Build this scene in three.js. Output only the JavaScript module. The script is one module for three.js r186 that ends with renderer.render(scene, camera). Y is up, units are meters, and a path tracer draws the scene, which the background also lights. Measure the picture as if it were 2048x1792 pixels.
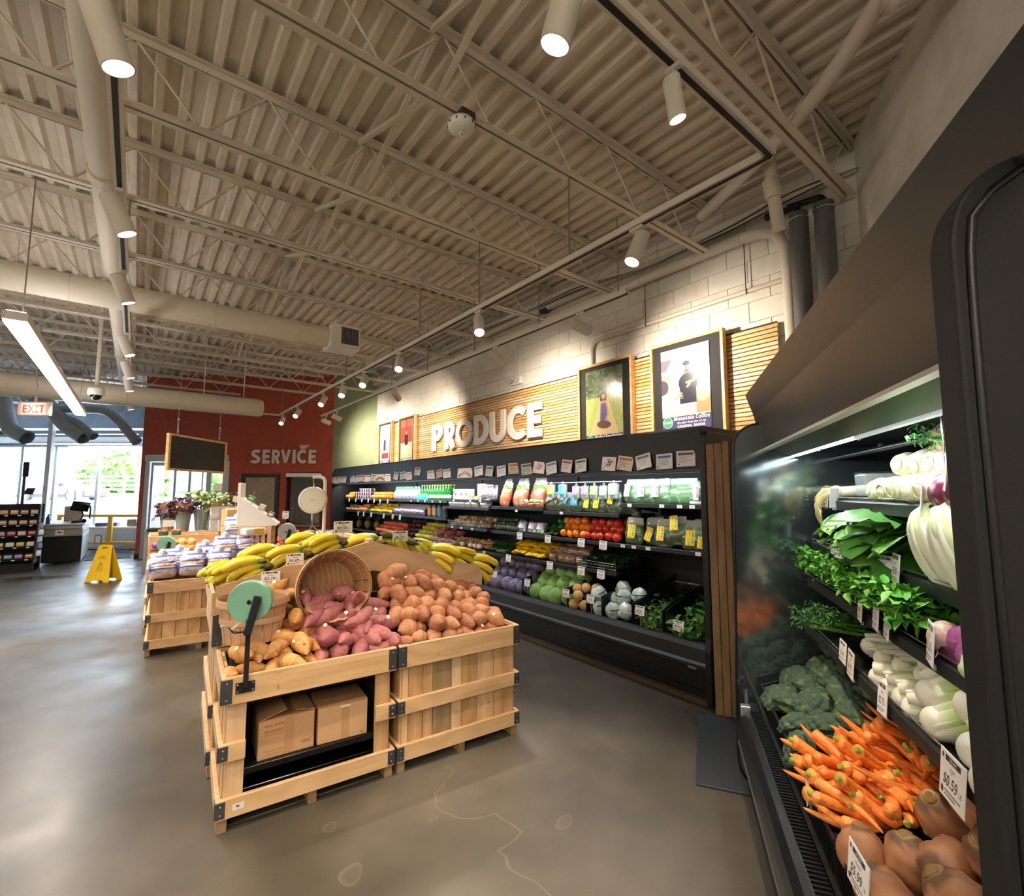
import * as THREE from 'three';
import { mergeGeometries, mergeVertices } from 'three/addons/utils/BufferGeometryUtils.js';
import { RoundedBoxGeometry } from 'three/addons/geometries/RoundedBoxGeometry.js';
import { RectAreaLightUniformsLib } from 'three/addons/lights/RectAreaLightUniformsLib.js';
import { ImprovedNoise } from 'three/addons/math/ImprovedNoise.js';

// ---------------------------------------------------------------- camera, sky, sun, exposure
const scene = new THREE.Scene();
const camera = new THREE.PerspectiveCamera(85.99, 2048 / 1792, 0.05, 300);
camera.rotation.order = 'YXZ';
camera.position.set(0, 1.6, 0);
camera.rotation.y = -0.66321;
camera.rotation.x = 0.09235;
scene.add(camera);

const renderer = new THREE.WebGLRenderer({ antialias: true });
renderer.toneMapping = THREE.LinearToneMapping;
renderer.toneMappingExposure = 1.28;
renderer.shadowMap.enabled = true;
RectAreaLightUniformsLib.init();

// pale overcast-bright sky (air and thin cloud only)
{
  const w = 256, h = 128, d = new Float32Array(w * h * 4), n = new ImprovedNoise();
  for (let j = 0; j < h; j++) for (let i = 0; i < w; i++) {
    const el = (j / (h - 1) - 0.5) * Math.PI, az = i / w * Math.PI * 2;
    const s = Math.max(0, Math.sin(el));
    const c = 0.5 + 0.5 * n.noise(Math.cos(az) * 2.2 + 4, Math.sin(az) * 2.2, el * 4);
    const k = el < 0 ? 3 : 14 + 4 * c, o = (j * w + i) * 4;
    d[o] = k * (0.72 - 0.18 * s); d[o + 1] = k * (0.9 - 0.08 * s); d[o + 2] = k * 1.12; d[o + 3] = 1;
  }
  const t = new THREE.DataTexture(d, w, h, THREE.RGBAFormat, THREE.FloatType);
  t.mapping = THREE.EquirectangularReflectionMapping; t.magFilter = THREE.LinearFilter; t.needsUpdate = true;
  scene.background = t; scene.environment = t;
}
const sun = new THREE.DirectionalLight(0xfff1dc, 20);          // high sun from behind the shop, so it lights the street and not the shop floor
sun.position.set(12, 22, 9); sun.target.position.set(-6, 0, -26); scene.add(sun, sun.target);
sun.castShadow = true; Object.assign(sun.shadow.camera, { left: -40, right: 40, top: 40, bottom: -40, far: 90 }); sun.shadow.mapSize.set(2048, 2048);

// brightness of the lamps (three.js units)
const TRACK_CD = 12, WALL_CD = 17, STRIP = 62, UPLIGHT = 62, CASE = 54, NEARCASE = 24;
const WARM = 0xffecd6, COOL = 0xf2f7ff, NEUTRAL = 0xfff1e0;

// ---------------------------------------------------------------- helpers
let seed = 7;
function R() { seed |= 0; seed = seed + 0x6D2B79F5 | 0; let t = Math.imul(seed ^ seed >>> 15, 1 | seed); t = t + Math.imul(t ^ t >>> 7, 61 | t) ^ t; return ((t ^ t >>> 14) >>> 0) / 4294967296; }
const rr = (a, b) => a + (b - a) * R();
const pick = a => a[Math.floor(R() * a.length)];
const V = (x, y, z) => new THREE.Vector3(x, y, z);
const used = {};
function numbered(n) { const k = used[n] = (used[n] ?? -1) + 1; return k ? n + '_' + String(k).padStart(3, '0') : n; }
function tag(o, label, category, group) { o.userData = { label, category }; if (group) o.userData.group = group; return o; }
function shade(o) { o.traverse(m => { if (m.isMesh) { m.castShadow = true; m.receiveShadow = true; } }); return o; }
function part(name, geo, mat, parent, label) {
  const m = new THREE.Mesh(geo, mat); m.name = name; m.castShadow = m.receiveShadow = true;
  if (label) m.userData.label = label;
  parent.add(m); return m;
}
function thing(name, label, category, p = [0, 0, 0], turn = 0, group) {
  const o = new THREE.Group(); o.name = numbered(name); scene.add(o);
  o.position.set(...p); o.rotation.y = turn; return tag(o, label, category, group);
}
function solo(name, geo, mat, label, category, p = [0, 0, 0], turn = 0, group) {
  const m = new THREE.Mesh(geo, mat); m.name = numbered(name); m.castShadow = m.receiveShadow = true; scene.add(m);
  m.position.set(...p); m.rotation.y = turn; return tag(m, label, category, group);
}
function struct(name, geo, mat, parent) {
  const m = geo ? new THREE.Mesh(geo, mat) : new THREE.Group(); m.name = parent ? name : numbered(name);
  if (geo) m.castShadow = m.receiveShadow = true;
  if (!parent) m.userData.kind = 'structure';
  (parent || scene).add(m); return m;
}
function copy(o, p, rot, label, group, s) {
  const c = o.clone(); c.name = numbered(o.name.replace(/_\d{3}$/, '')); scene.add(c);
  c.userData = { ...o.userData }; if (label) c.userData.label = label; if (group) c.userData.group = group;
  if (p) c.position.set(...p); if (rot) c.rotation.set(...rot); if (s) c.scale.setScalar(s);
  return c;
}
// geometry: everything non-indexed with position, normal, uv so that pieces merge
function norm(g) {
  g = g.index ? g.toNonIndexed() : g;
  for (const k of Object.keys(g.attributes)) if (!['position', 'normal', 'uv', 'color'].includes(k)) g.deleteAttribute(k);
  if (!g.attributes.normal) g.computeVertexNormals();
  if (!g.attributes.uv) g.setAttribute('uv', new THREE.BufferAttribute(new Float32Array(g.attributes.position.count * 2), 2));
  g.morphAttributes = {}; return g;
}
function M(...l) { l = l.flat(); const c = l.some(g => g.attributes.color); return l.length === 1 ? norm(l[0]) : mergeGeometries(l.map(g => { g = norm(g); if (c && !g.attributes.color) g.setAttribute('color', new THREE.BufferAttribute(new Float32Array(g.attributes.position.count * 3).fill(1), 3)); return g; })); }
const eul = new THREE.Euler(), quat = new THREE.Quaternion();
function T(g, x = 0, y = 0, z = 0, rx = 0, ry = 0, rz = 0, sx = 1, sy = sx, sz = sx) {
  return g.applyMatrix4(new THREE.Matrix4().compose(V(x, y, z), quat.setFromEuler(eul.set(rx, ry, rz)), V(sx, sy, sz)));
}
function boxUV(g, s = 1, swap = false) {           // uv in metres by the face's main direction
  g = norm(g); const p = g.attributes.position, n = g.attributes.normal, u = new Float32Array(p.count * 2);
  for (let i = 0; i < p.count; i++) {
    const a = Math.abs(n.getX(i)), b = Math.abs(n.getY(i)), c = Math.abs(n.getZ(i)), x = p.getX(i), y = p.getY(i), z = p.getZ(i);
    let q = a >= b && a >= c ? [z, y] : b >= c ? [x, z] : [x, y]; if (swap) q = [q[1], q[0]];
    u[i * 2] = q[0] * s; u[i * 2 + 1] = q[1] * s;
  }
  g.setAttribute('uv', new THREE.BufferAttribute(u, 2)); return g;
}
const box = (w, h, d, x = 0, y = 0, z = 0) => T(new THREE.BoxGeometry(w, h, d), x, y, z);
function span(x0, x1, y0, y1, z0, z1) { return box(Math.abs(x1 - x0), Math.abs(y1 - y0), Math.abs(z1 - z0), (x0 + x1) / 2, (y0 + y1) / 2, (z0 + z1) / 2); }
function cbox(w, h, d, c = 0.004, x = 0, y = 0, z = 0) {   // box with chamfered edges, 44 triangles
  c = Math.min(c, w / 3, h / 3, d / 3);
  const X = w / 2, Y = h / 2, Z = d / 2, P = [], tri = (a, b, q) => P.push(...a, ...b, ...q), quad = (a, b, q, e) => { tri(a, b, q); tri(a, q, e); };
  const f = (o) => { // o: function mapping (u,v,w) local to xyz keeping handedness
    return o;
  };
  for (const s of [1, -1]) {
    const q = (l) => s > 0 ? quad(...l) : quad(...l.reverse());
    q([[s * X, -Y + c, Z - c], [s * X, -Y + c, -Z + c], [s * X, Y - c, -Z + c], [s * X, Y - c, Z - c]]);
    q([[-X + c, s * Y, Z - c], [X - c, s * Y, Z - c], [X - c, s * Y, -Z + c], [-X + c, s * Y, -Z + c]]);
    q([[-X + c, -Y + c, s * Z], [X - c, -Y + c, s * Z], [X - c, Y - c, s * Z], [-X + c, Y - c, s * Z]]);
  }
  for (const s of [1, -1]) for (const t of [1, -1]) {
    const q = (l) => s * t > 0 ? quad(...l) : quad(...l.reverse());
    q([[s * X, t * (Y - c), Z - c], [s * X, t * (Y - c), -Z + c], [s * (X - c), t * Y, -Z + c], [s * (X - c), t * Y, Z - c]]);
    q([[-X + c, s * Y, t * (Z - c)], [-X + c, s * (Y - c), t * Z], [X - c, s * (Y - c), t * Z], [X - c, s * Y, t * (Z - c)]]);
    q([[s * (X - c), -Y + c, t * Z], [s * X, -Y + c, t * (Z - c)], [s * X, Y - c, t * (Z - c)], [s * (X - c), Y - c, t * Z]]);
    for (const r of [1, -1]) { const l = [[s * X, t * (Y - c), r * (Z - c)], [s * (X - c), t * Y, r * (Z - c)], [s * (X - c), t * (Y - c), r * Z]]; s * t * r > 0 ? tri(...l) : tri(...l.reverse()); }
  }
  const g = new THREE.BufferGeometry(); g.setAttribute('position', new THREE.Float32BufferAttribute(P, 3)); g.computeVertexNormals();
  return T(norm(g), x, y, z);
}
function cspan(x0, x1, y0, y1, z0, z1, c) { return cbox(Math.abs(x1 - x0), Math.abs(y1 - y0), Math.abs(z1 - z0), c, (x0 + x1) / 2, (y0 + y1) / 2, (z0 + z1) / 2); }
const cyl = (r0, r1, h, n = 16, x = 0, y = 0, z = 0, rx = 0, ry = 0, rz = 0, open = false) => T(new THREE.CylinderGeometry(r0, r1, h, n, 1, open), x, y, z, rx, ry, rz);
const sph = (r, x = 0, y = 0, z = 0, a = 16, b = 10) => T(new THREE.SphereGeometry(r, a, b), x, y, z);
const up0 = V(0, 1, 0);
function rod(a, b, r, n = 8, r2 = r) { a = V(...a); b = V(...b); const d = b.clone().sub(a), g = new THREE.CylinderGeometry(r2, r, d.length(), n); g.applyQuaternion(new THREE.Quaternion().setFromUnitVectors(up0, d.clone().normalize())); const m = a.add(b).multiplyScalar(0.5); return g.translate(m.x, m.y, m.z); }
function bar(a, b, w, h) { a = V(...a); b = V(...b); const d = b.clone().sub(a), L = d.length(), m = new THREE.Matrix4().lookAt(V(0, 0, 0), d, Math.abs(d.y) > L * 0.98 ? V(1, 0, 0) : up0), g = new THREE.BoxGeometry(w, h, L); g.applyMatrix4(m); const c = a.add(b).multiplyScalar(0.5); return g.translate(c.x, c.y, c.z); }
function tube(pts, r, seg = 24, n = 8, closed = false) { return new THREE.TubeGeometry(new THREE.CatmullRomCurve3(pts.map(p => V(...p)), closed, 'catmullrom', 0.35), seg, r, n, closed); }
const lathe = (pts, n = 24) => new THREE.LatheGeometry(pts.map(p => new THREE.Vector2(...p)), n);
function prism(pts, d, bev = 0) { // polygon in xy, extruded along z from 0 to d
  const s = new THREE.Shape(pts.map(p => new THREE.Vector2(...p)));
  return new THREE.ExtrudeGeometry(s, bev ? { depth: d - 2 * bev, bevelEnabled: true, bevelSize: bev, bevelThickness: bev, bevelOffset: -bev, bevelSegments: 1 } : { depth: d, bevelEnabled: false }).translate(0, 0, bev);
}
const noi = new ImprovedNoise();
function fbm(x, y, z, o = 4) { let s = 0, a = 0.5; for (let i = 0; i < o; i++) { s += a * noi.noise(x, y, z); x *= 2.03; y *= 2.03; z *= 2.03; a *= 0.5; } return s; }

// ---------------------------------------------------------------- textures and materials
function pixTex(w, h, f, srgb = true) {     // f(u, v) -> [r, g, b] 0..255
  const d = new Uint8Array(w * h * 4);
  for (let j = 0; j < h; j++) for (let i = 0; i < w; i++) { const c = f(i / w, j / h), o = (j * w + i) * 4; d[o] = c[0]; d[o + 1] = c[1]; d[o + 2] = c[2]; d[o + 3] = 255; }
  const t = new THREE.DataTexture(d, w, h); t.wrapS = t.wrapT = THREE.RepeatWrapping; t.magFilter = THREE.LinearFilter; t.minFilter = THREE.LinearMipmapLinearFilter; t.generateMipmaps = true;
  if (srgb) t.colorSpace = THREE.SRGBColorSpace; t.needsUpdate = true; return t;
}
function canTex(w, h, draw) {
  const c = document.createElement('canvas'); c.width = w; c.height = h; draw(c.getContext('2d'), w, h);
  const t = new THREE.CanvasTexture(c); t.colorSpace = THREE.SRGBColorSpace; t.anisotropy = 4; return t;
}
// quick noise that tiles: k cells per tile, o octaves, about -0.5 .. 0.5
const HT = new Float32Array(65536); for (let i = 0; i < 65536; i++) HT[i] = R() - 0.5;
function per(u, v, k, sd, o = 4) {
  k = Math.max(1, Math.round(k)); let s = 0, a = 0.62; const q = Math.round(sd * 977);
  for (let i = 0; i < o; i++) {
    const x = u * k, y = v * k, xi = Math.floor(x), yi = Math.floor(y); let fx = x - xi, fy = y - yi; fx *= fx * (3 - 2 * fx); fy *= fy * (3 - 2 * fy);
    const x0 = ((xi % k) + k) % k, x1 = (x0 + 1) % k, y0 = ((yi % k) + k) % k, y1 = (y0 + 1) % k, h = (a, b) => HT[(a * 131 + b * 4099 + q + i * 7919) & 65535];
    const t0 = h(x0, y0) + (h(x1, y0) - h(x0, y0)) * fx, t1 = h(x0, y1) + (h(x1, y1) - h(x0, y1)) * fx;
    s += a * (t0 + (t1 - t0) * fy); k *= 2; a *= 0.55;
  }
  return s;
}
const std = (color, roughness = 0.6, metalness = 0, o = {}) => new THREE.MeshStandardMaterial({ color, roughness, metalness, ...o });
const phy = (color, roughness, o = {}) => new THREE.MeshPhysicalMaterial({ color, roughness, ...o });
const cl = (a, b, t) => a.map((x, i) => x + (b[i] - x) * t);
const sm = (a, b, x) => { x = Math.min(1, Math.max(0, (x - a) / (b - a))); return x * x * (3 - 2 * x); };
function woodTex(base, dark, sd, knots = 3) {    // grain along u
  const K = Array.from({ length: knots }, () => [rr(0.1, 0.9), rr(0.1, 0.9), rr(0.02, 0.05)]);
  return pixTex(512, 256, (u, v) => {
    let w = v; for (const k of K) { const dx = (u - k[0]) * 2, dy = v - k[1], q = Math.exp(-(dx * dx + dy * dy) / (k[2] * k[2] * 3)); w += q * dy * 0.7; }
    const g = per(u, w, 2.2, sd, 3), ring = Math.abs(Math.sin((w * 9 + g * 2.2) * Math.PI)), fine = per(u * 0.5, w, 8, sd, 1) * 0.6 + 0.8 * HT[(Math.floor(w * 240) * 73 + Math.floor(sd * 10)) & 65535] * (0.5 + per(u, w, 6, sd + 3, 2));
    let t = 0.3 * ring * ring + 0.9 * Math.max(0, fine) + 0.5 * Math.max(0, per(u, v, 3, sd + 9, 3));
    for (const k of K) { const dx = (u - k[0]) * 2, dy = v - k[1]; t += 0.9 * Math.exp(-(dx * dx + dy * dy) / (k[2] * k[2] * 0.12)); }
    return cl(base, dark, Math.min(1, t));
  });
}
const mats = {};
{
  const w1 = woodTex([224, 188, 142], [178, 132, 86], 3.1, 3), w2 = woodTex([210, 170, 122], [150, 106, 66], 8.4, 4), w3 = woodTex([197, 158, 108], [134, 102, 66], 13.7, 2), w4 = woodTex([224, 192, 152], [186, 146, 104], 21.3, 1), w5 = woodTex([165, 138, 100], [112, 92, 64], 5.9, 2);
  const wd = (t, r = 0.55) => new THREE.MeshStandardMaterial({ map: t, roughness: r, bumpMap: t, bumpScale: 0.0006 });
  mats.rail = wd(w1, 0.45); mats.plank = [wd(w2), wd(w1), wd(w3), wd(w4), wd(w5), wd(w2)]; mats.ply = wd(w4); mats.crate = wd(w2);
  const s1 = woodTex([226, 184, 122], [176, 128, 70], 31, 1), s2 = woodTex([214, 168, 108], [168, 118, 62], 37, 0); mats.slat = [wd(s1, 0.5), wd(s2, 0.5), wd(w4, 0.5)];
  mats.frame = wd(s1, 0.4); mats.post = wd(woodTex([150, 118, 84], [108, 80, 54], 44, 0), 0.6);
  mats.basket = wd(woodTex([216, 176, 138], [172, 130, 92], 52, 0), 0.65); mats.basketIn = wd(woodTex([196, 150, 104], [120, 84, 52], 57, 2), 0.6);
}
mats.black = std(0x0d0e10, 0.35); mats.blackMat = std(0x121315, 0.75); mats.blackGloss = phy(0x0b0c0e, 0.18); mats.steelDark = std(0x45484a, 0.5, 0.5);
mats.white = std(0xe9e7e2, 0.5); mats.whiteGloss = std(0xf1f0ec, 0.3); mats.paint = std(0xd6cfc2, 0.7); mats.alu = std(0xb9bcbf, 0.35, 0.85); mats.chrome = std(0xd5d7d8, 0.15, 1);
mats.glass = phy(0xffffff, 0.02, { transmission: 1, thickness: 0, ior: 1.45 }); mats.acrylic = phy(0xf4fbf7, 0.04, { transmission: 1, thickness: 0, ior: 1.4 });
mats.film = phy(0xf4f7f8, 0.12, { transmission: 0.86, thickness: 0, ior: 1.35 });
mats.card = std(0xb88b5c, 0.85); mats.grayPaint = std(0x5a5c5b, 0.55);
// ================================================================ THE SETTING
// floor: ground and sealed concrete, mottled, with a pale crack and patches of old coating
{
  const S = 8;
  const crackPts = [[1.55, -2.6], [1.53, -2.5], [1.35, -2.4], [1.31, -2.3], [1.31, -2.22], [1.4, -2.08], [1.5, -2.07], [1.52, -1.89], [1.42, -1.86], [1.36, -1.83], [1.38, -1.65], [1.38, -1.5]];
  const seg = (x, y, a, b) => { const dx = b[0] - a[0], dy = b[1] - a[1], t = Math.min(1, Math.max(0, ((x - a[0]) * dx + (y - a[1]) * dy) / (dx * dx + dy * dy))); return Math.hypot(x - a[0] - t * dx, y - a[1] - t * dy); };
  const spots = [[0.81, -2.48, 0.045], [0.81, -2.14, 0.05], [3.07, -2.4, 0.05], [1.23, -2.23, 0.03], [1.75, -1.82, 0.04]];
  const map = pixTex(2048, 2048, (u, v) => {
    const x = u * S, z = -v * S;
    const a = per(u, v, 3.2, 2.1, 5), b = per(u, v, 12, 7.7, 4), f = per(u, v, 60, 4.4, 2);
    let k = 0.5 + 0.75 * a + 0.45 * b;
    let c = cl([72, 66, 56], [112, 104, 91], sm(0.15, 0.85, k));
    c = cl(c, [84, 72, 54], 0.6 * sm(0.05, 0.3, per(u, v, 2.3, 15.5, 3)));
    let m = 1 + 0.16 * f;
    const wx = x + 0.05 * noi.noise(x * 7, z * 7, 1), wz = z + 0.05 * noi.noise(x * 7, z * 7, 5);
    let d = 9; for (let i = 0; i < crackPts.length - 1; i++) d = Math.min(d, seg(wx, wz, crackPts[i], crackPts[i + 1]));
    if (d < 0.008) c = cl(c, [150, 136, 112], 0.5 * (1 - d / 0.008));
    for (const s of spots) { const r = Math.hypot(wx - s[0], wz - s[1]) / s[2]; if (r < 1) c = cl(c, [134, 124, 106], 0.3 * (0.4 + sm(0.5, 1, r)) * (r > 0.95 ? 0.5 : 1)); }
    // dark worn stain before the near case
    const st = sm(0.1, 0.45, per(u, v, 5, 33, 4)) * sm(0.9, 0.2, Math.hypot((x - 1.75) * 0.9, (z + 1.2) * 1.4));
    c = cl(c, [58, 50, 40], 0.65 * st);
    return c.map(q => Math.min(255, q * m));
  });
  const rough = pixTex(512, 512, (u, v) => { const r = 102 + 110 * per(u, v, 5, 3.3, 4) + 60 * per(u, v, 22, 1.2, 3); return [r, r, r]; }, false);
  const mat = new THREE.MeshStandardMaterial({ map, roughnessMap: rough, roughness: 1.0, bumpMap: rough, bumpScale: 0.0008 });
  const g = boxUV(span(-8.3, 6.2, -0.3, 0, 6.3, -27));
  const uv = g.attributes.uv; for (let i = 0; i < uv.count; i++) uv.setXY(i, uv.getX(i) / S, -uv.getY(i) / S);
  struct('floor', g, mat);
}
// wall paint with faint soiling
function wallMat(c0, c1, s, rough = 0.8) { const t = pixTex(256, 256, (u, v) => cl(c0, c1, sm(-0.2, 0.5, per(u, v, 4, s, 5)))); return new THREE.MeshStandardMaterial({ map: t, roughness: rough, bumpMap: t, bumpScale: 0.001 }); }
mats.wallWhite = wallMat([226, 222, 212], [206, 200, 188], 2); mats.wallRed = wallMat([170, 76, 58], [156, 66, 50], 5); mats.wallGreen = wallMat([140, 152, 118], [128, 142, 108], 8); mats.wallBlue = wallMat([150, 168, 186], [128, 150, 172], 11); mats.deck = wallMat([214, 205, 189], [194, 184, 167], 14, 0.75);
mats.deck.map.repeat.set(1, 1);

// frames of the two turned parts of the building: the front (turned 38 degrees) and the near right wall
const FA = -0.66321, fR = V(Math.cos(-FA), 0, Math.sin(-FA)), fD = V(Math.sin(-FA), 0, -Math.cos(-FA));
const front = (r, y, d) => { const p = fR.clone().multiplyScalar(r).addScaledVector(fD, d); return [p.x, y, p.z]; };
const CA = 0.58651, cE = V(Math.cos(CA), 0, -Math.sin(CA)), cM = V(Math.sin(CA), 0, Math.cos(CA));
const nearc = (s, y, q) => { const p = cE.clone().multiplyScalar(s).addScaledVector(cM, q); return [p.x, y, p.z]; };

// produce wall of painted blocks: solid core with proud blocks where it shows
{
  const w = struct('wall_right', boxUV(span(4.53, 4.75, 0, 4.8, -11.6, -0.9)), std(0xb9b2a4, 0.9));
  const bg = [0, 1, 2].map(() => boxUV(cbox(0.03, 0.197, 0.397, 0.004)));
  const bm = [mats.wallWhite, wallMat([221, 217, 206], [203, 197, 185], 20), wallMat([229, 226, 217], [211, 206, 195], 23)];
  for (let j = 0; j < 12; j++) for (let i = 0; i < 26; i++) {
    const z = -1.1 - i * 0.4 - (j % 2) * 0.2; if (z < -11.2) continue;
    const b = part('block', bg[i % 3], pick(bm), w); b.position.set(4.515 + rr(-0.0015, 0.0015), 2.1 + j * 0.2, z);
  }
}
// near right wall, turned
{ const w = struct('wall_near_right', boxUV(span(-9, 4.45, 0, 4.8, 1.5, 1.7)), mats.wallWhite); w.rotation.y = CA; }
struct('wall_green', boxUV(box(1.26, 4.8, 0.15)), mats.wallGreen).position.set(4.21, 2.4, -11.57);
scene.getObjectByName('wall_green').rotation.y = -Math.atan2(0.95, 0.7);
struct('wall_left', boxUV(span(-8.2, -8, 0, 4.8, 6.2, -25.5)), mats.wallWhite);
struct('wall_back', boxUV(span(-8.2, 0, 0, 4.8, 6, 6.2)), mats.wallWhite);

// ceiling: fluted steel deck with a slab above
{
  const c = struct('ceiling');
  const p = [], P = 0.152, x0 = -8.1, n = Math.floor((4.75 - x0) / P), yb = 4.48, yt = 4.528;
  for (let i = 0; i < n; i++) { const x = x0 + i * P; p.push([x, yb], [x + 0.045, yb], [x + 0.068, yt], [x + 0.129, yt]); }
  p.push([x0 + n * P, yb], [x0 + n * P, 4.56], [x0, 4.56]);
  const g = prism(p, 33.5); part('metal_deck', boxUV(T(g, 0, 0, -27)), mats.deck, c);
  part('roof_slab', span(-8.3, 6, 4.562, 4.75, 6.4, -27), std(0x777777, 0.9), c);
}
// open-web steel joists every 1.21 m across the shop
{
  const mJ = std(0xcfc6b6, 0.65);
  for (let k = -2; k <= 15; k++) {
    const z = -1.23 - 1.21 * k, x1 = z > -0.9 ? Math.min(4.5, (1.49 - 0.833 * z) / 0.553) : 4.5, x0 = -7.98;
    let X1 = x1;
    if (z < -14.9) X1 = 0.02 + (-14.95 - z) * 0.78; else if (z < -11.9) X1 = 7.27 + 0.788 * (z + 9.3) / 0.616 - 0.12; else if (z < -11) X1 = 4.4 + (z + 11.1) * 0.7;
    const j = struct('ceiling_joist'); j.position.set(0, 0, z);
    const L = (X1 - x0), cx = (X1 + x0) / 2, BX = X1 - 0.08;
    const ch = (y, h, a, b) => M([-1, 1].flatMap(s => [box(b - a, 0.006, 0.045, (a + b) / 2, y + (h > 0 ? 0 : 0), s * 0.032), box(b - a, 0.045, 0.006, (a + b) / 2, y + h, s * 0.0125)]));
    part('top_chord', ch(4.474, -0.022, x0, X1), mJ, j); part('bottom_chord', ch(3.985, 0.022, x0 + 0.3, BX), mJ, j);
    const pts = []; let x = X1 - 0.1, t = 0; while (x > x0) { pts.push([x, t ? 4.0 : 4.455, 0]); x -= 0.38; t = 1 - t; }
    const ws = []; for (let i = 0; i < pts.length - 1; i++) ws.push(rod(pts[i], pts[i + 1], 0.009, 6));
    part('web', M(ws), mJ, j);
    // bridging between this joist and the next
    if (k > -2 && k < 9) for (const bx of [1.3, -3.2]) if (bx < X1 - 0.3) {
      const b = struct('cross_brace_trim'); b.position.set(bx, 0, z);
      part('brace', bar([0.02, 4.0, 0], [0.02, 4.44, 1.21], 0.03, 0.03), mJ, b); part('brace', bar([-0.02, 4.44, 0], [-0.02, 4.0, 1.21], 0.03, 0.03), mJ, b);
    }
  }
}
// ---------------------------------------------------------------- front of the shop (turned with the street)
function fgroup(name) { const g = struct(name); g.rotation.y = FA; return g; }     // local x along the front, local z towards the shop, z = -d
{
  const wr = fgroup('wall_red'), D = -11.8, m = mats.wallRed;
  const pc = (n, r0, r1, y0, y1, d0 = D - 0.18, d1 = D) => part(n, boxUV(span(r0, r1, y0, y1, d0, d1)), m, wr);
  pc('wall_section', -9.12, -9.0, 0, 4.8); pc('wall_section', -9.0, -6.93, 2.52, 4.8); pc('wall_section', -6.93, -5.5, 0, 4.8); pc('wall_section', -5.5, -4.68, 2.06, 4.8); pc('wall_section', -5.5, -4.68, 0, 0.82); pc('wall_section', -4.68, -4.42, 0, 4.8);
  part('skirting', span(-9.13, -9.0, 0, 0.12, D - 0.2, D + 0.012), std(0x1b1a19, 0.6), wr);
  part('return_wall', boxUV(span(-9.12, -9.0, 2.9, 4.8, -14.3, D - 0.18)), m, wr); part('side_frame', M(cspan(-9.1, -9.04, 0, 2.9, -14.2, -14.1), cspan(-9.1, -9.04, 0, 2.9, -13.1, -13.0), cspan(-9.1, -9.04, 2.82, 2.9, -14.1, D - 0.18), cspan(-9.1, -9.04, 0, 0.1, -14.1, D - 0.18)), mats.alu, wr); part('side_pane', span(-9.074, -9.066, 0.1, 2.82, -14.1, D - 0.18), mats.glass, wr); part('partition', boxUV(span(-6.75, -6.6, 0, 4.8, -14.3, D - 0.18)), mats.wallWhite, wr);
  part('office_wall', boxUV(span(-6.6, -3.4, 0, 4.8, -14.3, -14.15)), std(0x8f8a82, 0.8), wr);
  part('side_wall', boxUV(span(-3.6, -3.4, 0, 4.8, -14.3, -11.9)), mats.wallWhite, wr);
}
// window front: posts and panes
{
  const mA = std(0xaeb4ba, 0.4, 0.5), D = -14.2;
  const ww = fgroup('wall_front');
  part('wall_section', boxUV(span(-22, -8.9, 3.02, 4.8, D - 0.2, D)), mats.wallBlue, ww);
  part('wall_section', boxUV(span(-8.9, -6.6, 2.9, 4.8, D - 0.2, D)), mats.wallWhite, ww);
  part('wall_section', boxUV(span(-22, -9.0, 0, 0.28, D - 0.2, D)), mats.wallBlue, ww);
  const posts = [-19.6, -18, -16.3, -14.55, -13.55, -12.27, -10.8, -9.15, -7.9, -6.75];
  posts.forEach((x, i) => {
    if (i < posts.length - 1) {
      const w = struct('window_' + (i + 1)); w.rotation.y = FA; const x1 = posts[i + 1], lo = i >= 7 ? 0.02 : 0.3, hi = i >= 7 ? 2.9 : 3.02;
      part('window_frame', M(cspan(x - 0.04, x + 0.04, lo, hi, D - 0.14, D - 0.03), cspan(x + 0.04, x1 - 0.04, hi - 0.07, hi, D - 0.14, D - 0.03), cspan(x + 0.04, x1 - 0.04, lo, lo + 0.07, D - 0.14, D - 0.03)), mA, w);
      part('pane', span(x + 0.04, x1 - 0.04, lo + 0.07, hi - 0.07, D - 0.094, D - 0.086), mats.glass, w);
    }
  });
  // lower soffit over the tills, with its broken-edged brown beam
  part('soffit', boxUV(span(-22, -9.2, 3.05, 3.11, D + 0.02, -12.5)), std(0xc9ced4, 0.7), ww);
  part('beam', boxUV(span(-22, -13.0, 3.11, 3.2, -12.62, -12.48)), std(0x6d5442, 0.85), ww);
  part('upper_panel', boxUV(T(box(13, 1.5, 0.08), -15.6, 3.9, -13.25, -0.62, 0, 0)), mats.wallBlue, ww);
}
// ================================================================ LAMPS, DUCTS AND PIPES UNDER THE CEILING
const mTrack = std(0xe2ddd2, 0.4), mHead = std(0xdedad0, 0.4), mLens = new THREE.MeshStandardMaterial({ color: 0xffffff, emissive: 0xfff0dc, emissiveIntensity: 7, roughness: 0.4 }), mLensOff = std(0x8f8a82, 0.25, 0.2);
const mGroove = std(0x1d1c1a, 0.6), mRod = std(0x8f8a80, 0.5, 0.4), mTube = new THREE.MeshStandardMaterial({ color: 0xffffff, emissive: 0xf4f7ff, emissiveIntensity: 5, roughness: 0.5 });
function trackRun(parent, a, b) {                        // a bar with a dark slot in its underside
  part('rail', bar([a[0], a[1] + 0.022, a[2]], [b[0], b[1] + 0.022, b[2]], 0.055, 0.04), mTrack, parent);
  part('slot', bar([a[0], a[1], a[2]], [b[0], b[1], b[2]], 0.022, 0.006), mGroove, parent);
}
const Y1 = 3.3, XL = -0.165, XR = 2.45, ZN = -1.0, ZF = -11.6;
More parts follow.
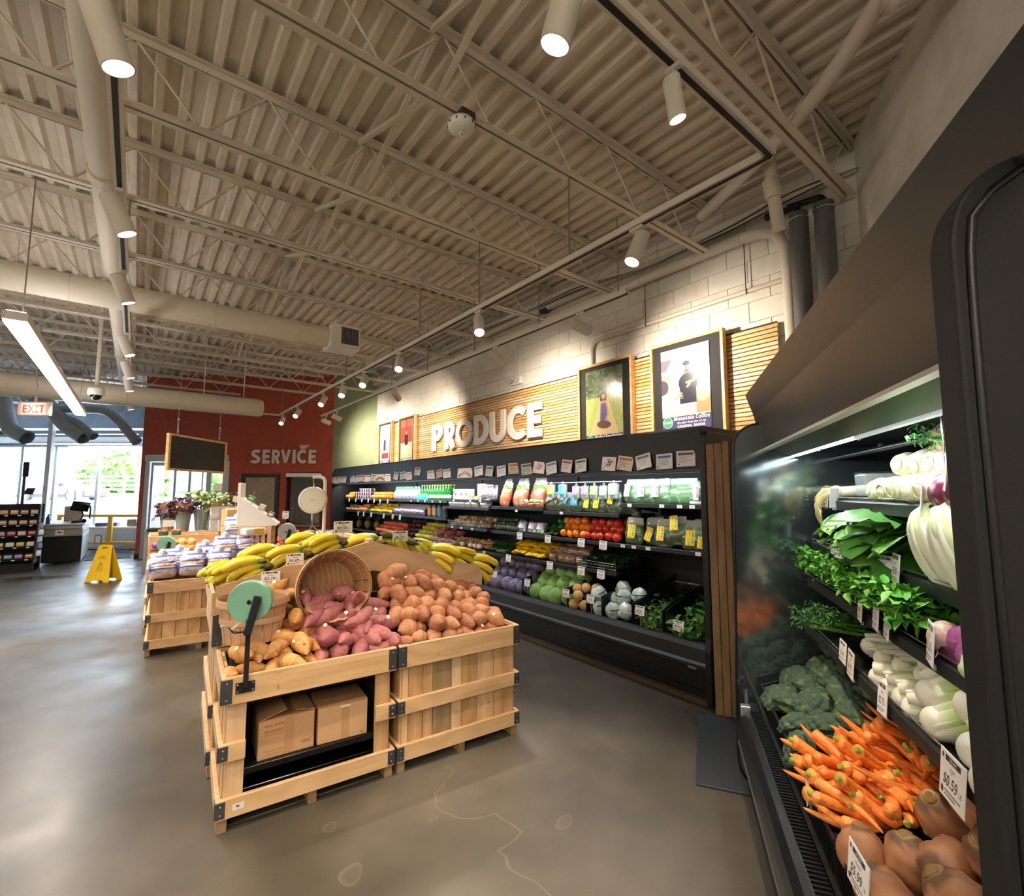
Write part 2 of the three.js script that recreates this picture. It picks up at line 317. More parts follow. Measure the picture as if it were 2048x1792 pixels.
{
  const t = thing('lighting_track', 'long rectangular loop of white lighting track hung above the wooden bins', 'track');
  trackRun(t, [XR, Y1, ZN], [XR, Y1, ZF]); trackRun(t, [XL, Y1, ZN], [XL, Y1, ZF]); trackRun(t, [XL, Y1, ZN], [XR, Y1, ZN]); trackRun(t, [XL, Y1, ZF], [XR, Y1, ZF]);
  const feed = [[1.95, ZN], [2.45, -1.5]];
  for (const [x, z] of [[XR, -2.44], [XR, -3.64], [XR, -4.85], [XR, -7.28], [XR, -9.7], [XR, -11.4], [XL, -2.44], [XL, -4.85], [XL, -7.28], [XL, -9.7], [XL, -11.4]]) part('hanging_rod', rod([x, Y1 + 0.04, z], [x, 3.99, z], 0.006, 6), mRod, t);
  const u = thing('lighting_track', 'shorter white lighting track running close beside the block wall', 'track');
  trackRun(u, [3.2, 3.28, -2.5], [3.2, 3.28, -11.0]);
  for (const z of [-2.6, -3.64, -4.85, -6.07, -7.28, -8.49, -9.7, -10.91]) part('hanging_rod', rod([3.2, 3.32, z], [3.2, 3.99, z], 0.006, 6), mRod, u);
}
function head(p, aim, lit, label, cd, ang = 0.5, len = 0.22, k = 1) {
  const t = thing('track_light', label, 'spotlight', p, 0, lit ? 'lit track spotlights' : 'track spotlights turned to the wall');
  t.scale.set(k, 1, k); const A = V(...aim).sub(V(p[0], p[1] - 0.14, p[2])).normalize();
  const q = new THREE.Quaternion().setFromUnitVectors(up0, A), put = g => g.applyQuaternion(q).translate(0, -0.14, 0);
  part('adapter', M(box(0.034, 0.02, 0.1, 0, -0.012, 0), rod([0, -0.02, 0], [0, -0.1, 0], 0.011, 8)), mHead, t);
  part('body', put(lathe([[0, -len / 2], [0.044, -len / 2], [0.05, -len / 2 + 0.008], [0.05, len / 2], [0.046, len / 2], [0.043, len / 2 - 0.02]], 20)), mHead, t);
  part('lens', put(cyl(0.043, 0.043, 0.004, 20, 0, len / 2 - 0.014)), lit ? mLens : mLensOff, t);
  const l = new THREE.SpotLight(WARM, cd, 0, ang, 1, 2); const o = A.clone().multiplyScalar(len / 2 + 0.004);
  l.position.set(p[0] + o.x, p[1] - 0.14 + o.y, p[2] + o.z); l.target.position.set(...aim); l.castShadow = true; l.shadow.radius = 2; scene.add(l, l.target);
}
[[-1.83, 1.5, -3.1], [-3.64, 1.7, -3.2], [-5.37, 1.5, -4.6], [-6.52, 1.2, -5.6], [-7.4, 1.4, -6.6], [-8.4, 0.9, -7.6], [-10.05, 0.6, -8.8], [-11.3, 1.2, -9.8]].forEach(([z, x, tz], i) =>
  head([XR, Y1, z], [x, 0.8, tz + 0.9], true, ['nearest lit spotlight on the right-hand run of track, before the upper block wall', 'second lit spotlight along the right-hand track, below a joist end', 'third lit spotlight along the right-hand track, above the wall of slats', 'lit spotlight on the right-hand track in front of the green wall', 'next lit spotlight along the track, where green wall meets red wall', 'lit spotlight on the right-hand track, before the red wall edge', 'last but one lit spotlight, above the end of the SERVICE lettering', 'last lit spotlight at the far corner of the track loop'][i], TRACK_CD));
[-2.04, -3.4, -4.66, -6.5, -7.78, -8.78, -10.74].forEach((z, i) =>
  head([XL, Y1, z], [[0.7, 0.95, 0.8, 0.8, 0.7, 0.4, 0.5][i], 0.75, z - [0.1, 0.1, 0.2, -0.3, 0, 0, 0][i]], true, ['largest lit spotlight on the left-hand track, beside the white pipe', 'second lit spotlight down the left-hand track', 'third spotlight on the left-hand track, in front of the round duct', 'fourth spotlight on the left-hand track, past the round duct', 'fifth spotlight on the left-hand track, right of the security camera', 'sixth spotlight on the left-hand track, before the far round duct', 'farthest spotlight on the left-hand track, by the blue front wall'][i], TRACK_CD));
head([1.0, Y1, ZN], [0.72, 0.7, -1.75], true, 'big lit spotlight hanging at the top edge, on the near cross track', TRACK_CD, 0.5, 0.26);
head([1.6, Y1, ZN], nearc(2.2, 0.65, 0.5), true, 'smaller spotlight on the near cross track, turned to the near case', 13, 0.4, 0.18, 0.68);
[[-3.05, -2.55, 2.8], [-4.4, -4.7, 2.75], [-7.1, -8.2, 2.65], [-9.98, -9.7, 2.75], [-10.7, -10.9, 2.9]].forEach(([z, tz, ty], i) =>
  head([3.2, 3.28, z], [4.45, ty - 0.15, tz], false, ['largest spotlight turned to the wall, beside a vertical crack in the blocks', 'spotlight turned to the wall, left of the emergency light', 'spotlight turned to the wall, above the two small framed posters', 'spotlight turned to the wall, in front of the green wall', 'last spotlight at the far end of the wall track'][i], WALL_CD, 1.0, 0.2));
// two more wall washers stand behind the corner of the near case
// linear lamps
function pendant(p, L, label, up, turn = 0) {
  const t = thing('linear_pendant_lamp', label, 'lamp', p, turn);
  part('housing', M(box(0.13, 0.06, L, 0, 0.05, 0)), mats.white, t); part('diffuser', box(0.12, 0.02, L - 0.02, 0, 0.012, 0), mTube, t);
  for (const s of [-1, 1]) part('cord', rod([0, 0.08, s * (L / 2 - 0.25)], [0, 3.98 - p[1], s * (L / 2 - 0.25)], 0.005, 6), mRod, t);
  const l = new THREE.RectAreaLight(NEUTRAL, STRIP, 0.12, L - 0.05); l.rotation.set(-Math.PI / 2, 0, 0); l.position.set(0, -0.004, 0); t.add(l);
  part('uplight_cover', box(0.1, 0.01, L - 0.04, 0, 0.085, 0), mTube, t); const u = new THREE.RectAreaLight(NEUTRAL, UPLIGHT * up, 0.1, L - 0.05); u.rotation.set(Math.PI / 2, 0, 0); u.position.set(0, 0.095, 0); t.add(u); return t;
}
pendant([-0.73, 2.78, -7.3], 5.2, 'long bright linear lamp hanging aslant over the aisle at left', 0.1);
pendant([-4.6, 2.95, -6.2], 5.2, 'long linear lamp hanging over the till lanes', 0.7);
pendant([-4.6, 2.95, 1.0], 5.2, 'linear lamp over the shop floor behind the bins', 1.4);
pendant([-1.6, 3.1, 2.2], 4.0, 'shorter linear lamp over the aisle before the bins', 1.6);
[[-13.85, -10.82, 13.6, 2.98, 'upper bright tube lamp under the front soffit'], [-12.9, -9.6, 13.95, 2.9, 'lower bright tube lamp close above the shop windows']].forEach(([a, b, d, y, lab]) => {
  const t = thing('tube_lamp', lab, 'lamp', front((a + b) / 2, y, d), FA); const L = b - a;
  part('housing', box(L, 0.04, 0.09, 0, 0.03, 0), mats.white, t); part('tube', box(L - 0.05, 0.03, 0.07, 0, 0, 0), mTube, t);
  const l = new THREE.RectAreaLight(COOL, STRIP, L - 0.05, 0.07); l.rotation.set(-Math.PI / 2, 0, 0); l.position.set(0, -0.02, 0); t.add(l);
});
{ // cove strip behind the brown beam, lighting the bulkhead
  const t = thing('cove_lamp', 'hidden cool strip lamp on the front soffit, behind the brown beam', 'lamp', front(-13.5, 3.14, 12.75), FA); part('tube', box(7, 0.03, 0.06), mTube, t); part('tray', box(7.1, 0.02, 0.1, 0, -0.02, 0), mats.white, t); const l = new THREE.RectAreaLight(0xcfe2ff, STRIP * 1.2, 7, 0.06); l.rotation.set(Math.PI / 2, 0, 0); l.position.set(0, 0.02, 0); t.add(l);
}
// exit sign
{
  const t = thing('exit_sign', 'white box exit sign with glowing red EXIT letters, hung on a pipe', 'sign', front(-6.53, 2.74, 6.5), FA + 0.05);
  part('housing', new RoundedBoxGeometry(0.44, 0.2, 0.05, 3, 0.025), std(0xf2ece6, 0.4), t);
  const tx = canTex(256, 128, (c, w, h) => { c.fillStyle = '#ffd9d0'; c.fillRect(0, 0, w, h); c.fillStyle = '#f0544a'; c.font = 'bold 118px sans-serif'; c.textAlign = 'center'; c.textBaseline = 'middle'; c.fillText('EXIT', w / 2, h / 2 + 4, w - 16); });
  part('face', T(new THREE.PlaneGeometry(0.32, 0.16), 0, 0, 0.0265), new THREE.MeshStandardMaterial({ map: tx, emissive: 0xffffff, emissiveMap: tx, emissiveIntensity: 0.55, roughness: 0.4 }), t);
  part('stem', M(rod([0, 0.1, 0], [0, 0.16, 0], 0.018), tube([[0, 0.15, 0], [0.005, 0.3, 0], [-0.02, 0.5, 0], [-0.01, 1.74, 0]], 0.008, 20, 6)), mats.alu, t);
  const l = new THREE.PointLight(0xff6a58, 0.25); l.position.set(0, 0, 0.06); t.add(l);
}
// security camera on a long pole
{
  const t = thing('security_camera', 'white dome security camera on a long drop pole near the far duct', 'camera', front(-6.15, 3.0, 7), 0);
  part('pole', rod([0, 0.14, 0], [0, 1.48, 0], 0.025, 12), mats.paint, t); part('cap', lathe([[0, 0.16], [0.085, 0.155], [0.1, 0.12], [0.1, 0.04], [0.09, 0.03], [0, 0.03]], 20), mats.white, t);
  part('dome', T(new THREE.SphereGeometry(0.072, 18, 10, 0, Math.PI * 2, Math.PI / 2, Math.PI / 2), 0, 0.03, 0), phy(0x101113, 0.08), t);
}
// smoke detector on a joist
{
  const t = thing('smoke_detector', 'round white smoke detector fixed below a ceiling joist', 'detector', [1.5, 3.95, -2.44]);
  part('mounting_box', cbox(0.1, 0.05, 0.1, 0.004, 0.01, 0.015, 0.02), std(0x2a2d2e, 0.5), t);
  part('base', lathe([[0, -0.012], [0.082, -0.012], [0.086, -0.03], [0.084, -0.052], [0.07, -0.066], [0.03, -0.074], [0, -0.074]], 28), mats.white, t);
  for (let i = 0; i < 10; i++) { const a = i * 0.628; part('vent_slot', box(0.004, 0.014, 0.012, 0, 0, 0), mGroove, t).position.set(Math.cos(a) * 0.0848, -0.04, Math.sin(a) * 0.0848); }
  part('sensor', sph(0.018, 0, -0.078, 0, 14, 8), mats.chrome, t);
}
// ducts
const mDuct = wallMat([214, 206, 190], [196, 187, 170], 41, 0.6);
{
  const t = thing('round_duct', 'white round air duct crossing the ceiling, ending in a boxed vent', 'duct', [0, 3.62, -6.3]);
  part('pipe', T(new THREE.CylinderGeometry(0.135, 0.135, 9.9, 28), -2.99, 0, 0, 0, 0, Math.PI / 2), mDuct, t);
  for (const x of [-6, -4.2, -2.4, -0.62, 0.6, 1.5]) part('seam', T(new THREE.TorusGeometry(0.136, 0.004, 6, 28), x, 0, 0, 0, Math.PI / 2, 0), mDuct, t);
  part('vent_box', cspan(1.86, 2.24, -0.15, 0.15, -0.17, 0.17, 0.004), mats.white, t);
  part('grille_back', span(1.99, 2.215, -0.1, 0.12, 0.168, 0.173), mGroove, t);
  for (let i = 0; i < 14; i++) part('grille_bar', box(0.005, 0.22, 0.01), mats.alu, t).position.set(1.998 + i * 0.0161, 0.01, 0.176);
  for (const x of [-5.5, -1.0]) part('strap', rod([x, 0.13, 0], [x, 0.37, 0], 0.008, 6), mats.paint, t);
}
{
  const t = thing('round_duct', 'far white round duct with a rounded end before the red wall', 'duct', [0, 3.25, -10.4]);
  part('pipe', T(lathe([[0, -9.8], [0.17, -9.8], [0.17, -0.08], [0.15, -0.02], [0.08, 0.0], [0, 0]], 28), 1.9, 0, 0, 0, 0, -Math.PI / 2), mDuct, t);
  for (const x of [-3, -0.2]) part('seam', T(new THREE.TorusGeometry(0.172, 0.005, 6, 28), x, 0, 0, 0, Math.PI / 2, 0), mDuct, t);
  for (const x of [0.9, 1.55]) part('hanger', rod([x, 0.16, 0], [x, 1.23, 0], 0.01, 6), mats.paint, t);
}
{
  const t = thing('ceiling_pipe', 'thick white pipe running below the joists beside the left-hand track', 'pipe', [-0.3, 3.82, 0]);
  part('pipe', rod([0, 0, 3.4], [0, 0, -11.9], 0.078, 20), mDuct, t);
  for (const z of [-1.4, -4.2, -7.0, -9.8]) part('coupling', rod([0, 0, z], [0, 0, z - 0.12], 0.09, 20), mDuct, t);
  for (const z of [-2.3, -5.9, -9.5]) part('hanger', rod([0, 0.07, z], [0, 0.66, z], 0.008, 6), mats.paint, t);
}
// flexible ducts over the front windows
const mFlex = std(0x8f959a, 0.75, 0.1);
[[[-12.6, 3.73], [-11.76, 3.73], [-10.6, 3.72], [-10.2, 3.5], [-9.61, 2.89]], [[-12.1, 3.74], [-11.55, 3.53], [-11.12, 3.35], [-10.69, 3.02]], [[-12.3, 4.1], [-11.87, 3.81], [-11.4, 3.3], [-10.89, 2.98]], [[-13.1, 4.2], [-12.98, 3.81], [-12.77, 3.22], [-12.31, 2.98]]].forEach((l, i) => {
  const r = [0.11, 0.1, 0.17, 0.17][i], t = thing('bent_duct', ['grey duct with a square elbow dropping beside the red wall', 'thin grey duct slanting down between two others', 'thick grey duct curving down behind the linear lamp', 'leftmost thick grey duct curving down below the exit sign'][i], 'duct', front(0, 0, 12.25 - i * 0.04), FA);
  part('sleeve', tube(l.map(p => [p[0], p[1], 0]), r, 40, 16), mFlex, t);
  part('collar', tube(l.slice(-2).map((p, k, a) => k ? [p[0], p[1], 0] : [a[1][0] - 0.12 * (a[1][0] - p[0]), a[1][1] - 0.12 * (a[1][1] - p[1]), 0]), r + 0.012, 3, 16), mFlex, t);
});
// pipes on the produce wall
{
  const t = thing('wall_pipe', 'white pipe along the top of the block wall with an elbow dropping down', 'pipe', [4.4, 0, 0]);
  part('pipe', tube([[0, 4.0, -11.0], [0, 4.0, -6], [0, 4.0, -2.4], [0, 3.99, -2.0], [0, 3.93, -1.8], [0, 3.78, -1.72], [0, 3.4, -1.7], [0, 2.2, -1.7]], 0.052, 70, 14), mDuct, t);
  for (const z of [-2.1, -3.24, -5.0, -7.5]) part('clamp', T(new THREE.TorusGeometry(0.054, 0.006, 6, 16), 0, 4.0, z), mats.paint, t);
  const u = thing('wall_pipe', 'second white pipe, straight, tight under the deck at the wall', 'pipe', [4.42, 4.2, 0]);
  part('pipe', rod([0, 0, -1.75], [0, 0, -11.0], 0.055, 14), mDuct, u); part('coupling', rod([0, 0, -3.0], [0, 0, -3.12], 0.065, 14), mDuct, u);
  const w = thing('conduit', 'thin white conduit bending down behind the forest poster', 'conduit', [4.465, 0, 0]);
  part('pipe', tube([[0, 2.3, -4.07], [0, 3.3, -4.07], [0, 3.44, -4.05], [0, 3.5, -3.95], [0, 3.5, -3.2], [0, 3.5, -1.75]], 0.022, 50, 10), mDuct, w);
  for (const z of [-3.24, -2.1]) { part('hanger_rod', rod([-0.01, 3.53, z], [-0.01, 3.98, z], 0.005, 6), std(0x4a4845, 0.5, 0.6), w); part('hook', T(new THREE.TorusGeometry(0.028, 0.005, 6, 14, 4.6), 0, 3.5, z, 0, 0.3, 0), std(0x3a3836, 0.5, 0.6), w); }
}
[[-1.56, 'nearer to the slats'], [-1.37, 'nearer to the near case']].forEach(([z, s]) => {
  const t = thing('insulated_pipe', 'thick dark grey insulated riser in the corner, the one ' + s, 'pipe', [4.3, 0, z]);
  part('sleeve', rod([0, 2.0, 0], [0, 3.95, 0], 0.072, 18), mats.grayPaint, t); part('strap', T(new THREE.TorusGeometry(0.074, 0.006, 6, 18), 0, 3.9, 0, Math.PI / 2), mats.chrome, t); part('outlet', tube([[0, 3.94, 0], [0.02, 4.02, -0.02], [0.06, 4.06, -0.12], [0.1, 4.1, -0.3]], 0.03, 12, 8), mats.black, t);
});
{
  const t = thing('vent_stack', 'short white ribbed stack from the deck above the grey risers', 'pipe', [3.9, 3.95, -1.62]);
  part('pipe', rod([0.15, -0.2, 0], [0, 0.53, 0], 0.05, 14), mDuct, t); part('collar', rod([0.09, 0.06, 0], [0.05, 0.2, 0], 0.066, 14), mDuct, t);
}
{
  const mC = std(0x3b3a38, 0.6), t = thing('cable_bundle', 'dark loose cables sagging along the top of the block wall', 'cable', [0, 0, 0]);
  for (let i = 0; i < 4; i++) { const o = i * 0.018; part('cable', tube([[4.42, 4.2, -1.15], [4.33 - o, 4.13 + o, -1.6], [4.34, 4.09 + o, -2.2], [4.36 - o, 4.12 - o * 0.5, -3.1], [4.3, 4.17 + o, -4.2], [4.38 - o, 4.22, -5.4], [4.2, 4.2 + o, -7.2], [4.35, 4.22 - o, -8.8], [4.3 - o, 4.2, -10.8]], 0.008, 80, 6), i % 2 ? mats.paint : mC, t); }
  const b = thing('junction_box', 'small dark junction box on the block wall below the deck', 'box', [4.42, 4.2, -4.9]); part('housing', cbox(0.1, 0.12, 0.14), mC, b);
}
// big overhead pipes near the top right corner
{
  const t = thing('ceiling_pipe', 'white pipe with a heavy elbow crossing under the joists at the near corner', 'pipe', [0, 0, 0]);
  part('pipe', tube([[3.1, 4.2, -0.9], [3.6, 4.2, -1.45], [4.1, 4.25, -2.2], [4.35, 4.25, -2.7]].map(p => [p[0] - 0.2, p[1], p[2] + 0.35]), 0.05, 24, 12), mDuct, t);
  part('branch', rod([2.95, 4.2, -0.62], [3.1, 4.22, -0.3], 0.075, 16), mDuct, t); part('elbow', sph(0.088, 3.1, 4.22, -0.3, 16, 10), mDuct, t); part('flange', rod([2.98, 4.2, -0.56], [2.96, 4.2, -0.6], 0.09, 16), mDuct, t);
}
// emergency light
{
  const t = thing('emergency_light', 'small twin-head emergency light box on the block wall above the slats', 'light', [4.5, 3.28, -5.6], -Math.PI / 2);
  part('housing', cbox(0.26, 0.11, 0.07, 0.01, 0, 0, 0.035), mats.white, t);
  for (const s of [-1, 1]) { const h = part('lamp_head', T(lathe([[0, 0], [0.03, 0], [0.045, 0.05], [0.045, 0.06], [0, 0.06]], 16), s * 0.07, 0.0, 0.07, Math.PI / 2), std(0xb9b6b0, 0.4), t); }
  part('conduit', tube([[0, 0.05, 0.01], [0, 0.3, 0.01], [0.0, 0.5, 0.012], [0.02, 0.56, 0.02], [0.0, 0.62, 0.03]], 0.009, 20, 6), mats.paint, t);
}
// ================================================================ SLATS, POSTERS, LETTERING, CHALKBOARD
{
  const t = thing('slat_panel', 'honey-coloured panel of horizontal wooden slats behind the PRODUCE lettering', 'panel', [4.43, 2.06, 0]);
  const G = {};
  for (let i = 0; i < 26; i++) {
    let z = -1.82; const y = 0.018 + i * 0.0405;
    while (z > -10.9) {
      let L = pick([1.2, 1.8, 2.4, 3.0]); if (z - L < -10.4) L = z + 10.97;
      L = Math.round(L * 100) / 100; const g = G[L] ??= boxUV(cbox(0.018, 0.033, L - 0.003, 0.002));
      part('slat', g, pick(mats.slat), t).position.set(0, y, z - L / 2); z -= L;
    }
  }
  part('backing', span(0.011, 0.014, 0, 1.07, -10.96, -1.83), std(0x3a2a1c, 0.9), t);
  for (let z = -1.98; z > -11; z -= 0.61) part('batten', box(0.03, 1.07, 0.05), std(0x2b2622, 0.8), t).position.set(0.025, 0.53, z);
}
// thick strokes for the sign lettering
function stroke(pts, w) { // polygon of constant width around a polyline
  const L = [], Rr = [];
  for (let i = 0; i < pts.length; i++) {
    const a = pts[Math.max(0, i - 1)], b = pts[Math.min(pts.length - 1, i + 1)]; let dx = b[0] - a[0], dy = b[1] - a[1]; const l = Math.hypot(dx, dy); dx /= l; dy /= l;
    L.push([pts[i][0] - dy * w / 2, pts[i][1] + dx * w / 2]); Rr.push([pts[i][0] + dy * w / 2, pts[i][1] - dx * w / 2]);
  }
  return L.concat(Rr.reverse());
}
const arc = (cx, cy, rx, ry, a0, a1, n = 22) => Array.from({ length: n + 1 }, (_, i) => { const a = (a0 + (a1 - a0) * i / n) * Math.PI / 180; return [cx + rx * Math.cos(a), cy + ry * Math.sin(a)]; });
const W = 0.23; // stroke width for letter height 1
const LET = {
  P: [0.66, [[[W / 2, 0], [W / 2, 1]], [[0, 1 - W / 2], [0.33, 1 - W / 2], ...arc(0.33, 0.68, 0.215, 0.205, 90, -90, 14), [0.1, 0.475]]]],
  R: [0.7, [[[W / 2, 0], [W / 2, 1]], [[0, 1 - W / 2], [0.33, 1 - W / 2], ...arc(0.33, 0.68, 0.215, 0.205, 90, -90, 14), [0.1, 0.475]], [[0.3, 0.52], [0.57, 0]]]],
  O: [1.0, [arc(0.5, 0.5, 0.385, 0.39, 0, 360, 40)]],
  D: [0.84, [[[W / 2, 0], [W / 2, 1]], [[0, 1 - W / 2], [0.34, 1 - W / 2], ...arc(0.34, 0.5, 0.385, 0.385, 90, -90, 24), [0, W / 2]]]],
  U: [0.8, [[[W / 2, 1], [W / 2, 0.4], ...arc(0.4, 0.4, 0.285, 0.285, 180, 360, 20), [0.8 - W / 2, 1]]]],
  C: [0.82, [arc(0.5, 0.5, 0.385, 0.39, 48, 312, 32)]],
  E: [0.58, [[[W / 2, 0], [W / 2, 1]], [[0, 1 - W / 2], [0.58, 1 - W / 2]], [[0, 0.5], [0.53, 0.5]], [[0, W / 2], [0.58, W / 2]]]],
  S: [0.64, [[[0.58, 0.82], [0.5, 0.87], ...arc(0.33, 0.71, 0.19, 0.175, 75, 230, 12), [0.33, 0.52], ...arc(0.32, 0.29, 0.2, 0.175, 60, -110, 14), [0.12, 0.14], [0.05, 0.2]]]],
  V: [0.84, [[[0.13, 1], [0.42, 0.06]], [[0.71, 1], [0.42, 0.06]]]],
  I: [W, [[[W / 2, 0], [W / 2, 1]]]],
};
function lettering(word, xs, h, depth, parent, mat) { // xs: left and right edge of every letter
  [...word].forEach((ch, i) => {
    const [w, st] = LET[ch], x0 = xs[i * 2], x1 = xs[i * 2 + 1];
    const g = M(st.map((s, k) => prism(stroke(s, W), depth / h + k * 0.004, 0.012))); T(g, 0, 0, 0, 0, 0, 0, (x1 - x0) / w, h, h);
    part('letter', g, mat, parent).position.set(x0, 0, 0);
  });
}
const mLet = std(0xe9e2da, 0.45);
{
  const t = thing('sign_lettering', 'big raised cream letters PRODUCE on the wooden slats', 'lettering', [4.405, 2.37, 0], -Math.PI / 2);
  const z = [-8.07, -7.69, -7.6, -7.22, -7.2, -6.69, -6.63, -6.23, -6.18, -5.77, -5.73, -5.29, -5.24, -4.94]; // local x of the turned sign is the world z
  lettering('PRODUCE', z, 0.5, 0.04, t, mLet);
  const u = thing('sign_lettering', 'cream letters SERVICE on the red wall', 'lettering', front(0, 2.31, 11.79), FA);
  lettering('SERVICE', [-6.413, -6.175, -6.13, -5.945, -5.896, -5.69, -5.687, -5.428, -5.391, -5.317, -5.281, -5.047, -4.997, -4.813], 0.34, 0.025, u, std(0xd6cdc6, 0.5));
  const p = thing('wall_light_fitting', 'small pale boxy fitting on the red wall above SERVICE', 'fitting', front(-5.11, 2.7, 11.78), FA);
  part('housing', cbox(0.24, 0.05, 0.05, 0.01, 0, 0.04, 0), mats.paint, p); part('bracket', cbox(0.16, 0.07, 0.03, 0.008, -0.02, 0, 0), mats.paint, p);
}
// framed posters: print painted flat
function skin(c, x, y, r) { c.fillStyle = '#c98f6d'; c.beginPath(); c.ellipse(x, y, r * 0.8, r, 0, 0, 7); c.fill(); }
function caption(c, w, h, title, l2, l3, k = 1) {
  c.fillStyle = '#3f3f66'; c.fillRect(0, h * 0.835, w, h * 0.165);
  c.fillStyle = '#3f8f68'; c.beginPath(); c.arc(w * 0.115, h * 0.9, w * 0.105, 0, 7); c.fill(); c.strokeStyle = '#d8efe0'; c.lineWidth = 3; c.stroke();
  c.fillStyle = '#eef6ee'; c.textAlign = 'center'; c.font = 'bold ' + Math.round(w * 0.07) + 'px serif'; c.fillText('Local', w * 0.115, h * 0.91);
  c.fillStyle = '#f3f1ef'; c.font = 'bold ' + Math.round(w * 0.105 * k) + 'px serif'; c.fillText(title, w * 0.61, h * 0.883, w * 0.74);
  c.font = 'italic ' + Math.round(w * 0.052) + 'px serif'; c.fillText(l2, w * 0.6, h * 0.927, w * 0.7); c.font = 'bold ' + Math.round(w * 0.07) + 'px sans-serif'; c.fillText(l3, w * 0.6, h * 0.975, w * 0.7);
}
const pFarm = canTex(512, 900, (c, w, h) => {
  let g = c.createLinearGradient(0, 0, 0, h * 0.4); g.addColorStop(0, '#6b7a58'); g.addColorStop(1, '#3f4c34'); c.fillStyle = g; c.fillRect(0, 0, w, h * 0.42);
  for (let i = 0; i < 260; i++) { c.fillStyle = pick(['#4a5a3c', '#5b6d48', '#39462f', '#6e7f5a']); c.beginPath(); c.arc(R() * w, R() * h * 0.36, rr(8, 34), 0, 7); c.fill(); }
  c.fillStyle = '#a3ab62'; c.fillRect(0, h * 0.36, w, h * 0.5);
  for (let i = 0; i < 900; i++) { const x = R() * w, y = rr(h * 0.36, h * 0.86); c.strokeStyle = pick(['#7d9a52', '#b9c274', '#8fa75c', '#c7c98a', '#6f8c48']); c.lineWidth = rr(1, 3); c.beginPath(); c.moveTo(x, y); c.lineTo(x + rr(-10, 10), y - rr(20, 70)); c.stroke(); }
  c.fillStyle = '#cdb582'; c.beginPath(); c.moveTo(w * 0.42, h * 0.38); c.lineTo(w * 0.6, h * 0.38); c.lineTo(w * 0.92, h * 0.86); c.lineTo(w * 0.08, h * 0.86); c.fill();
  c.fillStyle = '#c98a3e'; c.fillRect(w * 0.58, h * 0.27, w * 0.3, h * 0.08); c.fillStyle = '#e8d9c0'; c.fillRect(w * 0.62, h * 0.285, w * 0.17, h * 0.03);
  c.fillStyle = '#45322b'; c.beginPath(); c.ellipse(w * 0.5, h * 0.375, w * 0.095, h * 0.085, 0, 0, 7); c.fill();
  skin(c, w * 0.49, h * 0.355, w * 0.055); c.fillStyle = '#c08a68'; c.fillRect(w * 0.43, h * 0.41, w * 0.14, h * 0.06);
  c.fillStyle = '#5a5684'; c.beginPath(); c.moveTo(w * 0.42, h * 0.44); c.lineTo(w * 0.57, h * 0.44); c.lineTo(w * 0.6, h * 0.66); c.lineTo(w * 0.4, h * 0.67); c.fill();
  c.strokeStyle = '#c48e6c'; c.lineWidth = 22; c.lineCap = 'round'; c.beginPath(); c.moveTo(w * 0.58, h * 0.44); c.lineTo(w * 0.62, h * 0.58); c.lineTo(w * 0.52, h * 0.69); c.stroke();
  c.fillStyle = '#5d4a44'; c.beginPath(); c.ellipse(w * 0.5, h * 0.71, w * 0.19, h * 0.05, 0.1, 0, 7); c.fill();
  caption(c, w, h, 'Herbal Revolution', '80 miles from the Co-op', 'UNION, MAINE');
});
const pCoffee = canTex(560, 900, (c, w, h) => {
  const g = c.createLinearGradient(0, 0, 0, h); g.addColorStop(0, '#dcc9bb'); g.addColorStop(1, '#d3b8a2'); c.fillStyle = g; c.fillRect(0, 0, w, h);
  c.fillStyle = '#6d6470'; c.beginPath(); c.moveTo(0, h * 0.12); c.lineTo(w * 0.24, h * 0.12); c.lineTo(w * 0.1, h * 0.26); c.lineTo(0, h * 0.26); c.fill();
  c.fillStyle = '#8d7f7c'; c.beginPath(); c.arc(w * 0.06, h * 0.42, w * 0.2, 0, 7); c.fill(); c.fillStyle = '#4b4551'; c.beginPath(); c.arc(w * 0.0, h * 0.46, w * 0.15, 0, 7); c.fill();
  c.fillStyle = '#aa9c92'; c.fillRect(w * 0.15, h * 0.36, w * 0.12, h * 0.2);
  c.fillStyle = '#b58461'; c.fillRect(w * 0.72, h * 0.62, w * 0.28, h * 0.2); c.fillStyle = '#c9a987'; c.beginPath(); c.arc(w * 0.85, h * 0.6, w * 0.14, 0, 7); c.fill();
  c.fillStyle = '#23283a'; c.beginPath(); c.ellipse(w * 0.57, h * 0.44, w * 0.2, h * 0.12, 0, 0, 7); c.fill(); c.fillRect(w * 0.39, h * 0.42, w * 0.34, h * 0.27);
  skin(c, w * 0.545, h * 0.255, w * 0.075); c.fillStyle = '#5b3d31'; c.beginPath(); c.ellipse(w * 0.545, h * 0.295, w * 0.05, h * 0.025, 0, 0, 7); c.fill(); c.fillStyle = '#2c2c38'; c.beginPath(); c.ellipse(w * 0.54, h * 0.205, w * 0.075, h * 0.03, 0, 0, 7); c.fill(); c.fillRect(w * 0.49, h * 0.215, w * 0.13, 10);
  c.strokeStyle = '#c9906c'; c.lineWidth = 26; c.lineCap = 'round'; c.beginPath(); c.moveTo(w * 0.54, h * 0.44); c.lineTo(w * 0.66, h * 0.43); c.lineTo(w * 0.74, h * 0.38); c.stroke(); c.beginPath(); c.moveTo(w * 0.6, h * 0.46); c.lineTo(w * 0.55, h * 0.49); c.stroke();
  for (let i = 0; i < 60; i++) { c.fillStyle = pick(['#7d6a5c', '#c9b7a6', '#94806e']); c.fillRect(w * rr(0.28, 0.44), h * rr(0.52, 0.62), 16, 8); }
  caption(c, w, h, 'Mountain Coffee', '30 miles from the Co-op', 'CAMDEN, MAINE', 0.92);
});
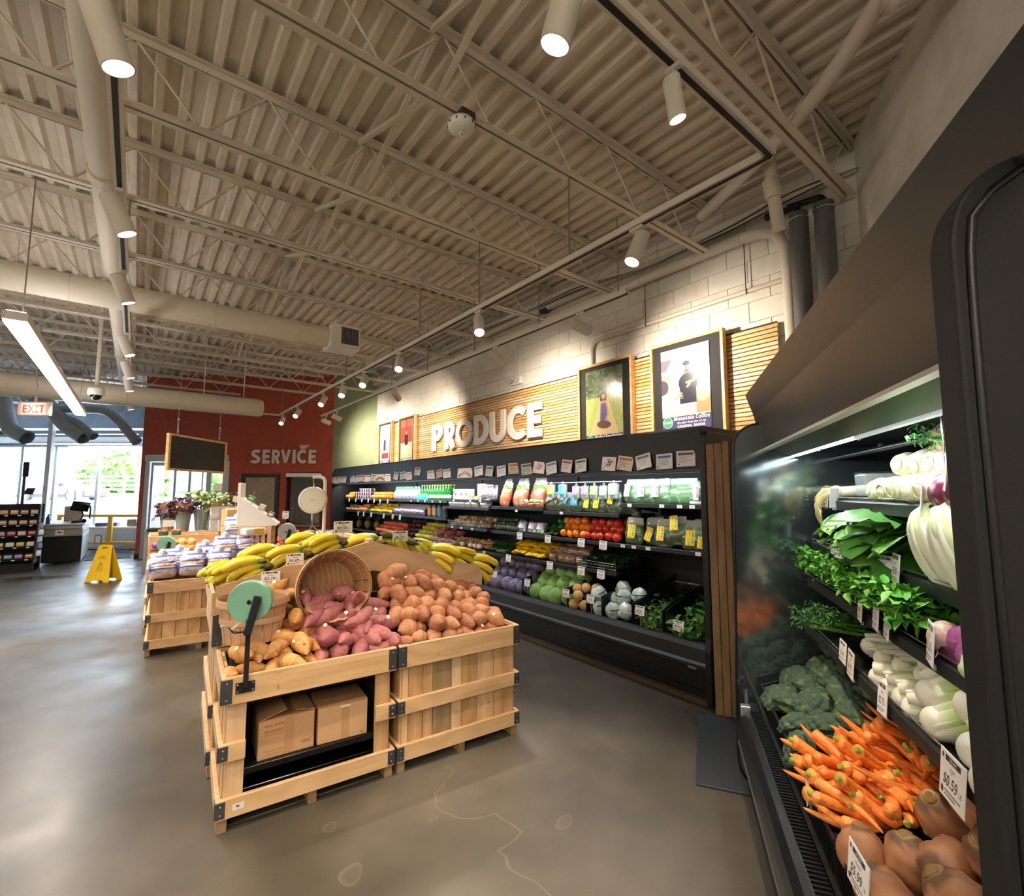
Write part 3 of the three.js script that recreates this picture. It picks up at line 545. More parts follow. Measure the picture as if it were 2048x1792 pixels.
const pWine = canTex(256, 450, (c, w, h) => { c.fillStyle = '#cdbfae'; c.fillRect(0, 0, w, h); c.fillStyle = '#a8a2a4'; c.fillRect(0, h * 0.1, w, 3); c.fillRect(0, h * 0.2, w, 3); c.fillStyle = '#8f8aa2'; c.beginPath(); c.moveTo(w * 0.5, h * 0.22); c.lineTo(w * 0.95, h * 0.83); c.lineTo(w * 0.1, h * 0.83); c.fill(); c.fillStyle = '#3a3550'; c.fillRect(w * 0.38, h * 0.35, w * 0.22, h * 0.25); skin(c, w * 0.49, h * 0.31, w * 0.06); c.fillStyle = '#7c3a3a'; c.fillRect(w * 0.2, h * 0.66, w * 0.7, h * 0.12); caption(c, w, h, 'Fresh Start', 'miles from the Co-op', 'MAINE'); });
const pRed = canTex(256, 450, (c, w, h) => { c.fillStyle = '#9a4636'; c.fillRect(0, 0, w, h * 0.5); c.fillStyle = '#b8674e'; c.fillRect(0, 0, w, h * 0.16); c.fillStyle = '#7c3428'; c.fillRect(w * 0.48, 0, w * 0.06, h * 0.5); c.fillStyle = '#d9b890'; c.fillRect(0, h * 0.5, w, h * 0.34); c.strokeStyle = '#f0dfc2'; c.lineWidth = 7; for (let i = 0; i < 16; i++) { c.beginPath(); c.moveTo(w * R(), h * rr(0.5, 0.6)); c.lineTo(w * R(), h * rr(0.68, 0.82)); c.stroke(); } c.fillStyle = '#2e2430'; c.fillRect(w * 0.36, h * 0.33, w * 0.28, h * 0.22); skin(c, w * 0.5, h * 0.29, w * 0.07); caption(c, w, h, 'Hands On Food', 'miles from the Co-op', 'MAINE'); });
function poster(z0, z1, y0, y1, tex, m, label) { // m: margins of the print in the black mount [left, right, top, bottom]
  const t = thing('framed_poster', label, 'poster', [4.4, 0, 0]);
  const f = 0.03, D = 0.055;
  for (const [a, b, c, d] of [[z0, z1, y1 - f, y1], [z0, z1, y0, y0 + f], [z0, z0 + f, y0 + f, y1 - f], [z1 - f, z1, y0 + f, y1 - f]]) part('frame', boxUV(cspan(-D, 0.01, c, d, a, b, 0.002)), mats.frame, t);
  part('mount', span(-0.03, 0.005, y0 + f, y1 - f, z0 + f, z1 - f), mats.blackMat, t);
  const W2 = z1 - z0 - 2 * f, H2 = y1 - y0 - 2 * f, pw = W2 * (1 - m[0] - m[1]), ph = H2 * (1 - m[2] - m[3]);
  part('print', T(new THREE.BoxGeometry(pw, ph, 0.006), 0, 0, 0), [mats.white, mats.white, mats.white, mats.white, phy(0xffffff, 0.22, { map: tex, clearcoat: 0.6, clearcoatRoughness: 0.12 }), mats.white], t);
  const p = t.children[t.children.length - 1]; p.rotation.y = -Math.PI / 2; p.position.set(-0.036, y0 + f + H2 * m[3] + ph / 2, z0 + f + W2 * m[0] + pw / 2);
}
poster(-3.12, -2.29, 2.15, 3.18, pCoffee, [0.13, 0.16, 0.06, 0.06], 'largest framed poster, a bearded man in a black cap with crossed arms');
poster(-4.21, -3.37, 2.1, 3.17, pFarm, [0.12, 0.15, 0.05, 0.0], 'framed poster of a woman kneeling in a field of tall grass');
poster(-9.5, -8.75, 2.1, 3.18, pRed, [0.1, 0.13, 0.04, 0.02], 'framed poster of a person in dark clothes against a red barn');
poster(-10.58, -9.85, 2.1, 3.18, pWine, [0.1, 0.13, 0.04, 0.02], 'leftmost framed poster of a person in a grey-violet landscape');
// hanging chalkboard
{
  const a = V(...front(-5.55, 0, 7.7)), b = V(...front(-5.53, 0, 9.25)), mid = a.clone().add(b).multiplyScalar(0.5), d = b.clone().sub(a);
  const t = thing('chalkboard', 'blank black chalkboard in an oak frame hung on two chains', 'chalkboard', [mid.x, 1.96, mid.z], Math.atan2(-d.z, d.x)); const L = d.length();
  part('board', box(L - 0.06, 0.54, 0.02, 0, 0.3, 0), std(0x1c1d1d, 0.7), t);
  for (const s of [-1, 1]) { part('frame', boxUV(cbox(L, 0.035, 0.05, 0.003, 0, 0.3 + s * 0.283, 0)), mats.frame, t); part('frame', boxUV(cbox(0.05, 0.54, 0.05, 0.003, s * (L / 2 - 0.025), 0.3, 0)), mats.frame, t); }
  for (const s of [-1, 1]) { const x = s * L * 0.36; part('chain', M(...Array.from({ length: 9 }, (_, i) => T(new THREE.TorusGeometry(0.014, 0.0035, 5, 10), x, 0.63 + i * 0.024, 0, 0, (i % 2) * Math.PI / 2, 0, 1, 1.25, 1)), rod([x, 0.84, 0], [x, 2.02, 0], 0.0035, 5)), mats.alu, t); part('hook', sph(0.018, x, 0.85, 0, 10, 6), mats.white, t); }
}
// ================================================================ BUILDERS FOR PRODUCE, BAGS AND TAGS
function surf(f, nu, nv, closeV = true) { // f(u, v) -> [x, y, z]; smooth grid
  const P = [], I = [], U = [];
  for (let i = 0; i <= nu; i++) for (let j = 0; j <= nv; j++) { P.push(...f(i / nu, j / nv)); U.push(i / nu, j / nv); }
  for (let i = 0; i < nu; i++) for (let j = 0; j < nv; j++) { const a = i * (nv + 1) + j, b = a + nv + 1; I.push(a, b, a + 1, b, b + 1, a + 1); }
  const g = new THREE.BufferGeometry(); g.setAttribute('position', new THREE.Float32BufferAttribute(P, 3)); g.setAttribute('uv', new THREE.Float32BufferAttribute(U, 2)); g.setIndex(I);
  g.computeVertexNormals();
  if (closeV) { const n = g.attributes.normal; for (let i = 0; i <= nu; i++) { const a = i * (nv + 1), b = a + nv, x = n.getX(a) + n.getX(b), y = n.getY(a) + n.getY(b), z = n.getZ(a) + n.getZ(b), l = Math.hypot(x, y, z) || 1; n.setXYZ(a, x / l, y / l, z / l); n.setXYZ(b, x / l, y / l, z / l); } }
  return g;
}
// root along x: len, radius, bend; profile exponent e; nose = how pointed
function tuber(sd, L, r, o = {}) {
  const { bend = 0.1, nu = 18, nv = 12, lump = 0.16, e = 0.62, skew = 0.1, tail = 0.08 } = o, ph = sd * 2.37, bx = bend * Math.cos(ph), bz = bend * Math.sin(ph);
  return surf((u, v) => {
    const t = u, w = Math.pow(t, 1 + skew), a = v * Math.PI * 2;
    let q = Math.pow(Math.max(0, Math.sin(Math.PI * w)), e);
    q = q * (1 - tail) + tail * Math.max(0, Math.sin(Math.PI * t)) * 1.0;
    const n = 1 + lump * (noi.noise(t * 2.2 + sd * 3.1, Math.cos(a) * 0.8 + sd, Math.sin(a) * 0.8) + 0.45 * noi.noise(t * 6 + sd, Math.cos(a) * 1.9, Math.sin(a) * 1.9 + sd));
    const s = 4 * t * (1 - t);
    return [(t - 0.5) * L, r * q * n * Math.cos(a) + bx * L * s + 0.05 * L * noi.noise(t * 2, sd, 1), r * q * n * Math.sin(a) + bz * L * s];
  }, nu, nv);
}
// roundish body: squash and lobes
function globe(sd, r, o = {}) {
  const { sy = 1, lobes = 0, depth = 0.1, lump = 0.06, dimple = 0, nu = 14, nv = 18, fr = 1.6 } = o;
  return surf((u, v) => {
    const t = u * Math.PI, a = v * Math.PI * 2, c = Math.cos(t), s = Math.sin(t);
    let q = 1 + lump * noi.noise(s * Math.cos(a) * fr + sd * 5.3, c * fr, s * Math.sin(a) * fr + sd);
    if (lobes) q *= 1 - depth * s * Math.pow(Math.abs(Math.sin(a * lobes / 2 + sd)), 0.6) + depth * 0.5;
    const d = dimple * Math.exp(-(t * t) / 0.12) + dimple * 0.5 * Math.exp(-((Math.PI - t) ** 2) / 0.08);
    return [r * q * s * Math.cos(a), r * sy * q * c - d * r * (c > 0 ? 1 : -1), r * q * s * Math.sin(a)];
  }, nu, nv);
}
function tint(g, f) { // vertex colours, f(x, y, z) -> Color-like [r, g, b] linear multiplier
  const p = g.attributes.position, c = new Float32Array(p.count * 3);
  for (let i = 0; i < p.count; i++) { const q = f(p.getX(i), p.getY(i), p.getZ(i), i); c.set(q, i * 3); }
  g.setAttribute('color', new THREE.BufferAttribute(c, 3)); return g;
}
const lin = h => { const c = new THREE.Color(h); return [c.r, c.g, c.b]; };
const vc = (rough = 0.5, o = {}) => phy(0xffffff, rough, { vertexColors: true, ...o });
// pillow-shaped bag, w wide, h high, d thick, standing on y = 0, crimped at the top
function pouch(sd, w, h, d, o = {}) {
  const { nu = 14, nv = 18, crinkle = 0.11, flat = 0.14, belly = 0.38 } = o;
  return surf((u, v) => {
    const a = v * Math.PI * 2, t = u;
    let q = Math.pow(Math.sin(Math.PI * Math.min(1, Math.pow(t * 0.94 + 0.03, 0.75))), 0.55); q = t > 1 - flat ? q * 0.25 : q; const fat = Math.exp(-((t - belly) ** 2) / 0.12);
    const c = Math.cos(a), s = Math.sin(a), W = w / 2 * (0.86 + 0.14 * q), cx = Math.sign(c) * Math.pow(Math.abs(c), 0.6), sz = Math.sign(s) * Math.pow(Math.abs(s), 0.8);
    const n = crinkle * (noi.noise(cx * 3 + sd, t * 6, sz * 3 + sd * 2) + 0.6 * noi.noise(cx * 8 + sd, t * 15, sz * 8));
    const k = (t <= 0.001 || t >= 0.999) ? 0.1 : 1;
    return [W * cx * (t < 0.001 ? 0.8 : 1), h * t, (d / 2) * sz * k * Math.max(0.06, q * (0.5 + 0.5 * fat)) + d * n * q];
  }, nu, nv);
}
function leafGeo(L, w, o = {}) { // leaf along +x, rising midrib, ruffled edge
  const { curl = 0.25, ruffle = 0.12, nu = 10, nv = 6, sd = 1, point = 0.8, fold = 0.25, stem = 0 } = o;
  const f = (u, v) => { const t = u, s = (v - 0.5) * 2, W = w / 2 * Math.pow(Math.sin(Math.PI * Math.min(0.999, Math.pow(t, point) * 0.97 + 0.03)), 0.7) * (1 + 0.18 * ruffle * Math.sin(t * 40 + sd)); const e = Math.abs(s);
    return [t * L, -curl * L * t * t + fold * W * e + ruffle * w * e * e * noi.noise(t * 7 + sd, s * 2, sd), W * s * (1 - 0.1 * e)]; };
  const g = surf(f, nu, nv, false); if (!stem) return g;
  return M(g, rod([-stem, -0.01, 0], [L * 0.3, 0.002, 0], w * 0.035, 5, w * 0.015));
}
// price cards: dark header, handwritten price
function tagTex(price, unit, name, k = 0) {
  return canTex(160, 112, (c, w, h) => {
    c.fillStyle = k === 2 ? '#f4ead9' : '#f7f6f2'; c.fillRect(0, 0, w, h); c.fillStyle = k === 1 ? '#2f4a78' : '#2c2b2b'; c.fillRect(34, 6, 100, 14);
    c.fillStyle = '#8a3b2f'; c.beginPath(); c.arc(17, 13, 7, 0, 7); c.fill(); c.fillStyle = '#e8e8e8'; c.font = 'bold 11px sans-serif'; c.textAlign = 'center'; c.fillText('ORGANIC', 84, 17);
    c.fillStyle = '#3a3632'; c.font = 'italic 17px sans-serif'; c.fillText(name, w / 2, 41, w - 12); c.font = 'italic bold 38px sans-serif'; c.fillText('$' + price, w * 0.42, 79, 96); c.font = 'italic 18px sans-serif'; c.fillText(unit, w * 0.83, 78, 40);
    c.fillStyle = '#3d3557'; c.beginPath(); c.arc(18, 96, 9, 0, 7); c.fill(); c.fillStyle = '#77716a'; c.fillRect(34, 90, 104, 4); c.fillRect(34, 99, 70, 4);
  });
}
const tagMats = [['3.49', 'LB', 'local', 0], ['2.29', 'LB', 'fresh', 0], ['1.29', 'LB', 'large', 1], ['3.79', 'EA', 'bunch', 0], ['4.49', 'LB', 'organic', 2], ['1.99', 'EA', 'scallions', 1], ['5.99', 'LB', 'mixed', 0], ['0.59', 'LB', 'ripe', 0]].map(a => std(0xffffff, 0.45, 0, { map: tagTex(...a) }));
const tagBack = std(0xf1efe9, 0.6), clip = phy(0xe9eef0, 0.1, { transmission: 0.7, thickness: 0 });
const tagG = {};
function priceTag(p, turn, w, h, k, label, group, tilt = 0, stalk = 0) { // card hanging or standing, local z towards the reader
  const t = thing('price_tag', label, 'price tag', p, turn, group);
  const key = w + '_' + h, g = tagG[key] ??= cbox(w, h, 0.003, 0.001), f = tagG[key + 'f'] ??= new THREE.PlaneGeometry(w * 0.96, h * 0.96);
  const c = part('card', g, tagBack, t); c.rotation.x = tilt; const q = part('print', f, tagMats[k], c); q.position.z = 0.0018;
  if (stalk) { part('stalk', tagG['s' + stalk] ??= rod([0, -h / 2 + 0.01, -0.004], [0, -h / 2 - stalk, -0.012], 0.003, 6), clip, t); part('clip', tagG.c ??= cbox(0.02, 0.016, 0.012, 0.003), mats.white, t).position.set(0, -h / 2, -0.003); }
  else part('holder', tagG['h' + w] ??= box(w * 0.5, 0.012, 0.006), clip, t).position.set(0, -h / 2 - 0.004, -0.002);
  return t;
}
// skins
const mottle = [0, 1, 2, 3].map(i => { const t = pixTex(128, 128, (u, v) => { const n = per(u, v, 5 + i, 41 + i * 3, 4), m = per(u, v, 22, 57 + i, 2), k = Math.min(1, sm(-0.25, 0.45, n) + 0.6 * sm(0.22, 0.4, m)); return cl([255, 255, 255], [[226, 210, 194], [216, 200, 188], [228, 218, 198], [212, 206, 194]][i], k); }); t.repeat.set(3, 3); return t; });
const skinMat = (a, b, sd, rough = 0.6, bump = 0.0005) => { const t = mottle[sd % 4], c = a.map((x, i) => Math.round(Math.min(255, x * 0.72 + b[i] * 0.36))); return new THREE.MeshStandardMaterial({ color: new THREE.Color(`rgb(${c})`), map: t, roughness: rough, bumpMap: t, bumpScale: bump }); };
const mTan = [skinMat([214, 168, 104], [186, 132, 72], 61), skinMat([205, 156, 96], [176, 120, 66], 62)];
const mPurple = [skinMat([166, 98, 100], [136, 78, 84], 63), skinMat([154, 88, 94], [128, 72, 80], 64), skinMat([176, 110, 106], [146, 88, 90], 65)];
const mOrange = [skinMat([186, 130, 94], [156, 106, 72], 66), skinMat([174, 116, 84], [146, 94, 66], 67), skinMat([192, 142, 106], [162, 114, 80], 68)];
const sticker = cyl(0.011, 0.011, 0.0012, 12), mSticker = [std(0xf3f1ea, 0.5), std(0xf1e9c8, 0.5)];
function tuberSet(n, sd, L, r, o) { return Array.from({ length: n }, (_, i) => ({ g: tuber(sd + i * 1.7, rr(L[0], L[1]), rr(r[0], r[1]), { bend: rr(0, 0.14), skew: rr(-0.15, 0.5), lump: rr(0.12, 0.26), e: rr(0.5, 0.8), ...o }), r: r[0] })); }
const FACE = V(-0.35, 0.62, 0.7).normalize();
let firsts = {};
function putTuber(kind, set, matl, p, rot, label, group, st = 0.3, s = 1) {
  const b = pick(set), m = pick(matl); const o = solo(kind, b.g, m, label, 'vegetable', p, 0, group); o.rotation.set(...rot); o.scale.setScalar(s);
  if (R() < st) { const d = FACE.clone().applyQuaternion(o.quaternion.clone().invert()); d.x *= 0.15; d.normalize(); const q = part('sticker', sticker, pick(mSticker), o); q.position.copy(d.clone().multiplyScalar(b.r * 1.06)); q.quaternion.setFromUnitVectors(up0, d); }
  return o;
}
// banana hand: crown at the origin, fruit along +x, curved down
function bananaGeo(sd, L = 0.19, r = 0.0185, arcA = 1.15) {
  const Rr = L / arcA;
  const g = surf((u, v) => {
    const a = v * Math.PI * 2, th = u * arcA; let q = u < 0.14 ? 0.34 + 0.66 * sm(0.02, 0.16, u) : u > 0.86 ? 0.3 + 0.7 * Math.pow(1 - sm(0.86, 1, u), 0.8) : 1; if (u > 0.985) q = 0.22; if (u === 0 || u === 1) q = u ? 0.01 : 0.3;
    const rad = r * q * (1 + 0.06 * Math.cos(5 * a)), x = Rr * Math.sin(th), y = -Rr * (1 - Math.cos(th)), nx = Math.sin(th), ny = Math.cos(th);
    return [x + rad * Math.cos(a) * nx, y + rad * Math.cos(a) * ny, rad * Math.sin(a)];
  }, 18, 10);
  const Y = lin('#f2d436'), G = lin('#b4c243'), Bn = lin('#4a3a1e'), Gd = lin('#8d9a34');
  return tint(g, (x, y, z, i) => { const u = Math.floor(i / 11) / 18; const n = 0.5 + noi.noise(x * 30 + sd, y * 30, z * 30); let c = cl(Y, G, 0.75 * (1 - sm(0.05, 0.45, u)) + 0.2 * n + 0.4 * sm(0.8, 0.95, u)); if (u < 0.08) c = cl(Gd, Bn, 0.3); if (u > 0.965) c = Bn; return c; });
}
const mBanana = vc(0.42), banG = [1, 2, 3].map(i => bananaGeo(i, [0.19, 0.2, 0.175][i - 1], 0.019, [1.1, 1.25, 0.95][i - 1]));
function bananaHand(n, label, group, spread = 0.16) {
  const t = thing('banana_bunch', label, 'bananas', [0, 0, 0], 0, group), h = n / 3;
  for (let i = 0; i < n; i++) { const lay = i % 3, k = Math.floor(i / 3) - (h - 1) / 2, b = part('banana', pick(banG), mBanana, t); b.position.set(0.012 * lay, 0.02 * lay - 0.01, k * 0.026); b.rotation.set(k * 0.16, -k * spread + rr(-0.04, 0.04), 0.24 * lay - 0.12); b.scale.setScalar(rr(0.94, 1.06)); }
  part('crown', T(globe(3, 0.024, { lump: 0.3 }), -0.008, 0.006, 0, 0, 0, 0, 1.1, 0.8, h * 0.55), std(0x5a4a2a, 0.8), t); return t;
}
// ================================================================ WOODEN BINS IN FRONT
const plateM = std(0x55585a, 0.45, 0.6), screwM = std(0xc9cbcc, 0.3, 0.9), screwG = sph(0.004, 0, 0, 0, 8, 5);
const BA = -0.07;
function plate(t, x, y0, y1, z, turnX, w = 0.05) { // steel corner: face plate with two screws
  const g = part('corner_plate', turnX ? cspan(x - 0.002, x + 0.002, y0, y1, z - w, z, 0.001) : cspan(x, x + w, y0, y1, z - 0.002, z + 0.002, 0.001), plateM, t);
  for (const y of [y0 + 0.018, y1 - 0.018]) { const s = part('screw', screwG, screwM, g); turnX ? s.position.set(x, y, z - w / 2) : s.position.set(x + w / 2, y, z + 0.002); }
}
// bin with local x to the right, z = 0 at the front and negative to the back
function bin(label, p, w, dep, o = {}) {
  const { top = 0.71, railH = 0.13, open = null, front = true, back = true, sides = [1, 1], planks = null, turn = BA, feet = true } = o;
  const t = thing('wooden_bin', label, 'bin', p, turn), rt = 0.022;
  const lev = [[top - railH, top, top > 0.8 ? 0.0 : 0], [0.32, 0.405], [0.065, 0.155]];
  for (const [i, [a, b]] of lev.entries()) {
    if (front && !(open && i === 1)) part('rail', boxUV(cspan(0, w, a, b, -rt, 0, 0.003)), mats.rail, t);
    if (front && open && i === 1) { part('rail', boxUV(cspan(0, open[0], a, b, -rt, 0, 0.003)), mats.rail, t); part('rail', boxUV(cspan(open[1], w, a, b, -rt, 0, 0.003)), mats.rail, t); }
    if (back) part('rail', boxUV(cspan(0, w, a, b, -dep, -dep + rt, 0.003)), mats.rail, t);
    for (const s of [0, 1]) if (sides[s]) part('rail', boxUV(cspan(s ? w - rt : 0, s ? w : rt, a, b, -dep + rt, -rt, 0.003)), mats.rail, t);
    if (front) { plate(t, -0.001, a + 0.008, b - 0.008, 0.0, false, i ? 0.042 : 0.048); plate(t, w - (i ? 0.041 : 0.047), a + 0.008, b - 0.008, 0.0, false, i ? 0.042 : 0.048); plate(t, -0.001, a + 0.008, b - 0.008, 0, true); plate(t, w + 0.001, a + 0.008, b - 0.008, 0, true); }
  }
  const pl = (x0, x1, z0, z1, k) => part('plank', boxUV(cspan(x0, x1, 0.09, top - 0.01, z0, z1, 0.002), 1, true), mats.plank[k % 6], t);
  const cut = planks || Array.from({ length: 8 }, (_, i) => i / 8).concat(1).map(f => 0.03 + f * (w - 0.06));
  for (let i = 0; i < cut.length - 1; i++) { const a = cut[i] + 0.0015, b = cut[i + 1] - 0.0015; if (front && !(open && b > open[0] + 0.01 && a < open[1] - 0.01)) pl(a, b, -0.04, -rt - 0.001, (i * 5 + Math.round(w * 100)) % 6); if (back) pl(a, b, -dep + rt + 0.001, -dep + 0.04, i); }
  const ns = Math.max(3, Math.round(dep / 0.12)); for (const s of [0, 1]) if (sides[s]) for (let i = 0; i < ns; i++) { const a = -0.041 - i * (dep - 0.082) / ns, b = -0.041 - (i + 1) * (dep - 0.082) / ns + 0.002; s ? pl(w - 0.04, w - rt - 0.001, b, a, i + 2) : pl(rt + 0.001, 0.04, b, a, i * 3 + 1); }
  if (feet) for (const x of [0.03, w / 2, w - 0.03]) part('pallet_foot', boxUV(cspan(x - 0.022, x + 0.022, 0, 0.065, -dep + 0.02, -0.015, 0.003)), mats.plank[4], t);
  return t;
}
const A0 = [0.378, 0, -2.735], toBin = (x, y, z) => [A0[0] + x * Math.cos(BA) + z * Math.sin(BA), y, A0[2] - x * Math.sin(BA) + z * Math.cos(BA)];
const DEP = 0.55, WA = 0.87, XB = 0.885, WB = 0.845;
const binA = bin('wooden bin with a black shelved opening in its front, nearest left', A0, WA, DEP, { open: [0.115, 0.755], planks: [0.03, 0.115, 0.43, 0.755, 0.84] });
const binB = bin('wooden bin with a closed front of upright planks, nearest right', toBin(XB, 0, 0), WB, DEP, { planks: [0.03, 0.07, 0.16, 0.225, 0.35, 0.42, 0.535, 0.655, 0.815] });
// black shelf unit in the opening
{
  const t = thing('shelf_unit', 'black shelf insert inside the front opening of the near bin', 'shelf', A0, BA), m = mats.black;
  part('back_panel', span(0.105, 0.765, 0.08, 0.57, -0.42, -0.41), m, t); for (const x of [0.105, 0.757]) part('side_panel', span(x, x + 0.008, 0.08, 0.57, -0.41, -0.042), m, t);
  part('shelf', cspan(0.114, 0.756, 0.238, 0.25, -0.41, -0.05, 0.002), m, t); part('shelf_lip', cspan(0.114, 0.756, 0.222, 0.254, -0.05, -0.042, 0.002), mats.blackGloss, t);
  part('shelf', cspan(0.114, 0.756, 0.1, 0.112, -0.41, -0.05, 0.002), m, t); part('shelf_lip', cspan(0.114, 0.756, 0.108, 0.16, -0.056, -0.044, 0.002), mats.blackGloss, t); part('top_panel', span(0.105, 0.765, 0.57, 0.578, -0.42, -0.042), m, t);
}
// cardboard boxes on the shelf
{
  const print = canTex(256, 192, (c, w, h) => {
    c.fillStyle = '#c79c70'; c.fillRect(0, 0, w, h); for (let i = 0; i < 300; i++) { c.fillStyle = 'rgba(120,85,50,' + R() * 0.05 + ')'; c.fillRect(0, R() * h, w, 1); }
    c.fillStyle = '#b98d60'; c.fillRect(w * 0.45, 0, w * 0.18, h);
    c.fillStyle = '#8a4a3a'; c.font = 'bold 17px sans-serif'; c.fillText('ROLL-N-PAK', 26, 32, 88); c.fillText('ENHANCED', 26, 62, 84); c.font = '12px sans-serif'; c.fillText('BIO COMPOSTABLE', 26, 78, 86);
    c.font = 'italic bold 26px serif'; c.fillText('ejaj', w * 0.76, h * 0.82, 46); c.font = '10px sans-serif'; c.fillText('STORE IN A COOL DRY PLACE', 22, h * 0.84, 100); c.fillText('COUNT 4 ROLLS', 34, h * 0.93, 70);
  });
  const plain = canTex(128, 96, (c, w, h) => { c.fillStyle = '#c9a176'; c.fillRect(0, 0, w, h); c.fillStyle = '#bb9064'; c.fillRect(w * 0.46, 0, w * 0.17, h); c.fillStyle = '#e6e0d2'; c.fillRect(w * 0.44, 2, w * 0.2, 6); c.fillStyle = '#6d4a32'; c.fillRect(w * 0.88, h * 0.9, 4, 5); });
  const t = thing('cardboard_box', 'opened cardboard box with red print on the black shelf', 'box', toBin(0.312, 0.2505, -0.21), BA); const k = mats.card;
  part('body', cbox(0.27, 0.185, 0.26, 0.002, 0, 0.0925, 0), k, t); part('front_print', T(new THREE.PlaneGeometry(0.264, 0.18), 0, 0.0925, 0.1306), std(0xffffff, 0.85, 0, { map: print }), t);
  part('flap', T(box(0.13, 0.004, 0.24), -0.065, 0.203, 0, 0, 0, 0.26), k, t); part('flap', T(box(0.1, 0.004, 0.24), 0.09, 0.197, 0, 0, 0, -0.2), k, t);
  const u = thing('cardboard_box', 'sealed plain cardboard box with a tape strip, right of the printed box', 'box', toBin(0.6, 0.2505, -0.2), BA - 0.04);
  part('body', cbox(0.265, 0.185, 0.26, 0.002, 0, 0.0925, 0), k, u); part('front_face', T(new THREE.PlaneGeometry(0.26, 0.18), 0, 0.0925, 0.1306), std(0xffffff, 0.85, 0, { map: plain }), u);
  part('flap', box(0.265, 0.003, 0.13, 0, 0.187, 0.065), k, u); part('flap', box(0.265, 0.003, 0.128, 0, 0.187, -0.066), k, u); part('tape', box(0.265, 0.001, 0.05, 0, 0.189, 0), std(0xb38a5c, 0.3), u);
}
{ const t = thing('sticker_label', 'small white printed label on the bottom rail of the near bin', 'label', toBin(0.095, 0.11, 0.001), BA); part('paper', box(0.05, 0.028, 0.001), mats.white, t); part('logo', box(0.014, 0.008, 0.0006, -0.002, 0.002, 0.0006), std(0x7d3b3b, 0.6), t); }
// bag-roll stand on the front rail
function bagStand(label, p, turn, s, col, post = 0.42) {
  const t = thing('bag_dispenser', label, 'dispenser', p, turn); const k = mats.blackMat;
  part('bracket', cbox(0.082, 0.05, 0.006, 0.001, 0, 0, 0.003), k, t); for (const x of [-1, 1]) for (const y of [-1, 1]) part('screw', screwG, screwM, t).position.set(x * 0.033, y * 0.016, 0.006);
  part('post', cspan(-0.011, 0.011, 0, post, 0.004, 0.018, 0.002), k, t); const h = part('arm', T(cspan(-0.017, 0.017, -0.1, 0.085, -0.012, 0.012, 0.003), 0.015, post + 0.03, 0.03, 0, 0, -0.22), k, t);
  part('roll', T(M(lathe([[0.012, -0.028], [0.098, -0.028], [0.1, -0.024], [0.1, 0.024], [0.098, 0.028], [0.012, 0.028]], 40), ...Array.from({ length: 9 }, (_, i) => T(new THREE.TorusGeometry(0.025 + i * 0.0085, 0.0012, 4, 36), 0, 0.028, 0, Math.PI / 2))), 0.008, post + 0.085, -0.022, Math.PI / 2 + 0.05, 0, 0.32), col, t);
  part('loose_end', T(surf((u, v) => [-0.1 * u, 0.012 * Math.sin(u * 9) + 0.01 * v, (v - 0.5) * 0.06], 8, 3, false), -0.02, post - 0.025, 0.01), col, t);
  part('tongue', tube([[-0.015, post - 0.05, 0.01], [-0.06, post - 0.055, 0.012], [-0.085, post - 0.02, 0.02], [-0.07, post - 0.04, 0.03], [-0.02, post - 0.055, 0.02]], 0.0025, 24, 5), k, t);
  t.scale.setScalar(s); return t;
}
const mGreenBag = std(0x7fb59a, 0.45);
bagStand('green produce-bag roll on a black post screwed to the near bin', toBin(0.1, 0.655, 0.001), BA, 1, mGreenBag, 0.32);

// bins behind: taller, carrying the gabled banana display
const Z2 = -DEP - 0.01;
const binC = bin('taller wooden bin behind the near left bin, under the bananas', toBin(-0.02, 0, Z2), 0.88, 0.98, { top: 0.95, railH: 0.24 });
const binD = bin('taller wooden bin behind the near right bin, under the bananas', toBin(0.885, 0, Z2), 0.84, 0.98, { top: 0.93, railH: 0.12 });
{
  const t = thing('banana_display', 'gabled plywood display tray carrying the bananas behind the sweet potatoes', 'display', toBin(0, 0, Z2 + 0.02), BA), L = 0.9;
  const gable = z => M(boxUV(T(prism([[-0.02, 0.9], [0.87, 1.08], [0.87, 1.27], [-0.02, 1.06]], 0.016), 0, 0, z)));
  const gr = z => M(boxUV(T(prism([[0.87, 1.08], [1.73, 0.89], [1.73, 1.03], [0.87, 1.27]], 0.016), 0, 0, z)));
  part('gable_board', gable(0), mats.ply, t); part('gable_board', gr(0), mats.ply, t); part('gable_board', gable(-L), mats.ply, t); part('gable_board', gr(-L), mats.ply, t);
  part('tray', boxUV(T(prism([[-0.02, 0.95], [0.87, 1.15], [0.87, 1.165], [-0.02, 0.965]], L - 0.02), 0, 0, -L + 0.018)), mats.blackMat, t);
  part('tray', boxUV(T(prism([[0.87, 1.15], [1.73, 0.94], [1.73, 0.955], [0.87, 1.165]], L - 0.02), 0, 0, -L + 0.018)), mats.blackMat, t);
  part('side_board', boxUV(cspan(-0.036, -0.02, 0.9, 1.03, -L, 0.016, 0.002)), mats.ply, t); part('side_board', boxUV(cspan(1.73, 1.746, 0.89, 1.0, -L, 0.016, 0.002)), mats.ply, t);
  part('ridge', boxUV(cspan(0.85, 0.89, 1.25, 1.285, -L, 0.02, 0.004)), mats.rail, t);
}
const disp = (x, y, z) => toBin(x, y, Z2 + 0.02 + z);
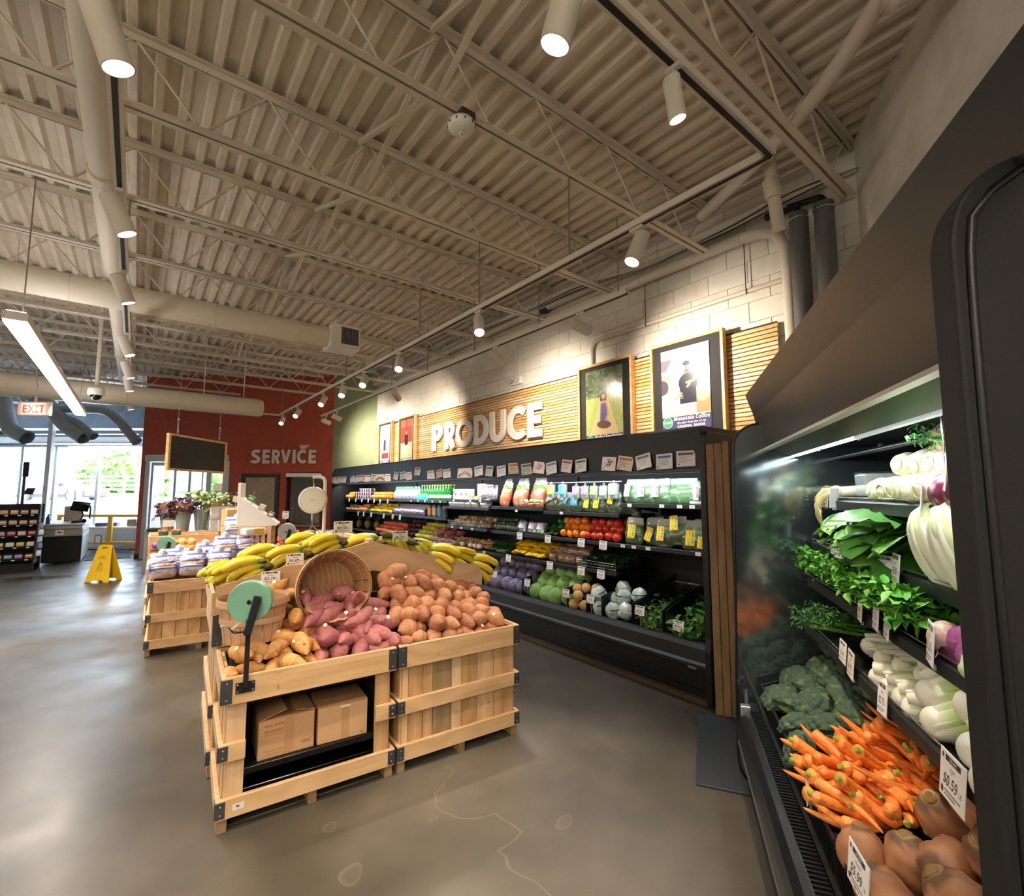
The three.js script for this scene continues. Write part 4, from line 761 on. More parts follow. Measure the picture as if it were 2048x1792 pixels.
// bananas on both slopes
{
  const protos = [bananaHand(15, 'bunch of ripe yellow bananas with green stems, nearest on the left slope', 'bananas on the left slope'), bananaHand(13, 'bunch of bananas with greenish necks, second up the left slope', 'bananas on the left slope'), bananaHand(14, 'bunch of bananas lying third up the left slope, by a price card', 'bananas on the left slope')];
  protos.forEach(o => o.scale.setScalar(1.2));
  const yl = x => 0.965 + 0.225 * (x + 0.02) / 0.89 , yr = x => 1.165 - 0.245 * (x - 0.87) / 0.86;
  const rows = [[0.24, -0.15, 0], [0.47, -0.17, 1], [0.7, -0.2, 2]];
  rows.forEach(([x, z, k]) => { const o = protos[k]; o.position.set(...disp(x + 0.02, yl(x) + 0.1, z + 0.05)); o.rotation.set(0.1, BA + Math.PI - 0.35 + k * 0.1, 0.05); o.rotation.order = 'YXZ'; });
  const lab = ['bunch of bananas behind the nearest bunch on the left slope', 'bunch of bananas at the back of the left slope', 'upturned greener bunch of bananas on top of the left slope', 'bunch of bananas near the ridge on the left slope', 'bunch of bananas beside the white scale post'];
  [[0.16, -0.45, 0, 0.06], [0.42, -0.5, 1, 0.07], [0.36, -0.26, 2, 0.13], [0.78, -0.5, 1, 0.07], [0.7, -0.72, 0, 0.07]].forEach(([x, z, k, dy], i) => { const c = copy(protos[k], disp(x, yl(x) + dy, z), null, lab[i]); c.rotation.order = 'YXZ'; c.rotation.set(0.1, BA + Math.PI + rr(-0.5, 0.3), rr(-0.1, 0.2)); });
  // right slope: fruit hanging from upright crowns
  const rl = ['bunch of small ripe bananas by the basket, upper right slope', 'greenish bunch of bananas standing crown up on the right slope', 'tall bunch of bananas standing crown up behind a price card', 'bunch of bananas third from the low end of the right slope', 'bunch of bananas second from the low end of the right slope', 'bunch of bananas spilling over the low right end of the display'];
  [[0.98, -0.12, 0.1, 0], [1.1, -0.3, 0.17, 1], [1.27, -0.25, 0.16, 0], [1.33, -0.1, 0.1, 2], [1.52, -0.14, 0.12, 1], [1.68, -0.12, 0.1, 2]].forEach(([x, z, dy, k], i) => { const c = copy(protos[k], disp(x, yr(x) + dy, z), null, rl[i], 'bananas on the right slope'); c.rotation.order = 'YXZ'; c.rotation.set(0, BA + [2.6, 0.4, 0.1, -0.3, 0.1, -0.2][i], [0.05, -0.5, -0.45, 0.1, 0.05, 0.05][i]); });
  const bl = ['row bunch of ripe bananas at the back of the right slope, by the scale', 'row bunch of ripe bananas at the back, second from the scale', 'row bunch of ripe bananas at the back, third from the scale', 'row bunch of bananas at the back, under the price card', 'row bunch of bananas at the back low end'];
  [[0.95, -0.55, 0.09], [1.06, -0.6, 0.09], [1.2, -0.58, 0.12], [1.38, -0.45, 0.12], [1.58, -0.42, 0.1]].forEach(([x, z, dy], i) => { const c = copy(protos[i % 3], disp(x, yr(x) + dy, z), null, bl[i], 'bananas on the right slope'); c.rotation.order = 'YXZ'; c.rotation.set(0, BA + 0.3 + rr(-0.6, 0.6), -0.35); });
}
// ================================================================ SWEET POTATOES AND BASKETS
for (const [x0, w, yb, lab] of [[0.045, 0.78, 0.86, 'black sloping liner under the tan and purple sweet potatoes'], [0.93, 0.75, 0.86, 'black sloping liner under the orange sweet potatoes']]) {
  const t = thing('bin_liner', lab, 'liner', toBin(x0, 0, 0), BA);
  const P = [[-0.05, 0.6], [-0.5, yb]];
  part('sheet', T(new THREE.BoxGeometry(w, 0.006, Math.hypot(0.45, yb - 0.6)), w / 2, (0.6 + yb) / 2, -0.275, Math.atan2(yb - 0.6, 0.45), 0, 0), mats.blackMat, t);
  part('front_fold', box(w, 0.09, 0.004, w / 2, 0.6, -0.05), mats.blackMat, t);
}
const bRim = (r, n = 40, rr2 = 0.009) => T(new THREE.TorusGeometry(r, rr2, 8, n), 0, 0, 0, Math.PI / 2);
function basket(label, p, r0, r1, h, rotv) { // bent-wood basket, opening up
  const t = thing('bushel_basket', label, 'basket', p, 0); t.rotation.set(...rotv);
  const n = 18; const gs = surf((u, v) => { const a = v * 6.2832 / n * 0.93, r = r0 + (r1 - r0) * u; return [r * Math.cos(a), h * u, r * Math.sin(a)]; }, 1, 3, false);
  const gi = gs.clone(); T(gi, 0, 0, 0, 0, 0, 0, 0.985, 1, 0.985);
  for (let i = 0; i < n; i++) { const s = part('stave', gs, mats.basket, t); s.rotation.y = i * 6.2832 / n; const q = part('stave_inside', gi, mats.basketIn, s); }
  part('bottom', cyl(r0, r0, 0.008, 28, 0, 0.004, 0), mats.basketIn, t);
  const hoop = (y, r, hh) => lathe([[r + 0.002, y], [r + 0.007, y], [r + 0.007, y + hh], [r + 0.002, y + hh], [r + 0.002, y]], 40);
  part('rim_hoop', hoop(h - 0.035, r1, 0.04), mats.basket, t); part('rim_hoop', T(hoop(h - 0.03, r1, 0.034), 0, 0, 0, 0, 0, 0, 0.963, 1, 0.963), mats.basket, t); part('middle_hoop', hoop(h * 0.45, r0 + (r1 - r0) * 0.45, 0.03), mats.basket, t);
  return t;
}
// tipped basket, mouth to the viewer
{
  const mouth = V(0.98, 1.035, -2.98), ax = V(-0.1, 0.16, 1).normalize(), h = 0.21;
  const t = basket('large bent-wood bushel basket tipped on its side, spilling purple sweet potatoes', [0, 0, 0], 0.16, 0.213, h, [0, 0, 0]);
  t.quaternion.setFromUnitVectors(up0, ax); t.position.copy(mouth.clone().addScaledVector(ax, -h));
  const hd = part('handle_loop', tube([[-0.02, h - 0.01, 0.215], [-0.015, h + 0.02, 0.235], [0.015, h + 0.02, 0.235], [0.02, h - 0.01, 0.215]], 0.003, 12, 5), mats.alu, t); 
  const crin = surf((u, v) => { const a = 0.4 + v * 2.4, r = 0.12 + 0.075 * u + 0.016 * noi.noise(v * 9, u * 3, 2); return [r * Math.cos(a), 0.06 + 0.2 * u, r * Math.sin(a)]; }, 5, 18, false);
  part('paper_lining', crin, std(0xb98f63, 0.85), t);
}
basket('smaller upright bent-wood basket, empty, behind the green bag roll', [0.555, 0.8, -3.04], 0.14, 0.175, 0.225, [0, 0.3, 0]);
const sT = tuberSet(7, 3, [0.18, 0.25], [0.038, 0.05], { tail: 0.1 }), sP = tuberSet(7, 17, [0.18, 0.25], [0.042, 0.052], { tail: 0.07, e: 0.6 }), sO = tuberSet(8, 40, [0.14, 0.2], [0.046, 0.06], { tail: 0.06, lump: 0.24 });
const zone = (t, f) => ', ' + (t < 0.3 ? 'front row' : t < 0.65 ? 'middle rows' : 'back rows') + (f < 0.34 ? ', left side' : f < 0.67 ? ', centre' : ', right side');
const inBasket = (x, y, z, r) => { const p = V(...toBin(x, y, z)); const d = Math.hypot(p.x - 0.555, p.z + 3.04); return (d < 0.13 + r && y > 0.78) || (Math.hypot(p.x - 0.98, y - 1.03) < 0.235 && p.z < -2.98 && y > 0.83); };
{
  const kinds = [['sweet_potato', sT, mTan, 'tan sweet potato heaped at the left of the near bin', 'tan sweet potatoes', 0.055, 0.46, t => 0.67 + 0.32 * t, 0.085], ['sweet_potato', sP, mPurple, 'purple-red sweet potato heaped in the middle of the near bin', 'purple sweet potatoes', 0.47, 0.9, t => 0.68 + 0.24 * t, 0.105], ['sweet_potato', sO, mOrange, 'orange-brown sweet potato in the big heap of the right bin', 'orange sweet potatoes', 0.95, 1.66, null, 0.105]];
  for (const [nm, set, ml, lab, grp, x0, x1, hf, st] of kinds) for (let lay = 0; lay < 2; lay++) {
    const nz = 6; for (let j = 0; j < nz; j++) for (let x = x0 + (j % 2) * 0.04 + lay * 0.03; x <= x1; x += st) {
      const t = (j + 0.5 + lay * 0.4) / nz, z = -0.07 - t * 0.45 + rr(-0.012, 0.012);
      const f = Math.max(0, Math.min(1, (x - 0.95) / 0.72)), h = hf ? hf(t) : 0.675 + t * (0.33 - 0.16 * f) - 0.02 * f;
      const y = h + (lay ? 0.045 + rr(0, 0.02) : 0.0) + (hf ? 0 : 0), xx = x + rr(-0.015, 0.015);
      if (lay && t > 1.02) continue; if (inBasket(xx, y, z, 0.035)) continue;
      if (lay && R() < 0.18) continue;
      const edge = xx < 0.14 || xx > 1.6;
      putTuber(nm, set, ml, toBin(xx, y, z), [rr(-0.35, 0.35), edge ? rr(1.1, 2.0) : rr(0, 6.28), rr(-0.4, 0.4)], lab + zone(t, (x - x0) / (x1 - x0)), grp + zone(t, (x - x0) / (x1 - x0)), lay ? 0.45 : 0.12);
    }
  }
}
// purple ones inside and on the lip of the tipped basket, orange ones high at the back
{
  const B = V(0.98, 1.035, -3.0);
  for (const [dx, dy, dz, ry, rz] of [[-0.12, -0.12, -0.03, 0.3, 0.2], [0.0, -0.13, -0.02, 2.8, 0.1], [0.11, -0.13, 0.0, 1.2, 0.3], [-0.06, -0.1, -0.12, 0.1, 0.1], [0.08, -0.08, -0.1, 2.4, 0], [0.13, -0.08, 0.03, 1.3, -0.5], [-0.14, -0.06, -0.1, 1.5, 0.2], [-0.04, -0.15, 0.05, 0.4, 0.3], [0.06, -0.17, 0.06, 2.9, -0.2], [-0.12, -0.17, 0.05, 0.8, 0.1], [0.13, -0.18, 0.07, 0.5, 0.2]])
    putTuber('sweet_potato', sP, mPurple, [B.x + dx, B.y + dy, B.z + dz], [rr(-0.3, 0.3), ry, rz], 'purple-red sweet potato lying in the mouth of the tipped basket', 'purple sweet potatoes in the tipped basket', 0.4);
  putTuber('sweet_potato', sO, mOrange, toBin(1.03, 1.06, -0.46), [0, 0.15, 0.28], 'long orange sweet potato perched highest at the back of the right heap', 'orange sweet potatoes', 0, 1.25);
  for (const [x, y, z] of [[0.96, 1.0, -0.48], [1.1, 0.99, -0.42], [1.2, 0.97, -0.42], [1.32, 0.95, -0.42], [1.42, 0.92, -0.42]]) putTuber('sweet_potato', sO, mOrange, toBin(x, y, z), [rr(-0.3, 0.3), rr(0, 6), rr(-0.3, 0.8)], 'orange-brown sweet potato on the crest of the right-hand heap', 'orange sweet potatoes on the crest', 0.3);
}
// price cards on the display
priceTag([0.675, 1.09, -3.225], BA - 0.1, 0.105, 0.075, 3, 'price card clipped to the gable above the empty basket', null, -0.15, 0.04);
priceTag([0.81, 1.185, -3.235], BA - 0.1, 0.1, 0.072, 4, 'price card clipped to the gable left of the tipped basket', null, -0.15, 0.04);
priceTag([1.16, 1.36, -3.4], BA + 0.05, 0.13, 0.08, 7, 'large price card standing on the ridge behind the tipped basket', null, 0, 0.06);
priceTag([1.6, 1.27, -3.42], BA, 0.12, 0.08, 7, 'price card standing among the bananas on the right slope', null, 0, 0.1);
// ================================================================ LONG BLACK REFRIGERATED CASE ALONG THE BLOCK WALL
const cT = -Math.PI / 2;                 // things in the case face the shop: local x runs towards the viewer, local z out of the case
const mCase = phy(0x08090b, 0.5), mCaseIn = std(0x0a0b0c, 0.55), mShelf = std(0x15171a, 0.4), mBump = phy(0x1a1c1f, 0.5), mKick = std(0x4a3d30, 0.7);
const zN = -2.06, zFr = -11.0;
{
  const t = thing('display_case', 'long open black refrigerated produce case with five tiers along the block wall', 'display case', [3.5, 0, 0]);
  const L = (n, g, m = mCase, par = t) => part(n, g, m, par);
  L('kick_strip', span(-0.03, 0.02, 0, 0.035, zFr, zN), mKick); L('kick_panel', span(0.03, 0.06, 0.035, 0.1, zFr, zN), mCaseIn);
  L('base_panel', cspan(0, 0.04, 0.09, 0.25, zFr, zN, 0.008)); for (let i = 0; i < 5; i++) L('groove_strip', span(-0.004, 0.0, 0.1 + i * 0.012, 0.106 + i * 0.012, zFr, zN), mShelf);
  L('bumper', T(prism([[-0.02, 0.25], [-0.045, 0.265], [-0.045, 0.29], [-0.02, 0.305], [-0.01, 0.4], [0.02, 0.43], [0.06, 0.435], [0.06, 0.25]], zN - zFr, 0), 0, 0, zFr), mBump);
  L('deck', cspan(0.06, 0.85, 0.36, 0.385, zFr, zN, 0.003), mCaseIn); L('back_panel', span(0.85, 0.88, 0.1, 2.05, zFr, zN), mCaseIn);
  L('base_body', span(0.06, 0.85, 0.1, 0.355, zFr, zN), mCaseIn);
  L('canopy', T(prism([[0, 1.79], [0.02, 1.765], [0.1, 1.765], [0.12, 1.8], [0.88, 1.98], [0.88, 2.13], [0.02, 2.13], [0, 2.11]], zN - zFr, 0), 0, 0, zFr));
  L('canopy_rail', cspan(-0.012, 0, 1.77, 1.79, zFr, zN, 0.002), std(0x3a3c3f, 0.35, 0.5));
  const ends = (z, d) => L('end_panel', T(prism([[-0.05, 0.02], [0.88, 0.02], [0.88, 2.08], [0.03, 2.08], [-0.02, 2.04], [-0.03, 1.9], [-0.03, 0.5], [-0.05, 0.4]], d, 0.004), 0, 0, z));
  ends(zN, 0.05); ends(zFr - 0.04, 0.04); L('badge', span(-0.056, -0.049, 0.255, 0.268, -2.2, -2.13), mats.alu);
  for (const z of [-4.24, -6.35, -8.6]) L('upright', span(0.83, 0.85, 0.385, 1.9, z - 0.02, z + 0.02), std(0x2a2c2f, 0.5, 0.4));
  const lamp = std(0xffffff, 0.4, 0, { emissive: 0xf3f8ff, emissiveIntensity: 4 });
  for (const [a, b] of [[-2.1, -4.2], [-4.25, -6.3], [-6.4, -8.55], [-8.65, -10.95]]) {
    L('lamp_strip', span(0.125, 0.15, 1.782, 1.794, b + 0.03, a - 0.03), lamp);
    const l = new THREE.RectAreaLight(COOL, CASE, a - b - 0.06, 0.03); l.position.set(0.14, 1.776, (a + b) / 2); l.rotation.order = 'YXZ'; l.rotation.set(-1.15, -Math.PI / 2, 0); t.add(l);
  }
  // shelves with their price rail
  const sh = (z0, z1, y, xf, dep) => { const s = L('shelf', cspan(xf, xf + dep, y - 0.022, y, z1, z0, 0.003), mShelf); part('price_rail', cspan(xf - 0.008, xf, y - 0.032, y + 0.006, z1, z0, 0.002), mShelf, s); for (const z of [z0 - 0.02, z1 + 0.02]) part('bracket', T(prism([[xf + 0.05, y - 0.022], [xf + dep, y - 0.022], [xf + dep, y - 0.1]], 0.006), 0, 0, z), mCaseIn, s); };
  sh(-2.08, -3.08, 1.49, 0.25, 0.58); sh(-3.1, -4.2, 1.385, 0.25, 0.58); sh(-4.22, -5.24, 1.415, 0.25, 0.58); sh(-5.26, -6.36, 1.495, 0.25, 0.58); sh(-5.26, -6.36, 1.39, 0.22, 0.6);
  sh(-2.08, -5.26, 1.1, 0.25, 0.6); sh(-5.28, -6.36, 1.11, 0.2, 0.62); sh(-3.12, -6.36, 0.82, 0.22, 0.62);
  sh(-6.4, -10.96, 1.47, 0.25, 0.58); sh(-6.4, -10.96, 1.21, 0.24, 0.6); sh(-6.4, -10.96, 0.84, 0.2, 0.64);
  const hangrail = L('hanging_rail', rod([0.3, 1.71, -3.1], [0.3, 1.71, -4.2], 0.006, 6), mats.alu);
}
// recipe cards along the canopy
{
  const cards = [['#e9d4d0', '#b3584a'], ['#dfe6ee', '#4d74b0'], ['#eadfd2', '#d07a45'], ['#dfe4de', '#5d6a66'], ['#efdfe2', '#a04c5a'], ['#e6e1ea', '#6a4a66']].map(([a, b], i) => std(0xffffff, 0.18, 0, { map: canTex(96, 80, (c, w, h) => {
    c.fillStyle = a; c.fillRect(0, 0, w, h); c.fillStyle = b; if (i === 4) { for (let k = 0; k < 5; k++) { c.beginPath(); c.arc(rr(25, 70), rr(22, 60), 8, 0, 7); c.fill(); } c.fillStyle = '#4d7a44'; c.fillRect(36, 12, 20, 6); } else c.fillRect(8, 8, w - 16, 14);
    c.fillStyle = '#9a938c'; for (let k = 0; k < 4; k++) c.fillRect(12, 30 + k * 9, w * rr(0.4, 0.72), 3); c.fillStyle = '#4b4152'; c.beginPath(); c.arc(12, 70, 4, 0, 7); c.fill(); }) }));
  const banner = std(0xffffff, 0.2, 0, { map: canTex(192, 80, (c, w, h) => { c.fillStyle = '#ece4dd'; c.fillRect(0, 0, w, h); c.strokeStyle = '#a6483c'; c.lineWidth = 22; c.beginPath(); c.arc(w / 2, 150, 112, -2.35, -0.8); c.stroke(); c.fillStyle = '#f0d9cf'; c.font = 'bold 13px serif'; c.textAlign = 'center'; c.fillText('FARM FRESH', w / 2, 44); }) });
  const names = ['pinkish', 'bluish', 'orange-headed', 'grey-headed', 'berry-pictured', 'pale violet'];
  const zs = [-10.86, -10.66, -10.43, -10.21, -9.76, -9.54, -9.32, -9.12, -8.88, -8.65, -8.32, -7.96, -7.65, -7.39, -7.13, -6.86, -6.41, -6.17, -5.94, -5.48, -5.15, -4.91, -4.66, -4.41, -4.17, -3.97, -3.77, -3.54, -3.34, -2.98, -2.79, -2.59, -2.38, -2.18];
  const kind = [0, 3, 2, 3, 3, 3, 5, 0, 5, 3, 9, 3, 3, 1, 0, 3, 5, 0, 3, 9, 5, 3, 1, 2, 3, 4, 1, 0, 3, 4, 2, 3, 1, 5], ord = ['nearest', 'second', 'third', 'fourth', 'fifth', 'sixth', 'seventh', 'eighth', 'ninth', 'tenth', 'eleventh', 'twelfth', 'thirteenth', 'fourteenth', 'fifteenth', 'sixteenth', 'seventeenth', 'eighteenth', 'nineteenth', 'twentieth'];
  const g1 = cbox(0.148, 0.128, 0.004, 0.001), g2 = cbox(0.3, 0.13, 0.004, 0.001), f1 = new THREE.PlaneGeometry(0.144, 0.124), f2 = new THREE.PlaneGeometry(0.296, 0.126), hg = box(0.03, 0.02, 0.01);
  zs.forEach((z, i) => {
    const n = zs.length - 1 - i, k = kind[i], w = k === 9, t = thing('recipe_card', w ? (n > 20 ? 'wide card with a red arched banner, the far one on the case canopy' : 'wide card with a red arched banner, the near one on the case canopy') : n < 20 ? `${names[k]} card clipped to the black canopy, ${ord[n]} from the near end` : `small ${names[k]} card on the far half of the canopy, ${ord[i]} from the far end`, 'card', [3.478, 1.87 + rr(-0.012, 0.012) + (i === 15 ? 0.05 : 0), z], cT + (w ? 0.15 : z < -5.5 ? rr(0.1, 0.75) : rr(-0.15, 0.5)), 'recipe cards on the canopy');
    const c = part('card', w ? g2 : g1, tagBack, t); c.rotation.set(-0.1, 0, w ? 0 : rr(-0.2, 0.2)); part('print', w ? f2 : f1, w ? banner : cards[k], c).position.z = 0.0022; part('clip', hg, mats.black, t).position.set(0, -0.062, -0.008);
  });
}
// boards standing in the corner between the two cases
{
  const t = thing('corner_boards', 'three tall brown wooden boards closing the gap between the two cases', 'boards', [3.45, 0, -1.9], -1.06);
  [[-0.048, 0.052, 1.965], [0.007, 0.052, 1.97], [0.058, 0.044, 1.985]].forEach(([x, w, h]) => part('board', boxUV(cspan(x - w / 2, x + w / 2, 0, h, -0.02, 0.02, 0.004), 1, true), mats.post, t));
  const p = solo('floor_plate', boxUV(cbox(0.9, 0.012, 0.3, 0.004, 0, 0.006, 0)), std(0x3b4046, 0.55, 0.2), 'dark grey cover plate lying on the floor in front of the corner boards', 'floor plate', [2.98, 0, -1.68], 0.53);
}
// ---------------------------------------------------------------- goods in the long case
const leafTex = (a, b, c2, sd) => pixTex(128, 128, (u, v) => { const n = per(u, v, 7, sd, 4), m = per(u, v, 15, sd + 2, 3); let c = cl(a, b, sm(-0.25, 0.3, n)); c = cl(c, c2, 0.75 * sm(0.12, 0.35, m)); return cl(c, [212, 220, 218], 0.75 * sm(0.66, 0.8, u + 0.1 * m)); });
const bagMat = (a, b, c, sd, r = 0.2) => phy(0xffffff, r, { map: leafTex(a, b, c, sd), clearcoat: 0.7, clearcoatRoughness: 0.2 });
const mGreenBagF = [bagMat([120, 158, 118], [84, 130, 78], [205, 222, 210], 71), bagMat([134, 166, 128], [94, 140, 92], [214, 228, 220], 72)], mKale = [bagMat([98, 116, 84], [66, 86, 54], [168, 182, 168], 73), bagMat([112, 122, 96], [74, 90, 62], [176, 186, 174], 74)];
const mCarBag = bagMat([206, 112, 76], [224, 132, 92], [238, 214, 196], 75), mWhiteBag = bagMat([206, 206, 212], [168, 172, 182], [244, 244, 246], 76), mNet = bagMat([206, 196, 214], [150, 128, 160], [240, 238, 244], 77), mMixBag = bagMat([178, 84, 70], [92, 124, 84], [224, 226, 214], 78), mSilver = std(0xc9ccd0, 0.25, 0.8);
const labelMat = (bg, fg, txt, sub, tc = '#2c3b22') => std(0xffffff, 0.35, 0, { map: canTex(96, 128, (c, w, h) => { c.fillStyle = bg; c.fillRect(0, 0, w, h); c.fillStyle = fg; c.beginPath(); c.ellipse(w / 2, h * 0.22, w * 0.36, h * 0.13, 0, 0, 7); c.fill(); c.fillStyle = '#f4f4ee'; c.font = 'bold 13px sans-serif'; c.textAlign = 'center'; c.fillText('FARM', w / 2, h * 0.25); c.fillStyle = tc; c.font = 'bold 17px sans-serif'; c.fillText(txt, w / 2, h * 0.62, w - 10); c.font = '11px sans-serif'; c.fillText(sub, w / 2, h * 0.8, w - 16); }) });
const lYellow = labelMat('#f1c81f', '#3f9a72', 'green kale', 'organic'), lBlue = labelMat('#2f86c9', '#7cc242', 'broccoli', 'florets', '#e9f2fb'), lBlack = labelMat('#2c2622', '#e0a52d', 'slaw', 'mix', '#e7d9b2'), lWhite = labelMat('#f3f3ee', '#8a3b36', 'salad', 'greens');
const pg = {}; const pouchG = (k, w, h, d, o) => pg[k] ??= [1, 2, 3].map(i => pouch(i * 3.7, w, h, d, o));
const planeG = (w, h) => pg['p' + w + '_' + h] ??= T(surf((u, v) => [(v - 0.5) * w, (u - 0.5) * h, 0.006 * Math.cos((v - 0.5) * 2.4) + 0.003 * Math.sin(u * 7)], 5, 4, false), 0, 0, 0);
function bag(p, label, group, geos, m, lab, o = {}) { // lab: [material, w, h, dx, dy, dz]
  const t = thing(o.name || 'salad_bag', label, o.cat || 'bag', p, cT + (o.turn ?? rr(-0.2, 0.2)), group);
  part('pouch', pick(geos), Array.isArray(m) ? pick(m) : m, t); if (o.top) part('clear_top', o.top, mats.film, t);
  if (lab) { const q = part('label', planeG(lab[1], lab[2]), lab[0], t); q.position.set(lab[3] || 0, lab[4], lab[5]); q.rotation.set(-0.06, 0, lab[6] || 0); }
  t.rotation.order = 'YXZ'; t.rotation.x = o.lean ?? -0.12; t.rotation.z = o.roll ?? rr(-0.06, 0.06); return t;
}
const X1c = 3.83;
{ // top tier, near section: salad bags and a clear tray
  const G = pouchG('sal', 0.2, 0.235, 0.09);
  [-2.99, -2.83, -2.67, -2.53, -2.43].forEach((z, i) => bag([X1c + (i > 2 ? 0.05 : 0), 1.495, z], ['clear bag of salad greens with a white shield label, at the left end of the upper near shelf', 'second clear bag of salad greens on the upper near shelf', 'third clear bag of salad greens on the upper near shelf', 'narrow bag of salad greens beside the third bag', 'slanting bag of salad greens left of the clear tray'][i], 'salad bags on the upper near shelf', G, mGreenBagF, i < 3 ? [lWhite, 0.07, 0.12, -0.03, 0.12, 0.058] : null));
  const G2 = pouchG('back', 0.22, 0.22, 0.08); [-2.9, -2.6, -2.3].forEach(z => bag([X1c + 0.22, 1.495, z], 'bag of salad greens standing in the row behind on the upper near shelf', 'salad bags in the back row', G2, mGreenBagF, null));
  [-2.26, -2.12].forEach((z, i) => { const t = thing('salad_tray', i ? 'clear tray of greens cut off by the end panel of the case' : 'clear domed tray of green salad with a white label band', 'tray', [X1c, 1.495, z], cT); t.rotation.x = -0.0; part('base', T(new RoundedBoxGeometry(0.17, 0.03, 0.12, 2, 0.012), 0, 0.016, 0), mats.white, t); part('greens', T(globe(4 + i, 0.075, { lump: 0.4, sy: 1.25, fr: 4 }), 0, 0.1, 0), mGreenBagF[0], t); part('dome', T(globe(5, 0.088, { sy: 1.25, lump: 0.0 }), 0, 0.1, 0), mats.film, t); part('label', planeG(0.05, 0.14), lWhite, t).position.set(0, 0.11, 0.092); });
}
{ // second section: clear punnets on the hanging rail and bags below
  const cols = [['#e8cf35', 'yellow'], ['#38b3cf', 'turquoise'], ['#e58aa0', 'pink'], ['#dd7f92', 'rose'], ['#9ac460', 'green-dotted'], ['#dfe8e4', 'pale'], ['#eef1f2', 'white']].map(([c, n]) => [labelMat(c, '#f3f3ee', 'herbs', 'fresh'), n]);
  [-4.1, -3.91, -3.7, -3.57, -3.44, -3.31, -3.18].forEach((z, i) => { const t = thing('herb_punnet', `clear plastic punnet with a ${cols[i][1]} label hanging in the top row`, 'punnet', [3.78, 1.525, z], cT, 'herb punnets on the hanging rail'); const s = i < 2 || i > 5 ? 1.15 : 1; t.scale.setScalar(s); part('tub', T(new RoundedBoxGeometry(0.105, 0.15, 0.05, 2, 0.02), 0, 0.075, 0), mats.film, t); part('herbs', T(new RoundedBoxGeometry(0.085, 0.12, 0.03, 2, 0.012), 0, 0.072, -0.004), mGreenBagF[0], t); part('label', planeG(0.075, 0.085), cols[i][0], t).position.set(0, 0.09, 0.027); part('hook', T(new THREE.TorusGeometry(0.012, 0.002, 5, 10), 0, 0.158, 0), mats.white, t); });
  const G = pouchG('kale', 0.185, 0.215, 0.1), yl = [lYellow, 0.07, 0.12];
  [[-4.14, 'clear bag with a black and gold label, left end of the second near shelf', [lBlack, 0.035, 0.1, -0.06, 0.12, 0.062]], [-4.02, 'clear bag of slaw with a small dark label', [lBlack, 0.055, 0.07, -0.02, 0.1, 0.066]], [-3.86, 'bag of florets behind the blue-labelled bag', [lBlue, 0.06, 0.11, -0.02, 0.13, 0.062, -0.3]], [-3.72, 'bag with a big blue label on the second near shelf', [lBlue, 0.1, 0.14, -0.02, 0.13, 0.064]], [-3.54, 'yellow-labelled kale bag right of the blue label', [...yl, -0.02, 0.1, 0.064, 0.05]], [-3.38, 'middle yellow-labelled kale bag on the second near shelf', [...yl, -0.04, 0.1, 0.064]], [-3.22, 'yellow-labelled kale bag at the right end, label tilted high', [lYellow, 0.075, 0.12, 0.0, 0.15, 0.06, -0.2]]].forEach(([z, l, lab]) => bag([X1c, 1.39, z], l, 'bags on the second near shelf', G, mKale, lab));
  bag([X1c + 0.16, 1.105, -3.12], 'dark bag with a yellow label in the gap under the upper shelf', null, G, mKale, [lYellow, 0.05, 0.09, 0.03, 0.19, 0.05]).position.y = 1.3;
  const H = pouchG('kale2', 0.19, 0.255, 0.1);
  [[-2.97, 0, 0.02], [-2.8, 0.25, 0], [-2.63, 0, 0.02], [-2.49, -0.1, 0.09], [-2.35, 0, 0], [-2.25, 0.1, -0.03], [-2.13, 0, 0]].forEach(([z, r, dy], i) => bag([X1c - 0.02 + (i === 1 ? 0.06 : 0), 1.105 + (i === 3 ? 0.03 : 0), z], ['upright kale bag with a tall yellow label, left end of the third near shelf', 'kale bag leaning aside with a slanted yellow label', 'kale bag with a square yellow label, third from the left', 'kale bag standing higher than its neighbours, label near the top', 'wide kale bag with a loose clear top', 'small dark-yellow labelled pack at the front', 'kale bag cut off by the end panel'][i], 'kale bags on the third near shelf', H, mKale, [lYellow, i === 5 ? 0.05 : 0.08, i === 5 ? 0.1 : 0.13, 0, 0.1 + dy, 0.064, -r]));
  [-2.9, -2.7, -2.4].forEach(z => bag([X1c + 0.24, 1.105, z], 'kale bag in the dim row behind on the third near shelf', 'kale bags in the back row', H, mKale, null));
}
